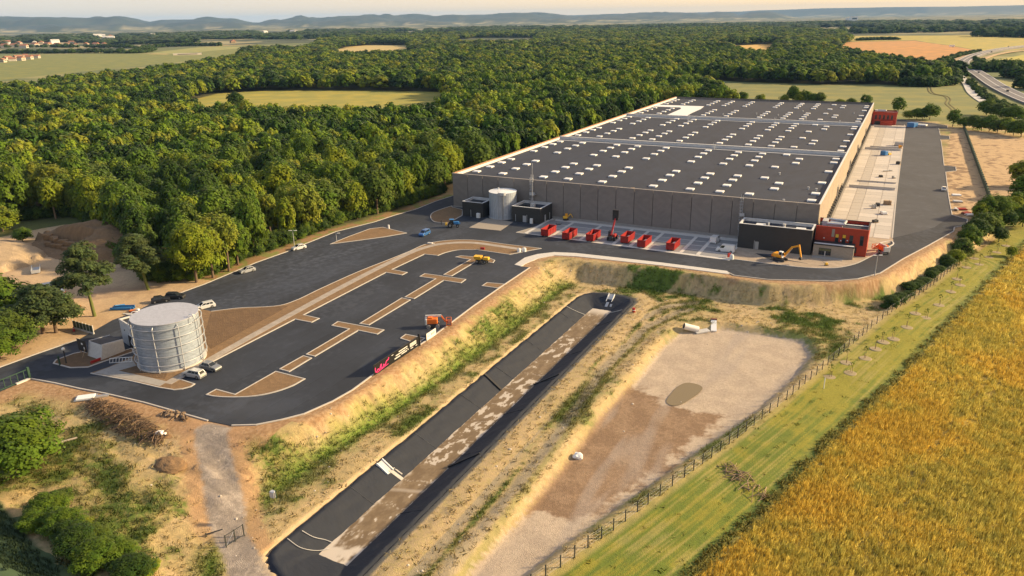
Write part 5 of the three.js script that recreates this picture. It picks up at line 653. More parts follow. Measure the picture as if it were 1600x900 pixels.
{ const [x, z] = [-25.38, -211.05], t = thing('excavator', 'orange excavator with white cab beside the large black plant room', 'excavator', [x, 0.05, z], -0.35); for (const s of [-1, 1]) mesh('track', [rb(3.4, 0.7, 0.5, 0.3, 0, 0, s * 0.95)], M.dark, t); mesh('undercarriage', [bb(1.6, 0.35, 1.5, 0, 0.45)], M.dark, t); mesh('house', [rb(2.9, 1.1, 2.4, 0.3, -0.55, 0.95, 0)], M.amber, t); mesh('counterweight', [rb(0.7, 0.9, 2.3, 0.25, -1.9, 0.9, 0)], M.orange, t); const cab = mesh('cab', [hull([-0.2, 1.1, 0.5], [-0.1, 0.8, 0.45], 1.2, 2.8).g.translate(0, 0, 0.65)], M.white, t); mesh('window', [bb(0.06, 0.9, 0.8, 1.0, 1.7, 0.65), bb(0.8, 0.8, 0.06, 0.4, 1.8, 1.14)], M.glass, cab); const b = mesh('boom', [beam(V(0.9, 1.6, -0.2), V(3.0, 4.4, -0.2), 0.4, 0.5), beam(V(2.9, 4.3, -0.2), V(5.0, 5.2, -0.2), 0.36, 0.45)], M.amber, t); mesh('ram', [rod(V(1.3, 1.3, -0.2), V(3.0, 3.9, -0.2), 0.08)], M.galv, b); const a = mesh('stick', [beam(V(4.8, 5.4, -0.2), V(5.7, 2.1, -0.2), 0.3, 0.36)], M.amber, t); mesh('bucket', [rb(0.8, 0.7, 0.9, 0.2, 5.6, 1.3, -0.2)], M.dark, a); }
function boomLift(label, x, z, turn, k) { const t = thing('boom_lift', label, 'boom lift', [x, 0.02, z], turn); mesh('chassis', [rb(2.7, 0.5, 1.6, 0.12, 0, 0.45)], M.dark, t); tyres(t, [-1, 1], [-0.95, 0.95], 0.45, 0.34, mat(0.3, 0.28, 0.26, 0.9)); mesh('turret', [rb(2.5, 1.25, 1.9, 0.22, -0.2, 1.0)], M.orange, t); mesh('engine_hood', [rb(1.1, 0.5, 0.8, 0.15, -0.6, 2.1, 0.4)], M.orange, t); mesh('counterweight', [rb(0.5, 1.5, 2.0, 0.2, -1.5, 0.8)], M.whiteWorn, t); mesh('boom', [beam(V(-1.6, 2.55, -0.3), V(k, 2.5, -0.3), 0.36, 0.4)], M.whiteWorn, t); mesh('jib', [beam(V(k - 0.1, 2.5, -0.3), V(k + 0.9, 1.0, -0.3), 0.25, 0.28)], M.orange, t); const b = mesh('basket_floor', [bb(1.1, 0.12, 2.1, k + 1.6, 0.5)], M.dark, t); mesh('basket_rail', [...[0, 0.55, 1.1].flatMap((y) => [bb(1.1, 0.09, 0.09, k + 1.6, 0.6 + y, 1.05), bb(1.1, 0.09, 0.09, k + 1.6, 0.6 + y, -1.05), bb(0.09, 0.09, 2.1, k + 1.05, 0.6 + y), bb(0.09, 0.09, 2.1, k + 2.15, 0.6 + y)]), ...[-1, 0, 1].flatMap((s) => [bb(0.09, 1.2, 0.09, k + 1.05, 0.55, s), bb(0.09, 1.2, 0.09, k + 2.15, 0.55, s)])], M.orange, b); mesh('control_box', [bb(0.3, 0.5, 0.8, k + 1.2, 1.0)], M.red, b); return t; }
boomLift('orange boom lift with white arm parked at the edge of the car park', ...[-86.76, -129.83], 0.55, 1.9);
boomLift('orange boom lift parked at the road bend below the red offices', ...[-0.45, -229.48], 2.2, 1.6);
{ const [x, z] = [-99.66, -175.12], t = thing('dumper', 'yellow site dumper standing on the far soil bed of the car park', 'dumper', [x, 0.1, z], 0.15); mesh('chassis', [rb(3.4, 0.4, 1.2, 0.1, 0, 0.6)], M.dark, t); tyres(t, [-1.1, 1.2], [-0.8, 0.8], 0.5, 0.4); mesh('skip', [hull([-1.9, -0.2, 0.6], [-2.2, 0, 0.95], 0.9, 1.9).g], M.yellow, t); mesh('engine_cover', [rb(1.7, 0.8, 1.3, 0.2, 1.3, 0.95)], M.yellow, t); mesh('seat', [rb(0.5, 0.7, 0.6, 0.1, 0.4, 1.0)], M.black, t); mesh('roll_bar', [rod(V(0.7, 1, -0.5), V(0.7, 2.5, -0.5), 0.05), rod(V(0.7, 1, 0.5), V(0.7, 2.5, 0.5), 0.05), rod(V(0.7, 2.5, -0.5), V(0.7, 2.5, 0.5), 0.05)], M.black, t); }
{ const [x, z] = [-127.18, -205.11], t = thing('tractor', 'blue tractor with dark tyres on the asphalt near the rounded soil bed', 'tractor', [x, 0.05, z], 0.5); mesh('hood', [rb(2.0, 1.0, 0.9, 0.15, 1.0, 0.9)], M.blue, t); const c = mesh('cab', [hull([-1.1, 0.3, 0.75], [-0.9, 0.1, 0.65], 0.9, 2.5).g], M.glass, t); mesh('cab_roof', [rb(1.5, 0.16, 1.5, 0.06, -0.4, 2.5)], M.blue, c); tyres(t, [-0.9], [-0.85, 0.85], 0.8, 0.45); tyres(t, [1.5], [-0.75, 0.75], 0.5, 0.35); mesh('loader_arm', [beam(V(0.4, 1.5, 0.6), V(2.4, 1.2, 0.6), 0.16, 0.2), beam(V(0.4, 1.5, -0.6), V(2.4, 1.2, -0.6), 0.16, 0.2)], M.blue, t); mesh('bucket', [rb(0.7, 0.7, 1.9, 0.1, -2.2, 0.8)], M.yellow, t); }
{ const [x, z] = [-132.42, -206.4], t = thing('bollard', 'thin black post beside the rounded soil bed left of the blue tractor', 'bollard', [x, 0.03, z]); mesh('post', [cy(0.14, 0.16, 1.3)], M.black, t); mesh('cap', [new THREE.SphereGeometry(0.18, 10, 8).translate(0, 1.35, 0)], M.black, t); }
{ const [x, z] = [-96.85, -227.89], t = thing('mini_digger', 'small yellow digger close to the warehouse front', 'digger', [x, 0.2, z], 0.4); for (const s of [-1, 1]) mesh('track', [rb(1.9, 0.4, 0.3, 0.15, 0, 0, s * 0.6)], M.black, t); mesh('house', [rb(1.5, 0.8, 1.2, 0.2, -0.2, 0.5)], M.yellow, t); mesh('cab', [rb(0.9, 1.0, 0.8, 0.12, 0.2, 1.2)], M.amber, t); mesh('boom', [beam(V(0.5, 0.9, 0), V(1.6, 2.1, 0), 0.2, 0.24), beam(V(1.6, 2.1, 0), V(2.3, 0.9, 0), 0.16, 0.2)], M.yellow, t); }
{ const [x, z] = [-13.52, -211.34], t = thing('compactor', 'little yellow compactor on bare ground below the beige annex', 'compactor', [x, 0.05, z], 0.6); mesh('plate', [rb(1.0, 0.15, 0.7, 0.05)], M.dark, t); mesh('engine', [rb(0.7, 0.6, 0.6, 0.12, 0, 0.15)], M.yellow, t); mesh('handle', [rod(V(-0.3, 0.5, 0.25), V(-1.1, 1.1, 0.25), 0.04), rod(V(-0.3, 0.5, -0.25), V(-1.1, 1.1, -0.25), 0.04)], M.black, t); }
const smallAt = (name, label, cat, p, fn, turn = 0, y = null) => { const o = thing(name, label, cat, [p[0], y ?? Math.max(height(...p), 0.02), p[1]], turn); fn(o); return o; };
smallAt('water_cube', 'left of two white drums on the kerb by the car park exit', 'drum', [-94.86, -188.7], (o) => { mesh('drum', [cy(0.55, 0.6, 1.0)], M.white, o); mesh('lid', [cy(0.3, 0.4, 0.2, 0, 1)], M.whiteWorn, o); });
smallAt('water_cube', 'right of two white drums on the kerb by the car park exit', 'drum', [-93.78, -189.89], (o) => { mesh('drum', [cy(0.6, 0.65, 1.0)], M.white, o); mesh('lid', [cy(0.3, 0.45, 0.2, 0, 1)], M.whiteWorn, o); });
smallAt('drum', 'white drum beside a red barrier at the corner of the concrete yard', 'drum', [-37.73, -206.81], (o) => { mesh('drum', [cy(0.55, 0.6, 1.2)], M.white, o); mesh('lid', [cy(0.35, 0.45, 0.2, 0, 1.2)], M.whiteWorn, o); });
smallAt('barrier', 'red plastic barrier beside the white drum on the concrete yard corner', 'barrier', [-38.75, -208.33], (o) => { mesh('panel', [bb(1.0, 1.1, 0.3, 0, 0.1)], M.red, o); mesh('foot', [bb(0.9, 0.1, 0.8)], M.dark, o); }, 0.8);
smallAt('barrier', 'red plastic block on the verge by the far end of the car park', 'barrier', [-105.86, -186.64], (o) => { mesh('panel', [rb(1.3, 0.7, 0.6, 0.1)], M.red, o); mesh('foot', [bb(1.2, 0.1, 0.9)], M.red, o); }, 0.3);
smallAt('bollard', 'white bollard at the far point of the triangular island', 'bollard', [-145.51, -194.88], (o) => { mesh('post', [cy(0.28, 0.3, 1.3)], M.white, o); mesh('foot', [cy(0.4, 0.4, 0.12)], M.concrete, o); });
smallAt('stone_marker', 'pale stone block on the verge where the path bends', 'stone', [-123.27, -185.17], (o) => { mesh('block', [rb(1.6, 0.5, 0.9, 0.12)], M.concretePale, o); mesh('chip', [rb(0.5, 0.3, 0.4, 0.08, 1.1)], M.concretePale, o); }, 0.2);
smallAt('manhole', 'grey manhole cover and hose on the concrete yard near the leftmost skip', 'manhole', [-96.99, -222.34], (o) => { mesh('cover', [cy(0.9, 0.9, 0.25)], M.dark, o); mesh('hose', [new THREE.TorusGeometry(0.7, 0.1, 6, 18).rotateX(Math.PI / 2).translate(0, 0.35, 0)], M.steel, o); });
smallAt('excavator_hose', 'white pallet cover lying on the soil beside the brush pile', 'cover slab', [-126.21, -74.32], (o) => { mesh('cover', [rb(3.0, 0.25, 1.7, 0.06, 0, 0.1)], M.white, o); mesh('tray', [bb(3.6, 0.12, 2.2)], M.steel, o); }, 0.75);
smallAt('drain_channel', 'grey drain channel between the road kerb and the brush pile', 'drain', [-125.2, -75.07], (o) => { mesh('channel', [bb(5.2, 0.2, 0.7)], M.steel, o); mesh('side', [bb(5.2, 0.3, 0.12, 0, 0, 0.5)], M.concrete, o); }, 0.75);
// piles of branches, logs and pipes
function pile(name, label, cat, poly, n, len, r, ms, hgt, seed, lie = 0.35) {
  const o = thing(name, label, cat), rnd = rng(seed), xs = poly.map((p) => p[0]), zs = poly.map((p) => p[1]), lists = ms.map(() => []); let c = 0;
  while (c < n) { const x = lerp(Math.min(...xs), Math.max(...xs), rnd()), z = lerp(Math.min(...zs), Math.max(...zs), rnd()); if (!inPoly(poly, x, z)) continue; c++; const a = rnd() * 7, up = (rnd() - 0.3) * lie, l = len * (0.4 + rnd()), y = Math.max(height(x, z), -9) + 0.1 + rnd() * hgt * clamp(-sdf(poly, x, z) / 1.5, 0.15, 1), d = V(Math.cos(a), up, Math.sin(a)).normalize().multiplyScalar(l / 2), m = V(x, y, z), k = (rnd() * ms.length) | 0, bend = V(rnd() - 0.5, rnd() * 0.6, rnd() - 0.5).multiplyScalar(l * 0.25), mid = m.clone().add(bend); lists[k].push(rod(m.clone().sub(d), mid, r * (0.6 + rnd()), 5), rod(mid, m.clone().add(d), r * 0.8 * (0.4 + rnd()), 5, r * 0.2)); }
  lists.forEach((g, i) => (mesh('branches', g, ms[i], o).userData.kind = 'stuff')); return o;
}
pile('brush_pile', 'big tangled heap of brown roots and branches beside the access road', 'brush pile', [[-121.98, -71.54], [-124.69, -73.95], [-119.11, -74.99], [-112.13, -74.17], [-101.5, -71.61], [-100.27, -69.09], [-106.67, -68.69], [-114.81, -69.95]], 680, 2.3, 0.05, [M.bark, mat(0.085, 0.055, 0.035, 0.95), mat(0.2, 0.13, 0.08, 0.95)], 1.9, 5, 0.9);
pile('log_pile', 'short row of cut logs and stumps on the soil beside the kerb', 'log pile', [[-108.35, -75.97], [-108.29, -77.26], [-102.71, -77.65], [-101.84, -76.35], [-105.56, -76.05]], 22, 1.6, 0.28, [M.bark, M.barkPale], 0.5, 8, 0.1);
pile('branch_pile', 'pale cut branches lying across the grass strip near the wheat', 'branch pile', [[-18.87, -107.38], [-17.92, -110.51], [-15.58, -108.96], [-10.58, -103.73], [-11.24, -102.15], [-16.28, -106.05]], 46, 3.6, 0.06, [M.barkPale, M.wood], 0.3, 9, 0.15);
{ const [x, z] = [-116.37, -63.75], o = thing('fallen_log', 'pale fallen log in the grass at the left', 'log', [x, height(x, z) + 0.1, z], 1.2); mesh('trunk', [rod(V(-1.9, 0.1, 0), V(1.6, 0.12, 0.3), 0.26, 9, 0.16)], M.tan, o); mesh('branch', [rod(V(-1, 0.3, 0), V(-2, 0.6, 1.2), 0.1)], M.barkPale, o); }
for (const [p, w, d, h, s, l] of [[[-95.87, -67.04], 3.0, 2.2, 1.0, 3, 'round heap of brown soil beside the dirt track'], [[-103.56, -71.58], 2.6, 1.6, 0.6, 5, 'low heap of soil below the brush pile']]) { const g = new THREE.SphereGeometry(1, 28, 14, 0, Math.PI * 2, 0, Math.PI / 2), q = g.attributes.position; for (let i = 0; i < q.count; i++) { const k = 1 + 0.12 * nz3(q.getX(i) * 2 + s, q.getY(i) * 2, q.getZ(i) * 2); q.setXYZ(i, q.getX(i) * w * k, q.getY(i) * h * k - 0.1, q.getZ(i) * d * k); } g.computeVertexNormals(); const m = mesh('soil_heap', metreUV(clean(g)), M.soil); m.position.set(p[0], height(...p) - 0.05, p[1]); tag(m, l, 'soil heap'); }
smallAt('rubble_bag', 'white builder bag on the ground below the brush pile', 'bag', [-103.06, -71.34], (o) => { mesh('bag', [rb(1.3, 0.7, 1.0, 0.25)], M.white, o); mesh('fold', [rb(0.6, 0.3, 0.5, 0.1, 0.8, 0.1)], M.white, o); }, 0.4, height(...[-103.06, -71.34]) + 0.3);
{ const [x, z] = [-160.52, -107.54], o = thing('pipe_stack', 'stack of bright blue plastic pipes on the sandy yard below the pines', 'pipes', [x, 0.05, z], 0.55); for (let k = 0; k < 9; k++) mesh('pipe', [rod(V(-2.6 + (k % 3) * 0.3, 0.2 + ((k / 4) | 0) * 0.28, -0.9 + (k % 4) * 0.45), V(3 - (k % 2) * 0.5, 0.22 + ((k / 4) | 0) * 0.28, -0.5 + (k % 4) * 0.4), 0.14, 8)], M.blue, o); mesh('crosspiece', [rod(V(0.2, 0.7, -1.6), V(-0.8, 1.5, 1.2), 0.12)], M.blue, o); }
{ const [x, z] = [-157.55, -107.52], o = thing('debris', 'orange and white odds and ends beside the blue pipes', 'debris', [x, 0.05, z], 0.3); mesh('tarpaulin', [rb(1.6, 0.4, 0.9, 0.1, 0.8)], M.orange, o); mesh('sack', [rb(0.8, 0.8, 0.7, 0.2, 2.2)], M.white, o); mesh('planks', [bb(4.4, 0.12, 0.5, 1.6, 0, 1.6), bb(3.2, 0.1, 0.4, 2.4, 0.1, 2.3)], M.whiteWorn, o); }
smallAt('warning_barrier', 'red and white barrier board standing on the sandy yard', 'barrier', [-169.05, -102.69], (o) => { mesh('board', [bb(1.3, 0.5, 0.08, 0, 1.0), bb(0.4, 1.0, 0.06, -0.4, 0.1)], M.orange, o); mesh('stripe', [bb(0.3, 0.5, 0.1, 0.1, 1.0)], M.white, o); }, 0.3);
smallAt('traffic_cone', 'red and white cone by the pale sliding gate', 'cone', [-158.21, -93.89], (o) => { mesh('cone', [cy(0.06, 0.3, 1.1, 0, 0.06)], M.red, o); mesh('base', [bb(0.6, 0.06, 0.6)], M.dark, o); mesh('sleeve', [cy(0.14, 0.2, 0.3, 0, 0.5)], M.white, o); });
{ const o = thing('site_cabins', 'long white flat-roofed site cabins behind the bushes at the left', 'site cabin', [-178, 0, -100.5], -0.42); for (let k = 0; k < 4; k++) { const c = mesh('cabin', [bb(5.6, 2.7, 9.4, 8 - k * 6, 0, 0)], M.whiteWorn, o); mesh('roof', [bb(5.5, 0.12, 9.2, 8 - k * 6, 2.7, 0)], [M.concretePale, M.concrete, M.white, M.concretePale][k], c); mesh('red_trim', [bb(0.25, 0.2, 9.5, 10.9 - k * 6, 2.7, 0)], M.red, c); } }
{ const [x, z] = [-209.2, -117.57], o = thing('open_container', 'grey open container lying on the sandy yard behind the cabins', 'container', [x, 0.3, z], -0.6); mesh('floor', [bb(6, 0.15, 2.0)], M.steel, o); mesh('side', [bb(6, 0.9, 0.1, 0, 0, 1), bb(6, 0.9, 0.1, 0, 0, -1), bb(0.1, 0.9, 2, 3, 0, 0)], M.galv, o); }
// spoil heaps in the sandy yard at left
function heap(label, c, rx, rz, h, m, seed, cut) { const g = sheet(48, 40, (i, j) => { const u = i / 24 - 1, v = j / 20 - 1, d = Math.hypot(u, v), n = fbm(u * 2 + seed, v * 2, 4); let y = h * Math.pow(clamp(1 - d * d * (1 + n * 0.5)), 0.8) * (1 + 0.25 * n); if (cut && v > 0.1) y *= 1 - ss(0.12, 0.3 + n * 0.2, v + n * 0.12) * (u < 0.15 ? 0.85 : 0.1); if (d > 1.0) y = -0.4; return [u * rx, y - 0.1, v * rz, u * rx, v * rz]; }); const o = mesh('spoil_heap', g, m); o.position.set(c[0], 0, c[1]); tag(o, label, 'spoil heap'); return o; }
heap('brown earth mound with a cut clay face at the edge of the forest', [-216, -141], 26, 14, 7.2, M.soil, 3, true); heap('pale sand heap at the left edge of the picture', [-236, -116], 20, 17, 4.6, M.sand, 9);
for (let k = 0, r = rng(4); k < 16; k++) { const x = -232 + (k % 8) * 2.9 + r(), row = (k / 8) | 0, b = mesh('clay_block', [rb(2.5 + r() * 0.7, 1.7, 1.5, 0.35)], M.soil); b.position.set(x, 0.1 + row * 1.5, -133.6 - row * 1.2 - Math.abs(k % 8 - 4) * 0.35 + r() * 0.5); b.rotation.y = r() - 0.5; b.scale.y = 0.8 + r() * 0.4; tag(b, 'block of brown clay in the cut face of the earth mound', 'clay block', 'clay blocks of the cut face'); }
// things left on the dock apron and the yard beyond
const clutter = [[[-1.54, -293.52], 2.6, 1.3, 1.6, M.wood, 'stack of green and brown pallets on the near part of the dock apron', 'pallets'], [[-4.48, -290.14], 1.8, 0.9, 1.3, M.dark, 'dark crate on the near part of the dock apron'], [[-5.49, -285.56], 1.2, 1.2, 1.2, M.steel, 'grey crate on the near part of the dock apron'], [[-2.18, -278.05], 2.2, 0.8, 1.6, M.white, 'white crate near the roof of the red offices'], [[-4.12, -265.15], 1.8, 0.8, 1.1, M.dark, 'black box on the apron right of the red offices'], [[-6.7, -401.54], 2.8, 2.0, 2.0, M.blue, 'blue tarpaulin-covered stack on the middle of the dock apron', 'stack'], [[-4.58, -404.31], 2.6, 0.6, 1.2, M.yellow, 'yellow timber pile beside the blue stack'], [[-0.12, -378.86], 1.6, 1.2, 1.6, M.dark, 'black generator at the edge of the dock apron'], [[-1.16, -434.64], 3.0, 1.8, 4, M.steel, 'grey open skip near the far half of the dock apron'], [[-0.39, -426.28], 1.4, 1.4, 1.2, M.amber, 'orange box in front of the grey skip'], [[-5.74, -345.14], 1.6, 0.7, 1.2, M.dark, 'dark pile of fittings on the dock apron'], [[-3.6, -359.54], 4.2, 0.4, 0.5, M.steel, 'long steel beam on the dock apron'], [[-0.94, -344.26], 1.1, 0.8, 1.0, M.steel, 'small steel frame on the dock apron'], [[4.21, -510.97], 4.6, 2.6, 4.2, M.blue, 'blue covered stack at the far end of the truck yard', 'stack'], [[8.57, -520.11], 7, 0.8, 3, M.white, 'white trailer bed at the far end of the truck yard', 'trailer']];
clutter.forEach(([p, w, h, d, m, l, c], i) => smallAt('material_stack', l, c ?? 'crate', p, (o) => { mesh('load', [rb(w, h, d, 0.12, 0, 0.12)], m, o); mesh('pallet', [bb(w + 0.2, 0.12, d + 0.2)], M.wood, o); mesh('strap', [bb(0.12, h + 0.05, d + 0.04, w * 0.2, 0.12)], M.dark, o); }, (i * 1.7) % 3, 0.09));
for (const [p, m, l, t] of [[[21.41, -295.14], M.red, 'red barrier frame lying on the earth yard near the hedge', 0.4], [[22.52, -289.71], M.red, 'second red barrier frame lying on the earth yard nearest the hedge', 0.9], [[19.86, -294.46], M.galv, 'grey steel frame lying beside the red barrier frames', 1.4], [[20.68, -307.34], M.whiteWorn, 'white round cover lying on the earth yard', 0], [[20.66, -318.57], M.white, 'white board lying on the earth yard beside the truck yard', 0.2], [[23.72, -287.36], M.white, 'white sheet lying by the red barrier frames', 0.5]]) smallAt('site_material', l, 'site material', p, (o) => { mesh('frame', [bb(3.2, 0.35, 0.3, 0, 0.1, 0.6), bb(3.2, 0.35, 0.3, 0, 0.1, -0.6), bb(0.3, 0.3, 1.5, 1.5, 0.1)], m, o); mesh('panel', [bx(2.6, 0.12, 1.1, 0, 0.5, 0, 0, 0.15)], m, o); }, t, 0.05);
smallAt('pump_cabinet', 'white cabinet with a dark door against the embankment of the lined basin', 'cabinet', [-73.14, -66.14], (o) => { mesh('cabinet', [rb(0.8, 1.0, 0.6, 0.08)], M.galv, o); mesh('pipe', [cy(0.08, 0.08, 1.3, 0.6)], M.greenFence, o); });

// ---------------------------------------------------------------- far roads
const MW = smoothLine([[294.58, -2018.38], [181.7, -1784.57], [129.18, -1633.71], [92.76, -1469.77], [67.79, -1306.71], [56.85, -1190.8], [58.5, -1095.4], [63.86, -974.01], [69.68, -811.57], [78.51, -703.14], [94.63, -588.52]], 8);
struct('motorway', strip(MW, 15, (x, z) => height(x, z) - 1, (x, z) => 1.2), mat(0.2, 0.19, 0.2, 0.8, { map: wear30 })); struct('road_marking', strip(MW, 0.9, 1.1, 1.32), M.whiteWorn); struct('road_marking', strip(MW, 0.5, 1.1, 1.3, false, 6.8), M.white); struct('road_marking', strip(MW, 0.5, 1.1, 1.3, false, -6.8), M.white);
struct('lane', strip(smoothLine([[128.2, -1620.09], [92.23, -1492.41], [58.79, -1323.41], [39.44, -1202.66], [31.97, -1129.04]], 6), 8, -1, 0.5), M.sand); struct('lane', strip(smoothLine([[37.81, -1031.17], [43.54, -1010.41], [45.9, -940.62], [46.45, -833.08], [46.25, -753.38], [48.79, -698.59], [50.77, -674.41]], 6), 6.5, -1, 0.45), M.concretePale); struct('lane', strip(smoothLine([[247.61, -1682.47], [165, -1609.56], [123.61, -1495.76], [92.38, -1346.99], [74.61, -1224.54], [73.44, -1124.24], [84.54, -1088.67]], 6), 6, -1, 0.45), M.sand);
for (const s of [0, 2.4]) struct('wheel_track', strip(smoothLine([[17.55, -817.47], [16.71, -782.4], [19.55, -733.23], [26.65, -718.3], [29.1, -692.21], [27.31, -657.15], [30.05, -614.33], [28.15, -590.07]], 8), 0.9, -0.5, 0.12, false, s), mat(0.12, 0.1, 0.03, 1));

// ---------------------------------------------------------------- trees and other plants
function crownGeo(seed, nClump, per, leaf, o = {}) { // unit crown: half width 1, half height 1, centred; clumps of small leaf-sized faces
  const rnd = rng(seed), P = [], Nn = [], Cc = [], n = V(), t = V(), b = V(), c = V(), d = V(), flatK = o.flat ?? 1;
  for (let k = 0; k < nClump; k++) {
    let y = lerp(-0.75, 1, Math.pow((k + 0.5) / nClump, 0.85)), a = k * 2.39996 + rnd() * 0.9; const rr = Math.sqrt(Math.max(0, 1 - y * y)) * (o.cone ? lerp(1.1, 0.25, (y + 1) / 2) : 1), sh = lerp(0.5, 0.86, Math.pow(rnd(), 0.6));
    const lump = 1 + 0.34 * nz3(Math.cos(a) * 1.3 + seed, y * 1.5, Math.sin(a) * 1.3), cx = Math.cos(a) * rr * sh * lump, cz = Math.sin(a) * rr * sh * lump, cyy = y * lerp(0.68, 0.92, rnd()) * (0.75 + 0.25 * lump), cr = (o.cr ?? 0.36) * (0.55 + rnd() * 0.8), tone = 0.78 + rnd() * 0.44, warm = rnd() * 0.24 - 0.08;
    for (let i = 0; i < per; i++) {
      const u = rnd() * 2 - 1, w = rnd() * 6.2832, s = Math.sqrt(1 - u * u); d.set(Math.cos(w) * s, u, Math.sin(w) * s); if (d.y < -0.35) d.y *= -0.6; const q = cr * (0.72 + 0.34 * rnd());
      c.set(cx + d.x * q, cyy + d.y * q * flatK, cz + d.z * q); n.copy(d).multiplyScalar(0.9).add(t.set(cx, cyy + 0.3, cz).multiplyScalar(0.45)).add(b.set(rnd() - 0.5, rnd() * 0.5, rnd() - 0.5).multiplyScalar(1.1)).normalize();
      t.set(rnd() - 0.5, rnd() - 0.5, rnd() - 0.5).cross(n).normalize(); b.copy(n).cross(t); const L = leaf * (0.65 + rnd() * 0.7), Wd = L * 0.62, p = [c.clone().addScaledVector(t, L), c.clone().addScaledVector(b, Wd).addScaledVector(n, -L * 0.2), c.clone().addScaledVector(t, -L), c.clone().addScaledVector(b, -Wd).addScaledVector(n, -L * 0.2)], tn2 = tone * (0.85 + rnd() * 0.3);
      for (const j of [0, 1, 2, 0, 2, 3]) { P.push(p[j].x, p[j].y, p[j].z); Nn.push(n.x, n.y, n.z); Cc.push(tn2 * (1 + warm), tn2, tn2 * (1 - warm)); }
    }
  }
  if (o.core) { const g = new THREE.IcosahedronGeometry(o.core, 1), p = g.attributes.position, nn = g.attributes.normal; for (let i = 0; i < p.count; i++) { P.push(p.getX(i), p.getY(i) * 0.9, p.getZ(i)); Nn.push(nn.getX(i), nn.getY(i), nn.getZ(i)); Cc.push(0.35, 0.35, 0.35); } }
  const g = new THREE.BufferGeometry(); g.setAttribute('position', new THREE.Float32BufferAttribute(P, 3)); g.setAttribute('normal', new THREE.Float32BufferAttribute(Nn, 3)); g.setAttribute('color', new THREE.Float32BufferAttribute(Cc, 3)); return g;
}
const leafMat = (r, g, b) => new THREE.MeshPhysicalMaterial({ color: lin(r, g, b), roughness: 0.95, specularIntensity: 0.25, vertexColors: true, transmission: 0.35, thickness: 0, side: THREE.DoubleSide });
const LM = { mid: leafMat(0.09, 0.155, 0.013), deep: leafMat(0.042, 0.085, 0.011), lime: leafMat(0.185, 0.24, 0.016), olive: leafMat(0.085, 0.135, 0.019), gold: leafMat(0.185, 0.222, 0.024), pine: leafMat(0.075, 0.11, 0.034), white: leafMat(1, 1, 1) };
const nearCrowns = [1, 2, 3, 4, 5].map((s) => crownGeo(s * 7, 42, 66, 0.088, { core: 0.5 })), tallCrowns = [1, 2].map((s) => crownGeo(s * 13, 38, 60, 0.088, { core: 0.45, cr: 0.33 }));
const trunkG = (() => { const g = [rod(V(0, 0, 0), V(0.02, 0.55, 0.03), 0.034, 8, 0.024), rod(V(0.02, 0.5, 0.03), V(0, 0.85, 0), 0.025, 6, 0.008)]; for (let k = 0; k < 5; k++) { const a = k * 1.4; g.push(rod(V(0.01, 0.36 + k * 0.07, 0.02), V(Math.cos(a) * 0.17, 0.55 + k * 0.08, Math.sin(a) * 0.17), 0.014, 5, 0.005)); } return merge(g); })();
function tree(name, label, cat, [x, y, z], r, h, crownG, leaf, o = {}) { // r half width of crown, h full height
  const t = thing(name, label, cat, [x, y, z], o.turn ?? 0, o.group), ch = (h * (o.bare ? 1 - o.bare : 0.9)) / 2, tr = mesh('trunk', trunkG, o.bark ?? M.bark, t); tr.scale.set(h * (o.tw ?? 0.75), h * 0.95, h * (o.tw ?? 0.75)); const c = mesh('crown', crownG, leaf, t); c.scale.set(r, ch, r * (o.oval ?? 1)); c.position.y = h - ch; return t;
}
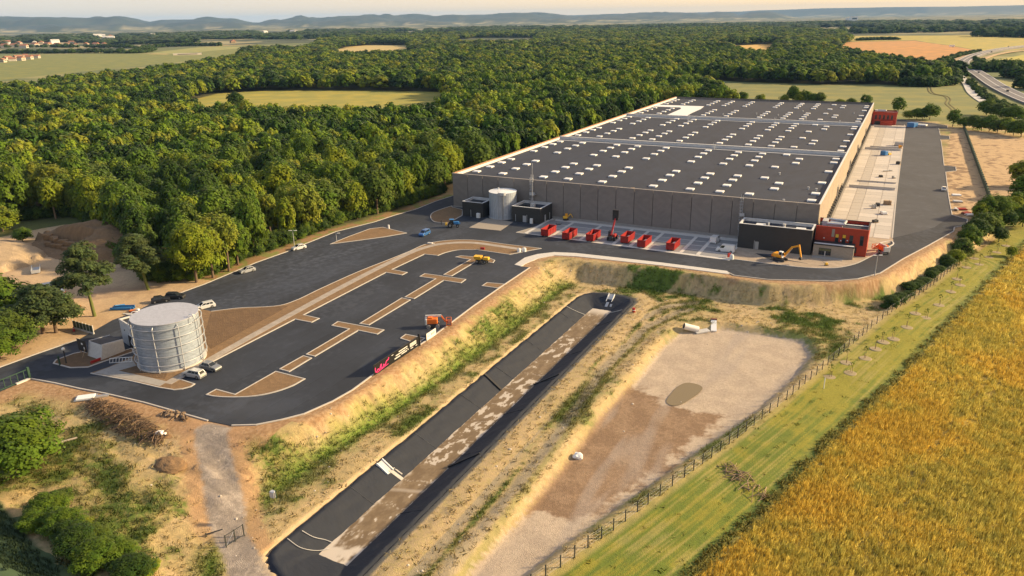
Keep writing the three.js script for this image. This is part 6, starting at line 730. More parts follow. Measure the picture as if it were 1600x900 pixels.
// which spots the camera can see
camera.updateMatrixWorld(true); camera.aspect = 16 / 9; camera.updateProjectionMatrix();
const inv = camera.matrixWorld.clone().invert(), tanY = Math.tan(rad(41.66 / 2)), seen = (x, y, z, m = 0.12) => { const v = V(x, y, z).applyMatrix4(inv); if (v.z > -5) return false; const a = v.x / -v.z / (tanY * 16 / 9), b = v.y / -v.z / tanY; return Math.abs(a) < 1 + m && b > -1 - m * 2 && b < 1.4; };
{
  const rnd = rng(99), spots = [], grid = (s, r0, r1, sc, kind) => { for (let z = -5400; z < 0; z += s) { if (-z - s > r1 + 50) continue; for (let x = -3300; x < 900; x += s) { const px = x + (rnd() - 0.5) * s * 0.9, pz = z + (rnd() - 0.5) * s * 0.9, r = Math.hypot(px, pz); if (r < r0 || r >= r1) continue; if (!seen(px, 8, pz) || !inForest(px, pz)) continue; spots.push([px, pz, r, sc, kind, rnd(), rnd(), rnd()]); } } };
  grid(7.2, 150, 760, 1, 0); grid(10.5, 760, 1500, 1.4, 1); grid(17, 1500, 5400, 2.2, 2);
  spots.sort((a, b) => a[2] - b[2]);
  const size = (s) => { const big = 0.75 + 0.5 * s[5]; return [s[3] * lerp(3.2, 6.4, s[5] * s[5] * 0.6 + s[5] * 0.4), (s[4] ? lerp(10, 18, s[6] * 0.6 + s[5] * 0.4) * (s[4] === 2 ? 1.1 : 1) : lerp(9.5, 19, s[6] * 0.6 + s[5] * 0.4))]; };
  const hue = (s) => { const n = 0.5 + 0.5 * nz2(s[0] * 0.012, s[1] * 0.012) * 0.9 + (s[7] - 0.5) * 1.15 - 0.07; return n; };
  const near = spots.slice(0, 290), rest = spots.slice(290), mats = [LM.deep, LM.mid, LM.mid, LM.lime, LM.olive, LM.gold], first = {};
  for (const s of near) {
    const [r, h] = size(s), k = hue(s), m = clamp(Math.floor((k + 0.1) * 5), 0, 5), v = Math.floor(s[7] * 7), y = height(s[0], s[1]) - 0.2, words = ['dark green', 'green', 'green', 'lime green', 'olive green', 'golden green'][m];
    if (s[1] > -84 && s[0] > -150) continue;
    const where = s[0] > -150 ? 'behind the far edge of the warehouse roof' : s[1] < -420 ? 'beside the far half of the warehouse' : s[1] < -300 ? 'beside the middle of the warehouse' : s[1] < -235 ? 'beside the near corner of the warehouse' : s[1] < -195 ? 'along the access road beyond the slim street lamp' : s[0] > -190 ? 'along the access road behind the parked cars' : s[0] > -235 ? 'behind the brown earth mound' : 'behind the sand heap at the left', key = m + '_' + v + where; let t;
    if (first[key]) { t = dup(first[key], [s[0], y, s[1]], s[6] * 6.28); t.children[0].scale.set(h, h * 0.95, h); const ch = h * (0.43 + 0.05 * s[6]); t.children[1].scale.set(r, ch, r * (0.85 + s[5] * 0.3)); t.children[1].position.y = h - ch; }
    else first[key] = tree('forest_tree', words + ' broadleaf forest tree ' + where, 'tree', [s[0], y, s[1]], r, h, v < 5 ? nearCrowns[v] : tallCrowns[v - 5], mats[m], { turn: s[6] * 6.28, bare: 0.1, group: words + ' forest trees ' + where, bark: s[5] > 0.5 ? M.bark : M.barkPale });
  }
  const pal = [[0.025, 0.058, 0.01], [0.044, 0.094, 0.011], [0.075, 0.142, 0.012], [0.116, 0.184, 0.013], [0.168, 0.23, 0.015], [0.195, 0.22, 0.022]];
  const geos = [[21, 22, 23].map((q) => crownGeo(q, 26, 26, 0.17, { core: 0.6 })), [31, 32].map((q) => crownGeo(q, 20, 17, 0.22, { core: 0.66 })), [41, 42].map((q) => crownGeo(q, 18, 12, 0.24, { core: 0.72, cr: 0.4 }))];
  const mtx = new THREE.Matrix4(), qn = new THREE.Quaternion(), col = new THREE.Color();
  geos.forEach((gs, kind) => gs.forEach((g, gi) => {
    const list = rest.filter((s, i) => s[4] === kind && i % gs.length === gi); if (!list.length) return; const im = new THREE.InstancedMesh(g, LM.white, list.length); im.name = numbered('forest');
    list.forEach((s, i) => { const [r, h] = size(s), ch = h * (kind === 2 ? 0.42 : 0.46), k = clamp(hue(s), 0, 0.999) * 5, a = pal[Math.floor(k)], b = pal[Math.min(5, Math.floor(k) + 1)], c = mixc(a, b, k % 1), f = 0.85 + s[6] * 0.3; im.setMatrixAt(i, mtx.compose(V(s[0], height(s[0], s[1]) + h - ch, s[1]), qn.setFromAxisAngle(V(0, 1, 0), s[7] * 6.28), V(r, ch, r * (0.85 + 0.3 * s[5])))); im.setColorAt(i, col.setRGB(c[0] * f, c[1] * f, c[2] * f)); });
    im.castShadow = im.receiveShadow = true; tag(im, null, null, null, 'stuff'); scene.add(im);
  }));
  { const edge = [[-227.91, -151.32], [-202.8, -140.53], [-179.29, -131.69], [-168.71, -127.54], [-160.94, -135.14], [-162.83, -153.45], [-162.99, -172.61], [-164.36, -192.89], [-160.31, -212.58], [-157.64, -231.02], [-158.12, -247.55], [-163, -245], [-163, -300], [-162, -420], [-160, -538], [-110, -553]], L = smoothLine(edge, 30).concat(smoothLine([[-274.68, -146.07], [-268.31, -155.64], [-252.81, -164.37], [-227.91, -151.32]], 14)), under = []; for (const [x, z] of L) for (let k = 0; k < 2; k++) under.push([x - 1 - rnd() * 4, z + (rnd() - 0.5) * 4 - (x > -150 ? 3 : 0), rnd(), rnd(), rnd()]);
    [0, 1].forEach((q) => { const U = under.filter((_, i) => i % 2 === q), im = new THREE.InstancedMesh(nearCrowns[q], LM.white, U.length); im.name = numbered('undergrowth'); U.forEach((s, i) => { const r = 1.2 + s[2] * 1.6, hh = 1 + s[3] * 1.8, c = mixc(pal[0], pal[3], s[4]); im.setMatrixAt(i, mtx.compose(V(s[0], height(s[0], s[1]) + hh * 0.8, s[1]), qn.setFromAxisAngle(V(0, 1, 0), s[4] * 6), V(r, hh, r))); im.setColorAt(i, col.setRGB(...c)); }); tag(im, null, null, null, 'stuff'); scene.add(im); }); }
  // hedgerows and far woods beyond the forest
  const far = [], put = (x, z, r, h) => { if (seen(x, 10, z)) far.push([x, z, r, h, rnd(), rnd()]); };
  const hedge = (pts, step, r, h, w = 6) => { for (const [x, z] of smoothLine(pts, 30)) if (rnd() < step) put(x + (rnd() - 0.5) * w, z + (rnd() - 0.5) * w, r * (0.7 + rnd() * 0.6), h * (0.6 + rnd() * 0.7)); };
  hedge([[-2407.89, -1225.31], [-2137.55, -1273.02], [-1953.48, -1310.61], [-1705.38, -1317.79], [-1799.95, -1440.46]], 1, 8, 9, 14); hedge([[-1856.76, -1435.95], [-2121.99, -1724.21], [-2043.37, -1779.96], [-1892.14, -1756.12]], 1, 8, 9, 12); hedge([[-2809.92, -1510.05], [-2627.92, -1653.98], [-2437.03, -1660.7], [-2189.52, -1695.69]], 0.6, 9, 10, 22); hedge([[-2821.22, -2228.11], [-3109.67, -2515.39], [-3440.62, -2874.42]], 1, 10, 10, 30); hedge([[-3617.37, -3022.74], [-3304.91, -3098.25], [-2752.1, -3122.58]], 0.6, 9, 8, 20); hedge([[-2232.51, -2610.02], [-2177.09, -2796.69], [-2116.85, -2999.62], [-1967.79, -3201.51]], 1, 18, 17, 120); hedge([[-135.12, -2235.72], [-87.32, -2275.1], [-47.12, -2281.96]], 1, 6, 6, 8); hedge([[-234.83, -3073.18], [-31.3, -3110.27], [206.94, -3236.27], [498.48, -3226.41]], 1, 18, 17, 90); hedge([[158.89, -2492.9], [219.62, -2482.29], [295.85, -2408.56], [381.41, -2286.04]], 1, 15, 17, 70); hedge([[211.28, -2768.04], [304.52, -2744.12], [438.11, -2637.68]], 1, 16, 17, 70);
  hedge([[77.63, -1051.7], [87.22, -1053.89], [101.9, -1080.46], [134.82, -1042.76], [172.68, -991.62]], 0.8, 5.5, 9, 34); hedge([[94, -952.98], [100.79, -936.66], [122.14, -892.34], [148.47, -841.48]], 0.8, 6, 9, 20); hedge([[89.41, -817.38], [109.64, -791.06], [134.09, -752.3]], 0.8, 5.5, 8, 12); hedge([[49.04, -880.26], [52.56, -767.51], [56.45, -685.99], [64.59, -614.34], [76.7, -549.77]], 0.8, 2.2, 2.8, 8); hedge([[32.47, -1053.08], [44.9, -1092.47], [48.57, -1045.06], [50.59, -941.82]], 0.5, 2.6, 3, 7); hedge([[34.79, -1233.31], [62.43, -1422.61], [96.22, -1565.34]], 0.9, 4, 5, 6); hedge([[78.23, -1209.82], [77.4, -1308.22], [74.82, -1124.53], [77.63, -1051.7]], 0.4, 3, 5, 8); hedge([[-2.55, -812.06], [18.69, -813.71], [35.88, -862.76]], 1, 5, 7, 12);
  for (let i = 0; i < 9000; i++) { const a = rad(-64 + rnd() * 74), r = 3200 + Math.pow(rnd(), 0.8) * 2600, x = Math.sin(a) * r, z = -Math.cos(a) * r; if (inPoly(FOREST, x, z)) continue; if (nz2(x * 0.0014 + 3, z * 0.0014) + 0.6 * nz2(x * 0.006, z * 0.006) > 0.3) put(x, z, 26 + rnd() * 26, 14 + rnd() * 8); }
  const g = geos[2][0], im = new THREE.InstancedMesh(g, LM.white, far.length); im.name = 'distant_woods'; far.forEach((s, i) => { const c = mixc(pal[0], pal[2], s[4]); im.setMatrixAt(i, mtx.compose(V(s[0], height(s[0], s[1]) + s[3] * 0.45, s[1]), qn.setFromAxisAngle(V(0, 1, 0), s[5] * 6.28), V(s[2], s[3] * 0.55, s[2]))); im.setColorAt(i, col.setRGB(...c)); }); tag(im, null, null, null, 'stuff'); scene.add(im);
}
const H0 = (p) => [p[0], height(p[0], p[1]) - 0.1, p[1]];
const [A1, A2, A3, A4, A5] = nearCrowns, [T1, T2] = tallCrowns;
const bigCrown = crownGeo(201, 72, 130, 0.05, { core: 0.6, cr: 0.3 }), bigCrown2 = crownGeo(202, 76, 140, 0.048, { core: 0.6, cr: 0.28 });
for (const [p, r, h, g, m, l, o] of [
  [[-160.32, -129.65], 5.6, 16, bigCrown, LM.lime, 'tall lime green tree standing alone at the kerb of the access road'],
  [[-159.17, -134.18], 4.2, 14, A2, LM.lime, 'lime green tree right behind the lone kerbside tree'],
  [[-159.45, -140.03], 3.8, 15, T1, LM.gold, 'slender golden tree with a bare lower trunk beside the access road', { bare: 0.35 }],
  [[-161.59, -145.35], 4.4, 13, A3, LM.mid, 'green tree behind the grey parked car'],
  [[-161.26, -82.14], 5.2, 8.5, bigCrown, LM.olive, 'large round bush at the left edge above the access road'],
  [[-175.42, -88.37], 5.8, 12, A4, LM.mid, 'green tree at the left edge in front of the white cabins'],
  [[-158.75, -78.02], 4.6, 7, bigCrown2, LM.mid, 'lowest round bush at the left edge above the access road'],
  [[-243.16, -134.71], 3.0, 4.5, A1, LM.mid, 'small green bush between the sand heap and the earth mound'],
  [[-262.09, -139.72], 5, 8, A2, LM.lime, 'lime green bush at the left edge behind the sand heap'],
  [[-114.04, -54.29], 6.9, 10.5, bigCrown2, LM.mid, 'big dense green tree at the bottom left corner'],
  [[-100.89, -50.36], 2.64, 3.74, bigCrown, LM.mid, 'green shrub next to the big tree in the bottom hedge'], [[-95.24, -48.98], 2.72, 3.59, bigCrown2, LM.mid, 'green shrub in the middle of the bottom left hedge'], [[-89.7, -47.24], 2.72, 3.43, bigCrown, LM.deep, 'dark shrub of the bottom left hedge beside the dark crop'], [[-89.75, -49.68], 2.08, 2.65, bigCrown2, LM.olive, 'olive shrub on the uphill side of the bottom left hedge'], [[-84.85, -46.55], 2.88, 3.59, bigCrown, LM.mid, 'green shrub at the bottom edge beside the dark crop'], [[-83.62, -48.79], 2.40, 3.28, bigCrown2, LM.mid, 'green shrub where the hedge meets the bottom edge'], [[-99.29, -47.95], 2.40, 2.96, bigCrown2, LM.mid, 'green shrub close below the big tree at the left'], [[-85.84, -49.12], 2.08, 2.81, bigCrown, LM.mid, 'green shrub between two others near the end of the bottom hedge'], [[-92.47, -48.22], 2.24, 2.96, bigCrown2, LM.deep, 'dark shrub in the thick of the bottom left hedge'], [[-79.04, -47.26], 2.72, 3.12, bigCrown, LM.deep, 'dark last shrub of the hedge cut by the bottom edge'], [[-102.4, -52.99], 1.92, 2.50, bigCrown2, LM.olive, 'olive shrub above the hedge beside the big tree'], [[-94.26, -50.38], 1.76, 2.34, bigCrown, LM.lime, 'small lime shrub on the uphill side of the hedge'], [[-79.09, -49.08], 1.76, 2.03, bigCrown2, LM.lime, 'low lime shrub beyond the end of the hedge at the bottom edge'], [[41.85, -323.52], 5.0, 10, A1, LM.mid, 'tallest tree of the right hedge at the picture edge'], [[43.21, -311.8], 4.6, 9, A5, LM.deep, 'dark tree of the right hedge tucked behind the tallest tree'], [[38.65, -309.46], 4.4, 8.5, A3, LM.mid, 'green tree of the right hedge directly left of the tallest tree'], [[33.64, -289.22], 4.0, 7.6, A1, LM.deep, 'dark tree in the shaded middle of the right hedge'], [[29.15, -278.67], 3.8, 7.6, A2, LM.mid, 'green tree in the shaded middle of the right hedge'], [[24.03, -265.17], 3.6, 6.8, A5, LM.deep, 'dark tree of the right hedge beside the olive tree'], [[27.99, -285.7], 3.4, 7, A4, LM.mid, 'green tree of the right hedge just behind the lime bush'], [[20.11, -250.55], 3.2, 5.6, A1, LM.olive, 'olive bush of the right hedge beside the asphalt corner'], [[16.16, -238.04], 2.2, 3.6, A3, LM.deep, 'dark bush at the thin end of the right hedge'], [[35.81, -300.3], 4.2, 9, A2, LM.lime, 'lime tree of the right hedge second from the picture edge'], [[30.93, -289.31], 4.2, 8.5, bigCrown, LM.mid, 'broad green tree in the middle of the right hedge'], [[26.49, -272.57], 3.8, 7.6, A3, LM.olive, 'olive tree of the right hedge above the saplings'], [[22.45, -258.77], 3.6, 7.2, A4, LM.mid, 'green tree of the right hedge beside the asphalt corner'], [[40.15, -297.46], 3.6, 7, A5, LM.mid, 'green tree of the right hedge lowest at the picture edge'], [[31.5, -273.5], 2.4, 4.6, A2, LM.deep, 'dark young tree in front of the right hedge'], [[25.65, -282.89], 2.6, 5.4, A1, LM.lime, 'lime bush of the right hedge nearest the red barrier frames'], [[18.22, -242.89], 2.4, 4.2, A5, LM.lime, 'lime bush where the right hedge runs out'], [[42.41, -344.82], 4.6, 10, A3, LM.gold, 'golden tree behind the right hedge at the picture edge'], [[50.2, -348.1], 5.5, 11, A4, LM.mid, 'green tree of the right hedge beyond the picture edge'], [[33.63, -258], 1.6, 3.2, A2, LM.lime, 'lime sapling bush on the grass below the right hedge'],
  [[-78.26, -621.98], 5.2, 13, A1, LM.mid, 'tall dark tree behind the far edge of the roof'], [[-68.85, -620.34], 4.6, 10, A2, LM.mid, 'green tree behind the roof right of the tall dark tree'], [[-58.76, -619.02], 4.4, 9, A3, LM.olive, 'olive tree behind the far edge of the roof'], [[-83.36, -615.49], 3.6, 7, A4, LM.lime, 'low lime bush behind the roof left of the tall dark tree'], [[-43.84, -610.38], 3.6, 5.5, A5, LM.lime, 'low bush behind the roof near its right corner'], [[-36.29, -612.95], 3.8, 6, A4, LM.olive, 'second low bush behind the roof near its right corner'], [[-26.6, -607.48], 4.2, 9.5, T2, LM.mid, 'upright tree behind the right corner of the roof'], [[-102.16, -623.85], 4, 6, A2, LM.lime, 'lime bush at the end of the forest behind the roof'], [[-115.87, -624.36], 4.4, 7.5, A5, LM.mid, 'green tree at the end of the forest behind the roof'], [[-130.82, -624.57], 4.4, 9, A4, LM.mid, 'green tree behind the middle of the far roof edge'], [[-146.11, -624.79], 4.6, 11, A3, LM.lime, 'lime tree behind the far roof edge at the forest end'], [[-161.09, -622.55], 4.6, 13, A1, LM.mid, 'green tree behind the left part of the far roof edge'],
  [[-5.18, -574.55], 4.2, 11, T1, LM.mid, 'slim dark tree behind the far red offices'], [[6.36, -549.97], 4.6, 7, A1, LM.mid, 'round tree behind the far end of the truck yard'], [[13.56, -552.56], 5.6, 9.5, A2, LM.mid, 'largest tree behind the far end of the truck yard'], [[2.03, -548.41], 4, 5.6, A5, LM.lime, 'low lime tree behind the far end of the truck yard'], [[25.4, -521.8], 4.0, 10, T2, LM.mid, 'upright tree beside the wheel tracks in the field'], [[35.36, -510.99], 4.4, 8, A3, LM.olive, 'olive tree at the edge of the far bare yard'], [[31.5, -518.16], 4.6, 6, A5, LM.mid, 'low green bush left of the olive tree at the far bare yard'], [[39.24, -506.87], 4.8, 7, A1, LM.mid, 'green bush between the olive and green trees at the far bare yard'], [[46.62, -501.51], 5, 7, A2, LM.olive, 'olive bush between the trees at the edge of the far bare yard'], [[53.52, -493.7], 5, 7.6, A3, LM.mid, 'green bush between the lime tree and the picture edge'], [[50.32, -583.18], 6, 8, A5, LM.mid, 'green bush between the trees below the motorway'], [[56.57, -564.72], 6, 8, A1, LM.mid, 'broad green bush below the motorway near the picture edge'], [[-73.24, -618.87], 4.4, 9, A4, LM.lime, 'lime bush right beside the tall dark tree behind the roof'], [[-63.34, -619.83], 4.4, 8, A1, LM.mid, 'green bush between the trees behind the far roof edge'], [[9.6, -551.14], 4.4, 7, A3, LM.deep, 'dark bush between the trees behind the far end of the truck yard'], [[42.9, -505.5], 5, 9, A4, LM.mid, 'green tree at the edge of the far bare yard'], [[50.17, -500.2], 5, 8.6, A1, LM.lime, 'lime tree at the edge of the far bare yard'], [[56.7, -489.87], 5.4, 9, A5, LM.mid, 'green tree at the edge of the far bare yard by the picture edge'], [[46.78, -589.18], 6, 10, A2, LM.mid, 'dark tree beside the pale lane below the motorway'], [[53.41, -577.21], 6.4, 9, A3, LM.olive, 'olive tree beside the pale lane below the motorway'], [[59.81, -559.33], 6, 9, A4, LM.mid, 'green tree below the motorway near the picture edge'], [[-475.52, -449.21], 6.5, 13, A1, LM.deep, 'lone dark tree standing in front of the meadow clearing'],
]) tree(/bush|shrub/.test(l) ? 'bush' : 'tree', l, /bush|shrub/.test(l) ? 'bush' : 'tree', H0(p), r, h, g, m, { turn: p[0] % 6, ...(o ?? {}), bare: o?.bare ?? (/bush|shrub/.test(l) ? 0.04 : h / r < 1.7 ? 0.1 : undefined) });
{ // low hedge growing along the fence below the road bend
  for (let k = 0; k < 24; k++) { const t = k / 23, p = [lerp(...[0, 1].map((i) => [[2.36, -195.18], [18.7, -247.84]][i][0]), t), lerp(...[0, 1].map((i) => [[2.36, -195.18], [18.7, -247.84]][i][1]), t)]; tree('hedge_plant', 'low dark green shrub of the hedge along the fence below the road bend', 'shrub', H0([p[0] + ((k * 13) % 5) * 0.3 - 0.6, p[1] + ((k * 11) % 7) * 0.25 - 0.7]), 1.3 + 0.9 * ((k * 7) % 5) / 4, 1.3 + 1.3 * ((k * 5) % 6) / 5, nearCrowns[k % 5], LM.deep, { bare: 0.05, group: 'shrubs of the low hedge along the fence' }); }
}
// pines with open flat pads of needles
function pine(label, p, h, spread, seed, lean, ivy) {
  const t = thing('pine_tree', label, 'pine tree', H0(p)), rnd = rng(seed), tr = [], top = V(lean, h * 0.93, 0); tr.push(rod(V(0, 0, 0), V(lean * 0.5, h * 0.5, 0), 0.42, 9, 0.3), rod(V(lean * 0.5, h * 0.5, 0), top, 0.3, 8, 0.1));
  const pads = []; for (let k = 0; k < 22; k++) { const f = lerp(0.42, 0.97, k / 21), a = k * 2.4 + rnd(), rr = spread * (1.05 - 0.75 * Math.pow(Math.max(0, f - 0.45) / 0.52, 1.4)) * (0.55 + rnd() * 0.5), b = V(lean * f, h * f, 0), e = V(lean * f + Math.cos(a) * rr, h * f + 0.6 + rnd() * 0.9, Math.sin(a) * rr); tr.push(rod(b, e, 0.1, 5, 0.04)); pads.push([e, 1.5 + rnd() * 1.1], [b.clone().lerp(e, 0.6).add(V(rnd() - 0.5, 0.5, rnd() - 0.5)), 1.1 + rnd() * 0.7]); } pads.push([top, 1.7]);
  mesh('trunk', tr, ivy ? M.ivy : M.bark, t); const pg = crownGeo(seed + 5, 14, 50, 0.13, { cr: 0.5, flat: 0.8 }); pads.forEach(([e, r]) => { const c = mesh('needle_pad', pg, LM.pine, t); c.position.copy(e); c.scale.set(r * 0.92, r * 0.66, r * 0.92); c.rotation.y = rnd() * 6; }); return t;
}
pine('tall pine with an ivy-covered trunk on the sandy yard above the blue pipes', [-162.63, -102.02], 15.5, 5.4, 31, -1.0, true); pine('leaning pine left of the lone lime tree by the access road', [-166.84, -120.09], 13, 5.2, 47, -2.6, true); pine('low spreading pine beside the pale sliding gate', [-163.12, -90.01], 9.5, 6.2, 58, 0.8); pine('second low spreading pine left of the pale sliding gate', [-161.2, -91.7], 6.5, 5.0, 63, 0.4);
// saplings in discs of bare soil
{
  const sapCrown = crownGeo(301, 9, 16, 0.16, { cr: 0.4 }), disc = clean(new THREE.CylinderGeometry(1.15, 1.3, 0.1, 18)), discM = mat(0.33, 0.26, 0.15, 0.95);
  const ORD = 'first second third fourth fifth sixth seventh eighth ninth tenth eleventh twelfth thirteenth fourteenth fifteenth sixteenth seventeenth eighteenth nineteenth twentieth'.split(' ');
  const at = [[10.84, -193.52], [13.83, -203.83], [7.01, -184.76], [2.5, -173.36], [-0.51, -162.73], [-3.93, -158.69], [-2.84, -153.87], [16.67, -215.9], [18.53, -228], [21.32, -240.36], [23.73, -250.78], [24.73, -245.15], [27.66, -253.93], [30.08, -260.71], [33.25, -269.59], [19.08, -222.5], [4.46, -176.22], [1.16, -168.94], [8.65, -195.26], [-6.39, -150.59]];
  const order = at.map((_, i) => i).sort((a, b) => at[b][1] - at[a][1]);
  at.forEach((p, i) => { const h = 2.2 + (i % 3) * 0.4, t = thing('sapling', `young staked sapling, ${ORD[order.indexOf(i)]} from the white stake along the grass strip`, 'sapling', H0(p), i, 'saplings planted on the grass strip'); mesh('soil_disc', disc, discM, t).position.y = 0.12; mesh('stem', [rod(V(0, 0, 0), V(0.1, h, 0), 0.045, 6, 0.02), rod(V(0.35, 0, 0), V(0.35, 1.5, 0), 0.05, 6)], M.barkPale, t); const c = mesh('crown', sapCrown, i % 2 ? LM.olive : LM.mid, t); c.scale.set(0.5, 0.6, 0.5); c.position.set(0.1, h - 0.2, 0); });
  const [x, z] = [-6.85, -144.52], o = thing('stake', 'single white stake standing on the grass strip', 'stake', [x, height(x, z), z]); mesh('stake', [cy(0.08, 0.08, 2.2)], M.white, o); mesh('tip', [cy(0.02, 0.08, 0.2, 0, 2.2)], M.white, o);
}
// grass, straw and wheat
function tuftGeo(seed, n, w, hgt, spread, lean) { const rnd = rng(seed), P = [], N = []; for (let i = 0; i < n; i++) { const a = rnd() * 6.28, r = spread * Math.sqrt(rnd()), x = Math.cos(a) * r, z = Math.sin(a) * r, b = rnd() * 6.28, h = hgt * (0.6 + rnd() * 0.6), dx = Math.cos(b) * lean * rnd(), dz = Math.sin(b) * lean * rnd(), q = rnd() * 6.28, wx = Math.cos(q) * w, wz = Math.sin(q) * w; P.push(x - wx, 0, z - wz, x + wx, 0, z + wz, x + dx + wx * 0.3, h, z + dz + wz * 0.3); for (let k = 0; k < 3; k++) { const v = V(dx + (rnd() - 0.5) * 0.6, 1, dz + (rnd() - 0.5) * 0.6).normalize(); N.push(v.x, v.y, v.z); } } const g = new THREE.BufferGeometry(); g.setAttribute('position', new THREE.Float32BufferAttribute(P, 3)); g.setAttribute('normal', new THREE.Float32BufferAttribute(N, 3)); return g; }
function scatter(name, geos, list, m) { const mtx = new THREE.Matrix4(), qn = new THREE.Quaternion(), col = new THREE.Color(); geos.forEach((g, gi) => { const L = list.filter((_, i) => i % geos.length === gi), im = new THREE.InstancedMesh(g, m, L.length); im.name = numbered(name); L.forEach((s, i) => { im.setMatrixAt(i, mtx.compose(V(s[0], s[1], s[2]), qn.setFromAxisAngle(V(0, 1, 0), s[3]), V(s[4], s[5], s[4]))); im.setColorAt(i, col.setRGB(...s[6])); }); im.castShadow = im.receiveShadow = true; tag(im, null, null, null, 'stuff'); scene.add(im); }); }
const bladeM = new THREE.MeshPhysicalMaterial({ color: lin(1, 1, 1), roughness: 0.9, specularIntensity: 0.2, transmission: 0.3, thickness: 0, side: THREE.DoubleSide });
{
  const rnd = rng(500), wheat = [], grass = [], jit = (c, k) => { const f = 1 + (rnd() - 0.5) * k; return [c[0] * f, c[1] * f, c[2] * f]; };
  for (let z = -430; z < -40;) { const s = z > -150 ? 0.5 : z > -220 ? 0.72 : 1.2; for (let x = -32; x < 128; x += s) { const px = x + (rnd() - 0.5) * s, pz = z + (rnd() - 0.5) * s; if (!seen(px, LOWY, pz, 0.06)) continue; const d = fWheat.at(px, pz); if (d > -0.1 + nz2(px * 0.5, pz * 0.5) * 0.5) continue; const n = fbm(px * 0.03, pz * 0.03, 3), n2 = fbm(px * 0.25 + 9, pz * 0.25, 3); if (n2 < -0.42 && rnd() < 0.8) continue; { const tl = ((-d + 500) % 21); if ((Math.abs(tl - 9) < 0.28 || Math.abs(tl - 11) < 0.28) && rnd() < 0.75) continue; } let c = mixc([0.95, 0.71, 0.125], [0.8, 0.65, 0.125], ss(-0.25, 0.3, n + n2 * 0.5)); c = mixc(c, [0.46, 0.44, 0.1], 0.6 * ss(0.12, 0.5, n2 + n * 0.3)); c = mixc(c, [0.9, 0.58, 0.08], 0.6 * ss(0.0, 0.4, -n)); wheat.push([px, height(px, pz), pz, rnd() * 6.28, (s / 0.5) * (0.9 + rnd() * 0.4), (0.75 + rnd() * 0.5) * (1 + 0.25 * n2) * lerp(0.45, 1, ss(0, 2.5, -d)), jit(c, 0.35)]); } z += s; }
  scatter('wheat', [tuftGeo(1, 22, 0.034, 0.85, 0.36, 0.34), tuftGeo(2, 22, 0.036, 0.85, 0.36, 0.4), tuftGeo(3, 20, 0.04, 0.8, 0.4, 0.55)], wheat, bladeM);
  const bank = (x, z) => { const da = fAsp.at(x, z), dl = fLow.at(x, z); return da > 2.2 && (dl < 16 || (x < -86 && z > -84)) && fRim.at(x, z) > 0.9 && fDirt.at(x, z) > 1.2 && fTrack.at(x, z) > 0.4 && fHF.at(x, z) > 0.5 && fWheat.at(x, z) > 0; };
  for (let z = -275; z < -44; z += 0.62) for (let x = -165; x < 45; x += 0.62) { const px = x + (rnd() - 0.5) * 0.6, pz = z + (rnd() - 0.5) * 0.6; if (!bank(px, pz) || !seen(px, LOWY, pz, 0.04)) continue; const c0 = ground(px, pz), g = c0[1] / c0[0], inS = fStrip.at(px, pz) < 0; const cover = fbm(px * 0.2, pz * 0.2, 3); if (inS ? rnd() > 0.03 : g < 0.72 ? cover + (rnd() - 0.5) * 0.9 < -0.05 : rnd() > 0.95) continue; if (!inS && g < 0.85 && rnd() < 0.72) continue; if (!inS && fAsp.at(px, pz) < 4.5 && rnd() < 0.8) continue; const k = inS ? 0.1 + 0.12 * rnd() : g > 0.85 ? 0.35 + rnd() * 0.35   : 0.12 + rnd() * 0.2; let c = g > 0.85 || inS ? [c0[0] * 1.05, c0[1] * 1.08, c0[2]] : mixc([0.64, 0.5, 0.24], [c0[0] * 1.15, c0[1] * 1.2, c0[2]], rnd()); grass.push([px, height(px, pz) - 0.02, pz, rnd() * 6.28, 0.8 + rnd() * 0.7, k, jit(c, 0.4)]); }
  scatter('grass', [tuftGeo(4, 10, 0.05, 1, 0.42, 0.5), tuftGeo(5, 9, 0.06, 1, 0.45, 0.8)], grass, bladeM);
  const weeds = []; for (let i = 0; i < 700; i++) { const t = rnd() * (WHEATEDGE.length - 2), k = t | 0, a = WHEATEDGE[k], b = WHEATEDGE[k + 1], x = lerp(a[0], b[0], t - k) - 0.4 + (rnd() - 0.5) * 1.6, z = lerp(a[1], b[1], t - k) - 0.3 + (rnd() - 0.5) * 1.6; if (seen(x, LOWY, z)) weeds.push([x, height(x, z), z, rnd() * 6, 1.2 + rnd(), 0.25 + rnd() * 0.35, jit([0.3, 0.27, 0.07], 0.5)]); } scatter('verge_weeds', [tuftGeo(8, 14, 0.07, 1, 0.5, 0.5)], weeds, bladeM);
  const crop = []; for (let z = -78; z < -40; z += 0.55) for (let x = -125; x < -80; x += 0.5) { const px = x + (rnd() - 0.5) * 0.3, pz = z + (rnd() - 0.5) * 0.3; if (fHF.at(px, pz) < -0.3 && seen(px, LOWY, pz)) crop.push([px, height(px, pz), pz, rnd() * 6.28, 0.9, 0.4 + rnd() * 0.25, jit([0.07, 0.11, 0.045], 0.5)]); } scatter('dark_crop', [tuftGeo(7, 12, 0.06, 1, 0.35, 0.4)], crop, bladeM);
  const stones = []; for (let i = 0; i < 1300; i++) { const x = lerp(-110, -18, rnd()), z = lerp(-185, -58, rnd()); if (fAsp.at(x, z) < 1 || fStrip.at(x, z) < 0 || fRim.at(x, z) < 0.8 || !seen(x, LOWY, z)) continue; if (fDirt.at(x, z) < 0 && rnd() < 0.7) continue; const s = 0.05 + Math.pow(rnd(), 6) * 0.22; stones.push([x, height(x, z), z, rnd() * 6, s, s * 0.7, jit([0.5, 0.44, 0.37], 0.6)]); } scatter('stones', [clean(new THREE.DodecahedronGeometry(1, 0))], stones, mat(1, 1, 1, 0.95));
}
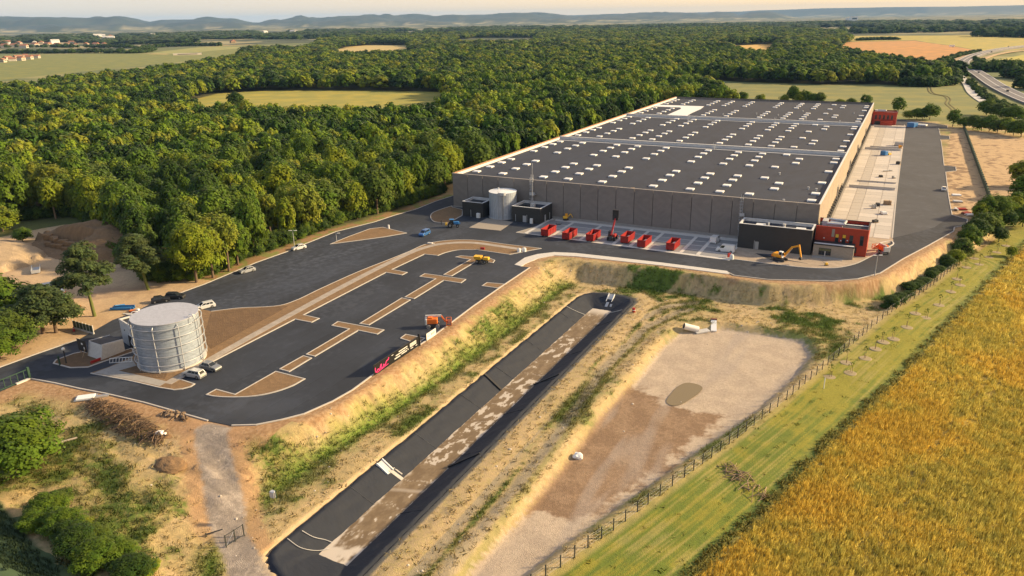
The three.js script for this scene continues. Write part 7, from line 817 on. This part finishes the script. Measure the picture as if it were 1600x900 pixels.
// ---------------------------------------------------------------- far villages
{
  const rnd = rng(71), wallG = merge([bb(1, 1, 1)]), roofG = (() => { const s = new THREE.Shape([[-0.56, 0], [0.56, 0], [0, 0.5]].map((q) => new THREE.Vector2(...q))); return merge([new THREE.ExtrudeGeometry(s, { depth: 1.06, bevelEnabled: false }).translate(0, 0, -0.53)]); })();
  const house = (p, w, d, h, wm, rm, label, group, flat) => { const t = thing('house', label, 'house', [p[0], height(...p) - 0.3, p[1]], rnd() * 3, group), a = mesh('wall', wallG, wm, t); a.scale.set(w, h, d); const r = flat ? mesh('roof', merge([bb(1.04, 0.06, 1.04)]), rm, t) : mesh('roof', roofG, rm, t); r.scale.set(w, flat ? 6 : w * 0.62, d); r.position.y = h; const wi = mesh('window', [bb(0.05, 0.3, 0.7, 0.5, 0.4), bb(0.7, 0.3, 0.05, 0, 0.4, 0.5)], M.dark, t); wi.scale.set(w, h, d); };
  const V1 = [[-2758.25, -1621.11], [-2800.44, -1676.9], [-2616.87, -1599.55], [-2776.96, -1737.04], [-2752.52, -1768.02], [-2655.56, -1739.66], [-2738.56, -1830.8], [-2692.16, -1831.13], [-2677.51, -1863.12], [-2580.74, -1831.92], [-2579.31, -1863.33], [-3189.37, -1862.05], [-3131.76, -1897.02], [-3045.4, -1931.85], [-3022.23, -2040.94], [-2962.86, -2077.09]];
  V1.forEach((p) => house(p, 13 + rnd() * 8, 17 + rnd() * 12, 6 + rnd() * 2, M.cream, M.tileRoof, 'pale house with a red tiled roof in the village on the left horizon', 'houses of the village on the left horizon'));
  const V2 = [[-1589.65, -924.17], [-1625.85, -964.67], [-1635.55, -987.52], [-1678.74, -1031.75], [-1730.69, -1078.46], [-1739.48, -1022.19], [-1783.03, -1070.75], [-1817.85, -1109.56]];
  V2.forEach((p) => house(p, 8 + rnd() * 4, 10 + rnd() * 8, 4 + rnd() * 2, M.cream, M.tileRoof, 'red-roofed farm building at the left edge beside the green field', 'farm buildings at the left edge'));
  house([-2312.19, -3437.18], 40, 26, 15, M.cream, M.concretePale, 'large pale building behind the middle of the forest', null, true); house([-2456.13, -3188.34], 60, 22, 9, M.cream, M.tan, 'long pale building at the far edge of the forest', null, true); house([-1479.58, -1272.76], 60, 7, 4, M.cream, M.concretePale, 'long low pale shed beside the hedgerow at left', null, true); house([-2224.47, -2123.82], 18, 14, 7, M.wood, M.tileRoof, 'brown farmhouse by the hedgerow at left', null); house([-531.32, -7690.26], 60, 40, 42, M.white, M.white, 'white tower block far away below the golden hills', null, true); house([-577.98, -7754.57], 30, 40, 30, M.white, M.white, 'lower white block beside the far white tower block', null, true);
  for (let i = 0; i < 40; i++) { const x = [30, 180, 270, 105, 210, 420, 505, 590, 720, 780][i % 10] + (rnd() - 0.5) * 60, a = rad(-27.3) + Math.atan((x - 800) / 1182), r = 3600 + rnd() * 2200, q = [Math.sin(a) * r, -Math.cos(a) * r]; house(q, 14 + rnd() * 16, 18 + rnd() * 30, 6 + rnd() * 5, M.white, i % 3 ? M.concretePale : M.tileRoof, 'small white building in the hazy plain below the hills', 'white buildings in the hazy plain'); }
  const lorry = thing('trailer', 'white trailer standing on the orange ploughed field', 'trailer', [...[59.95, -1732.74]].flatMap((v, i) => (i ? [0.5, v] : [v])), 0.4); mesh('box', [bb(9, 3.2, 2.6, 0, 0.8)], M.white, lorry); mesh('wheels', [bb(2, 0.9, 2.4, 2)], M.rubber, lorry);
}
renderer.render(scene, camera);
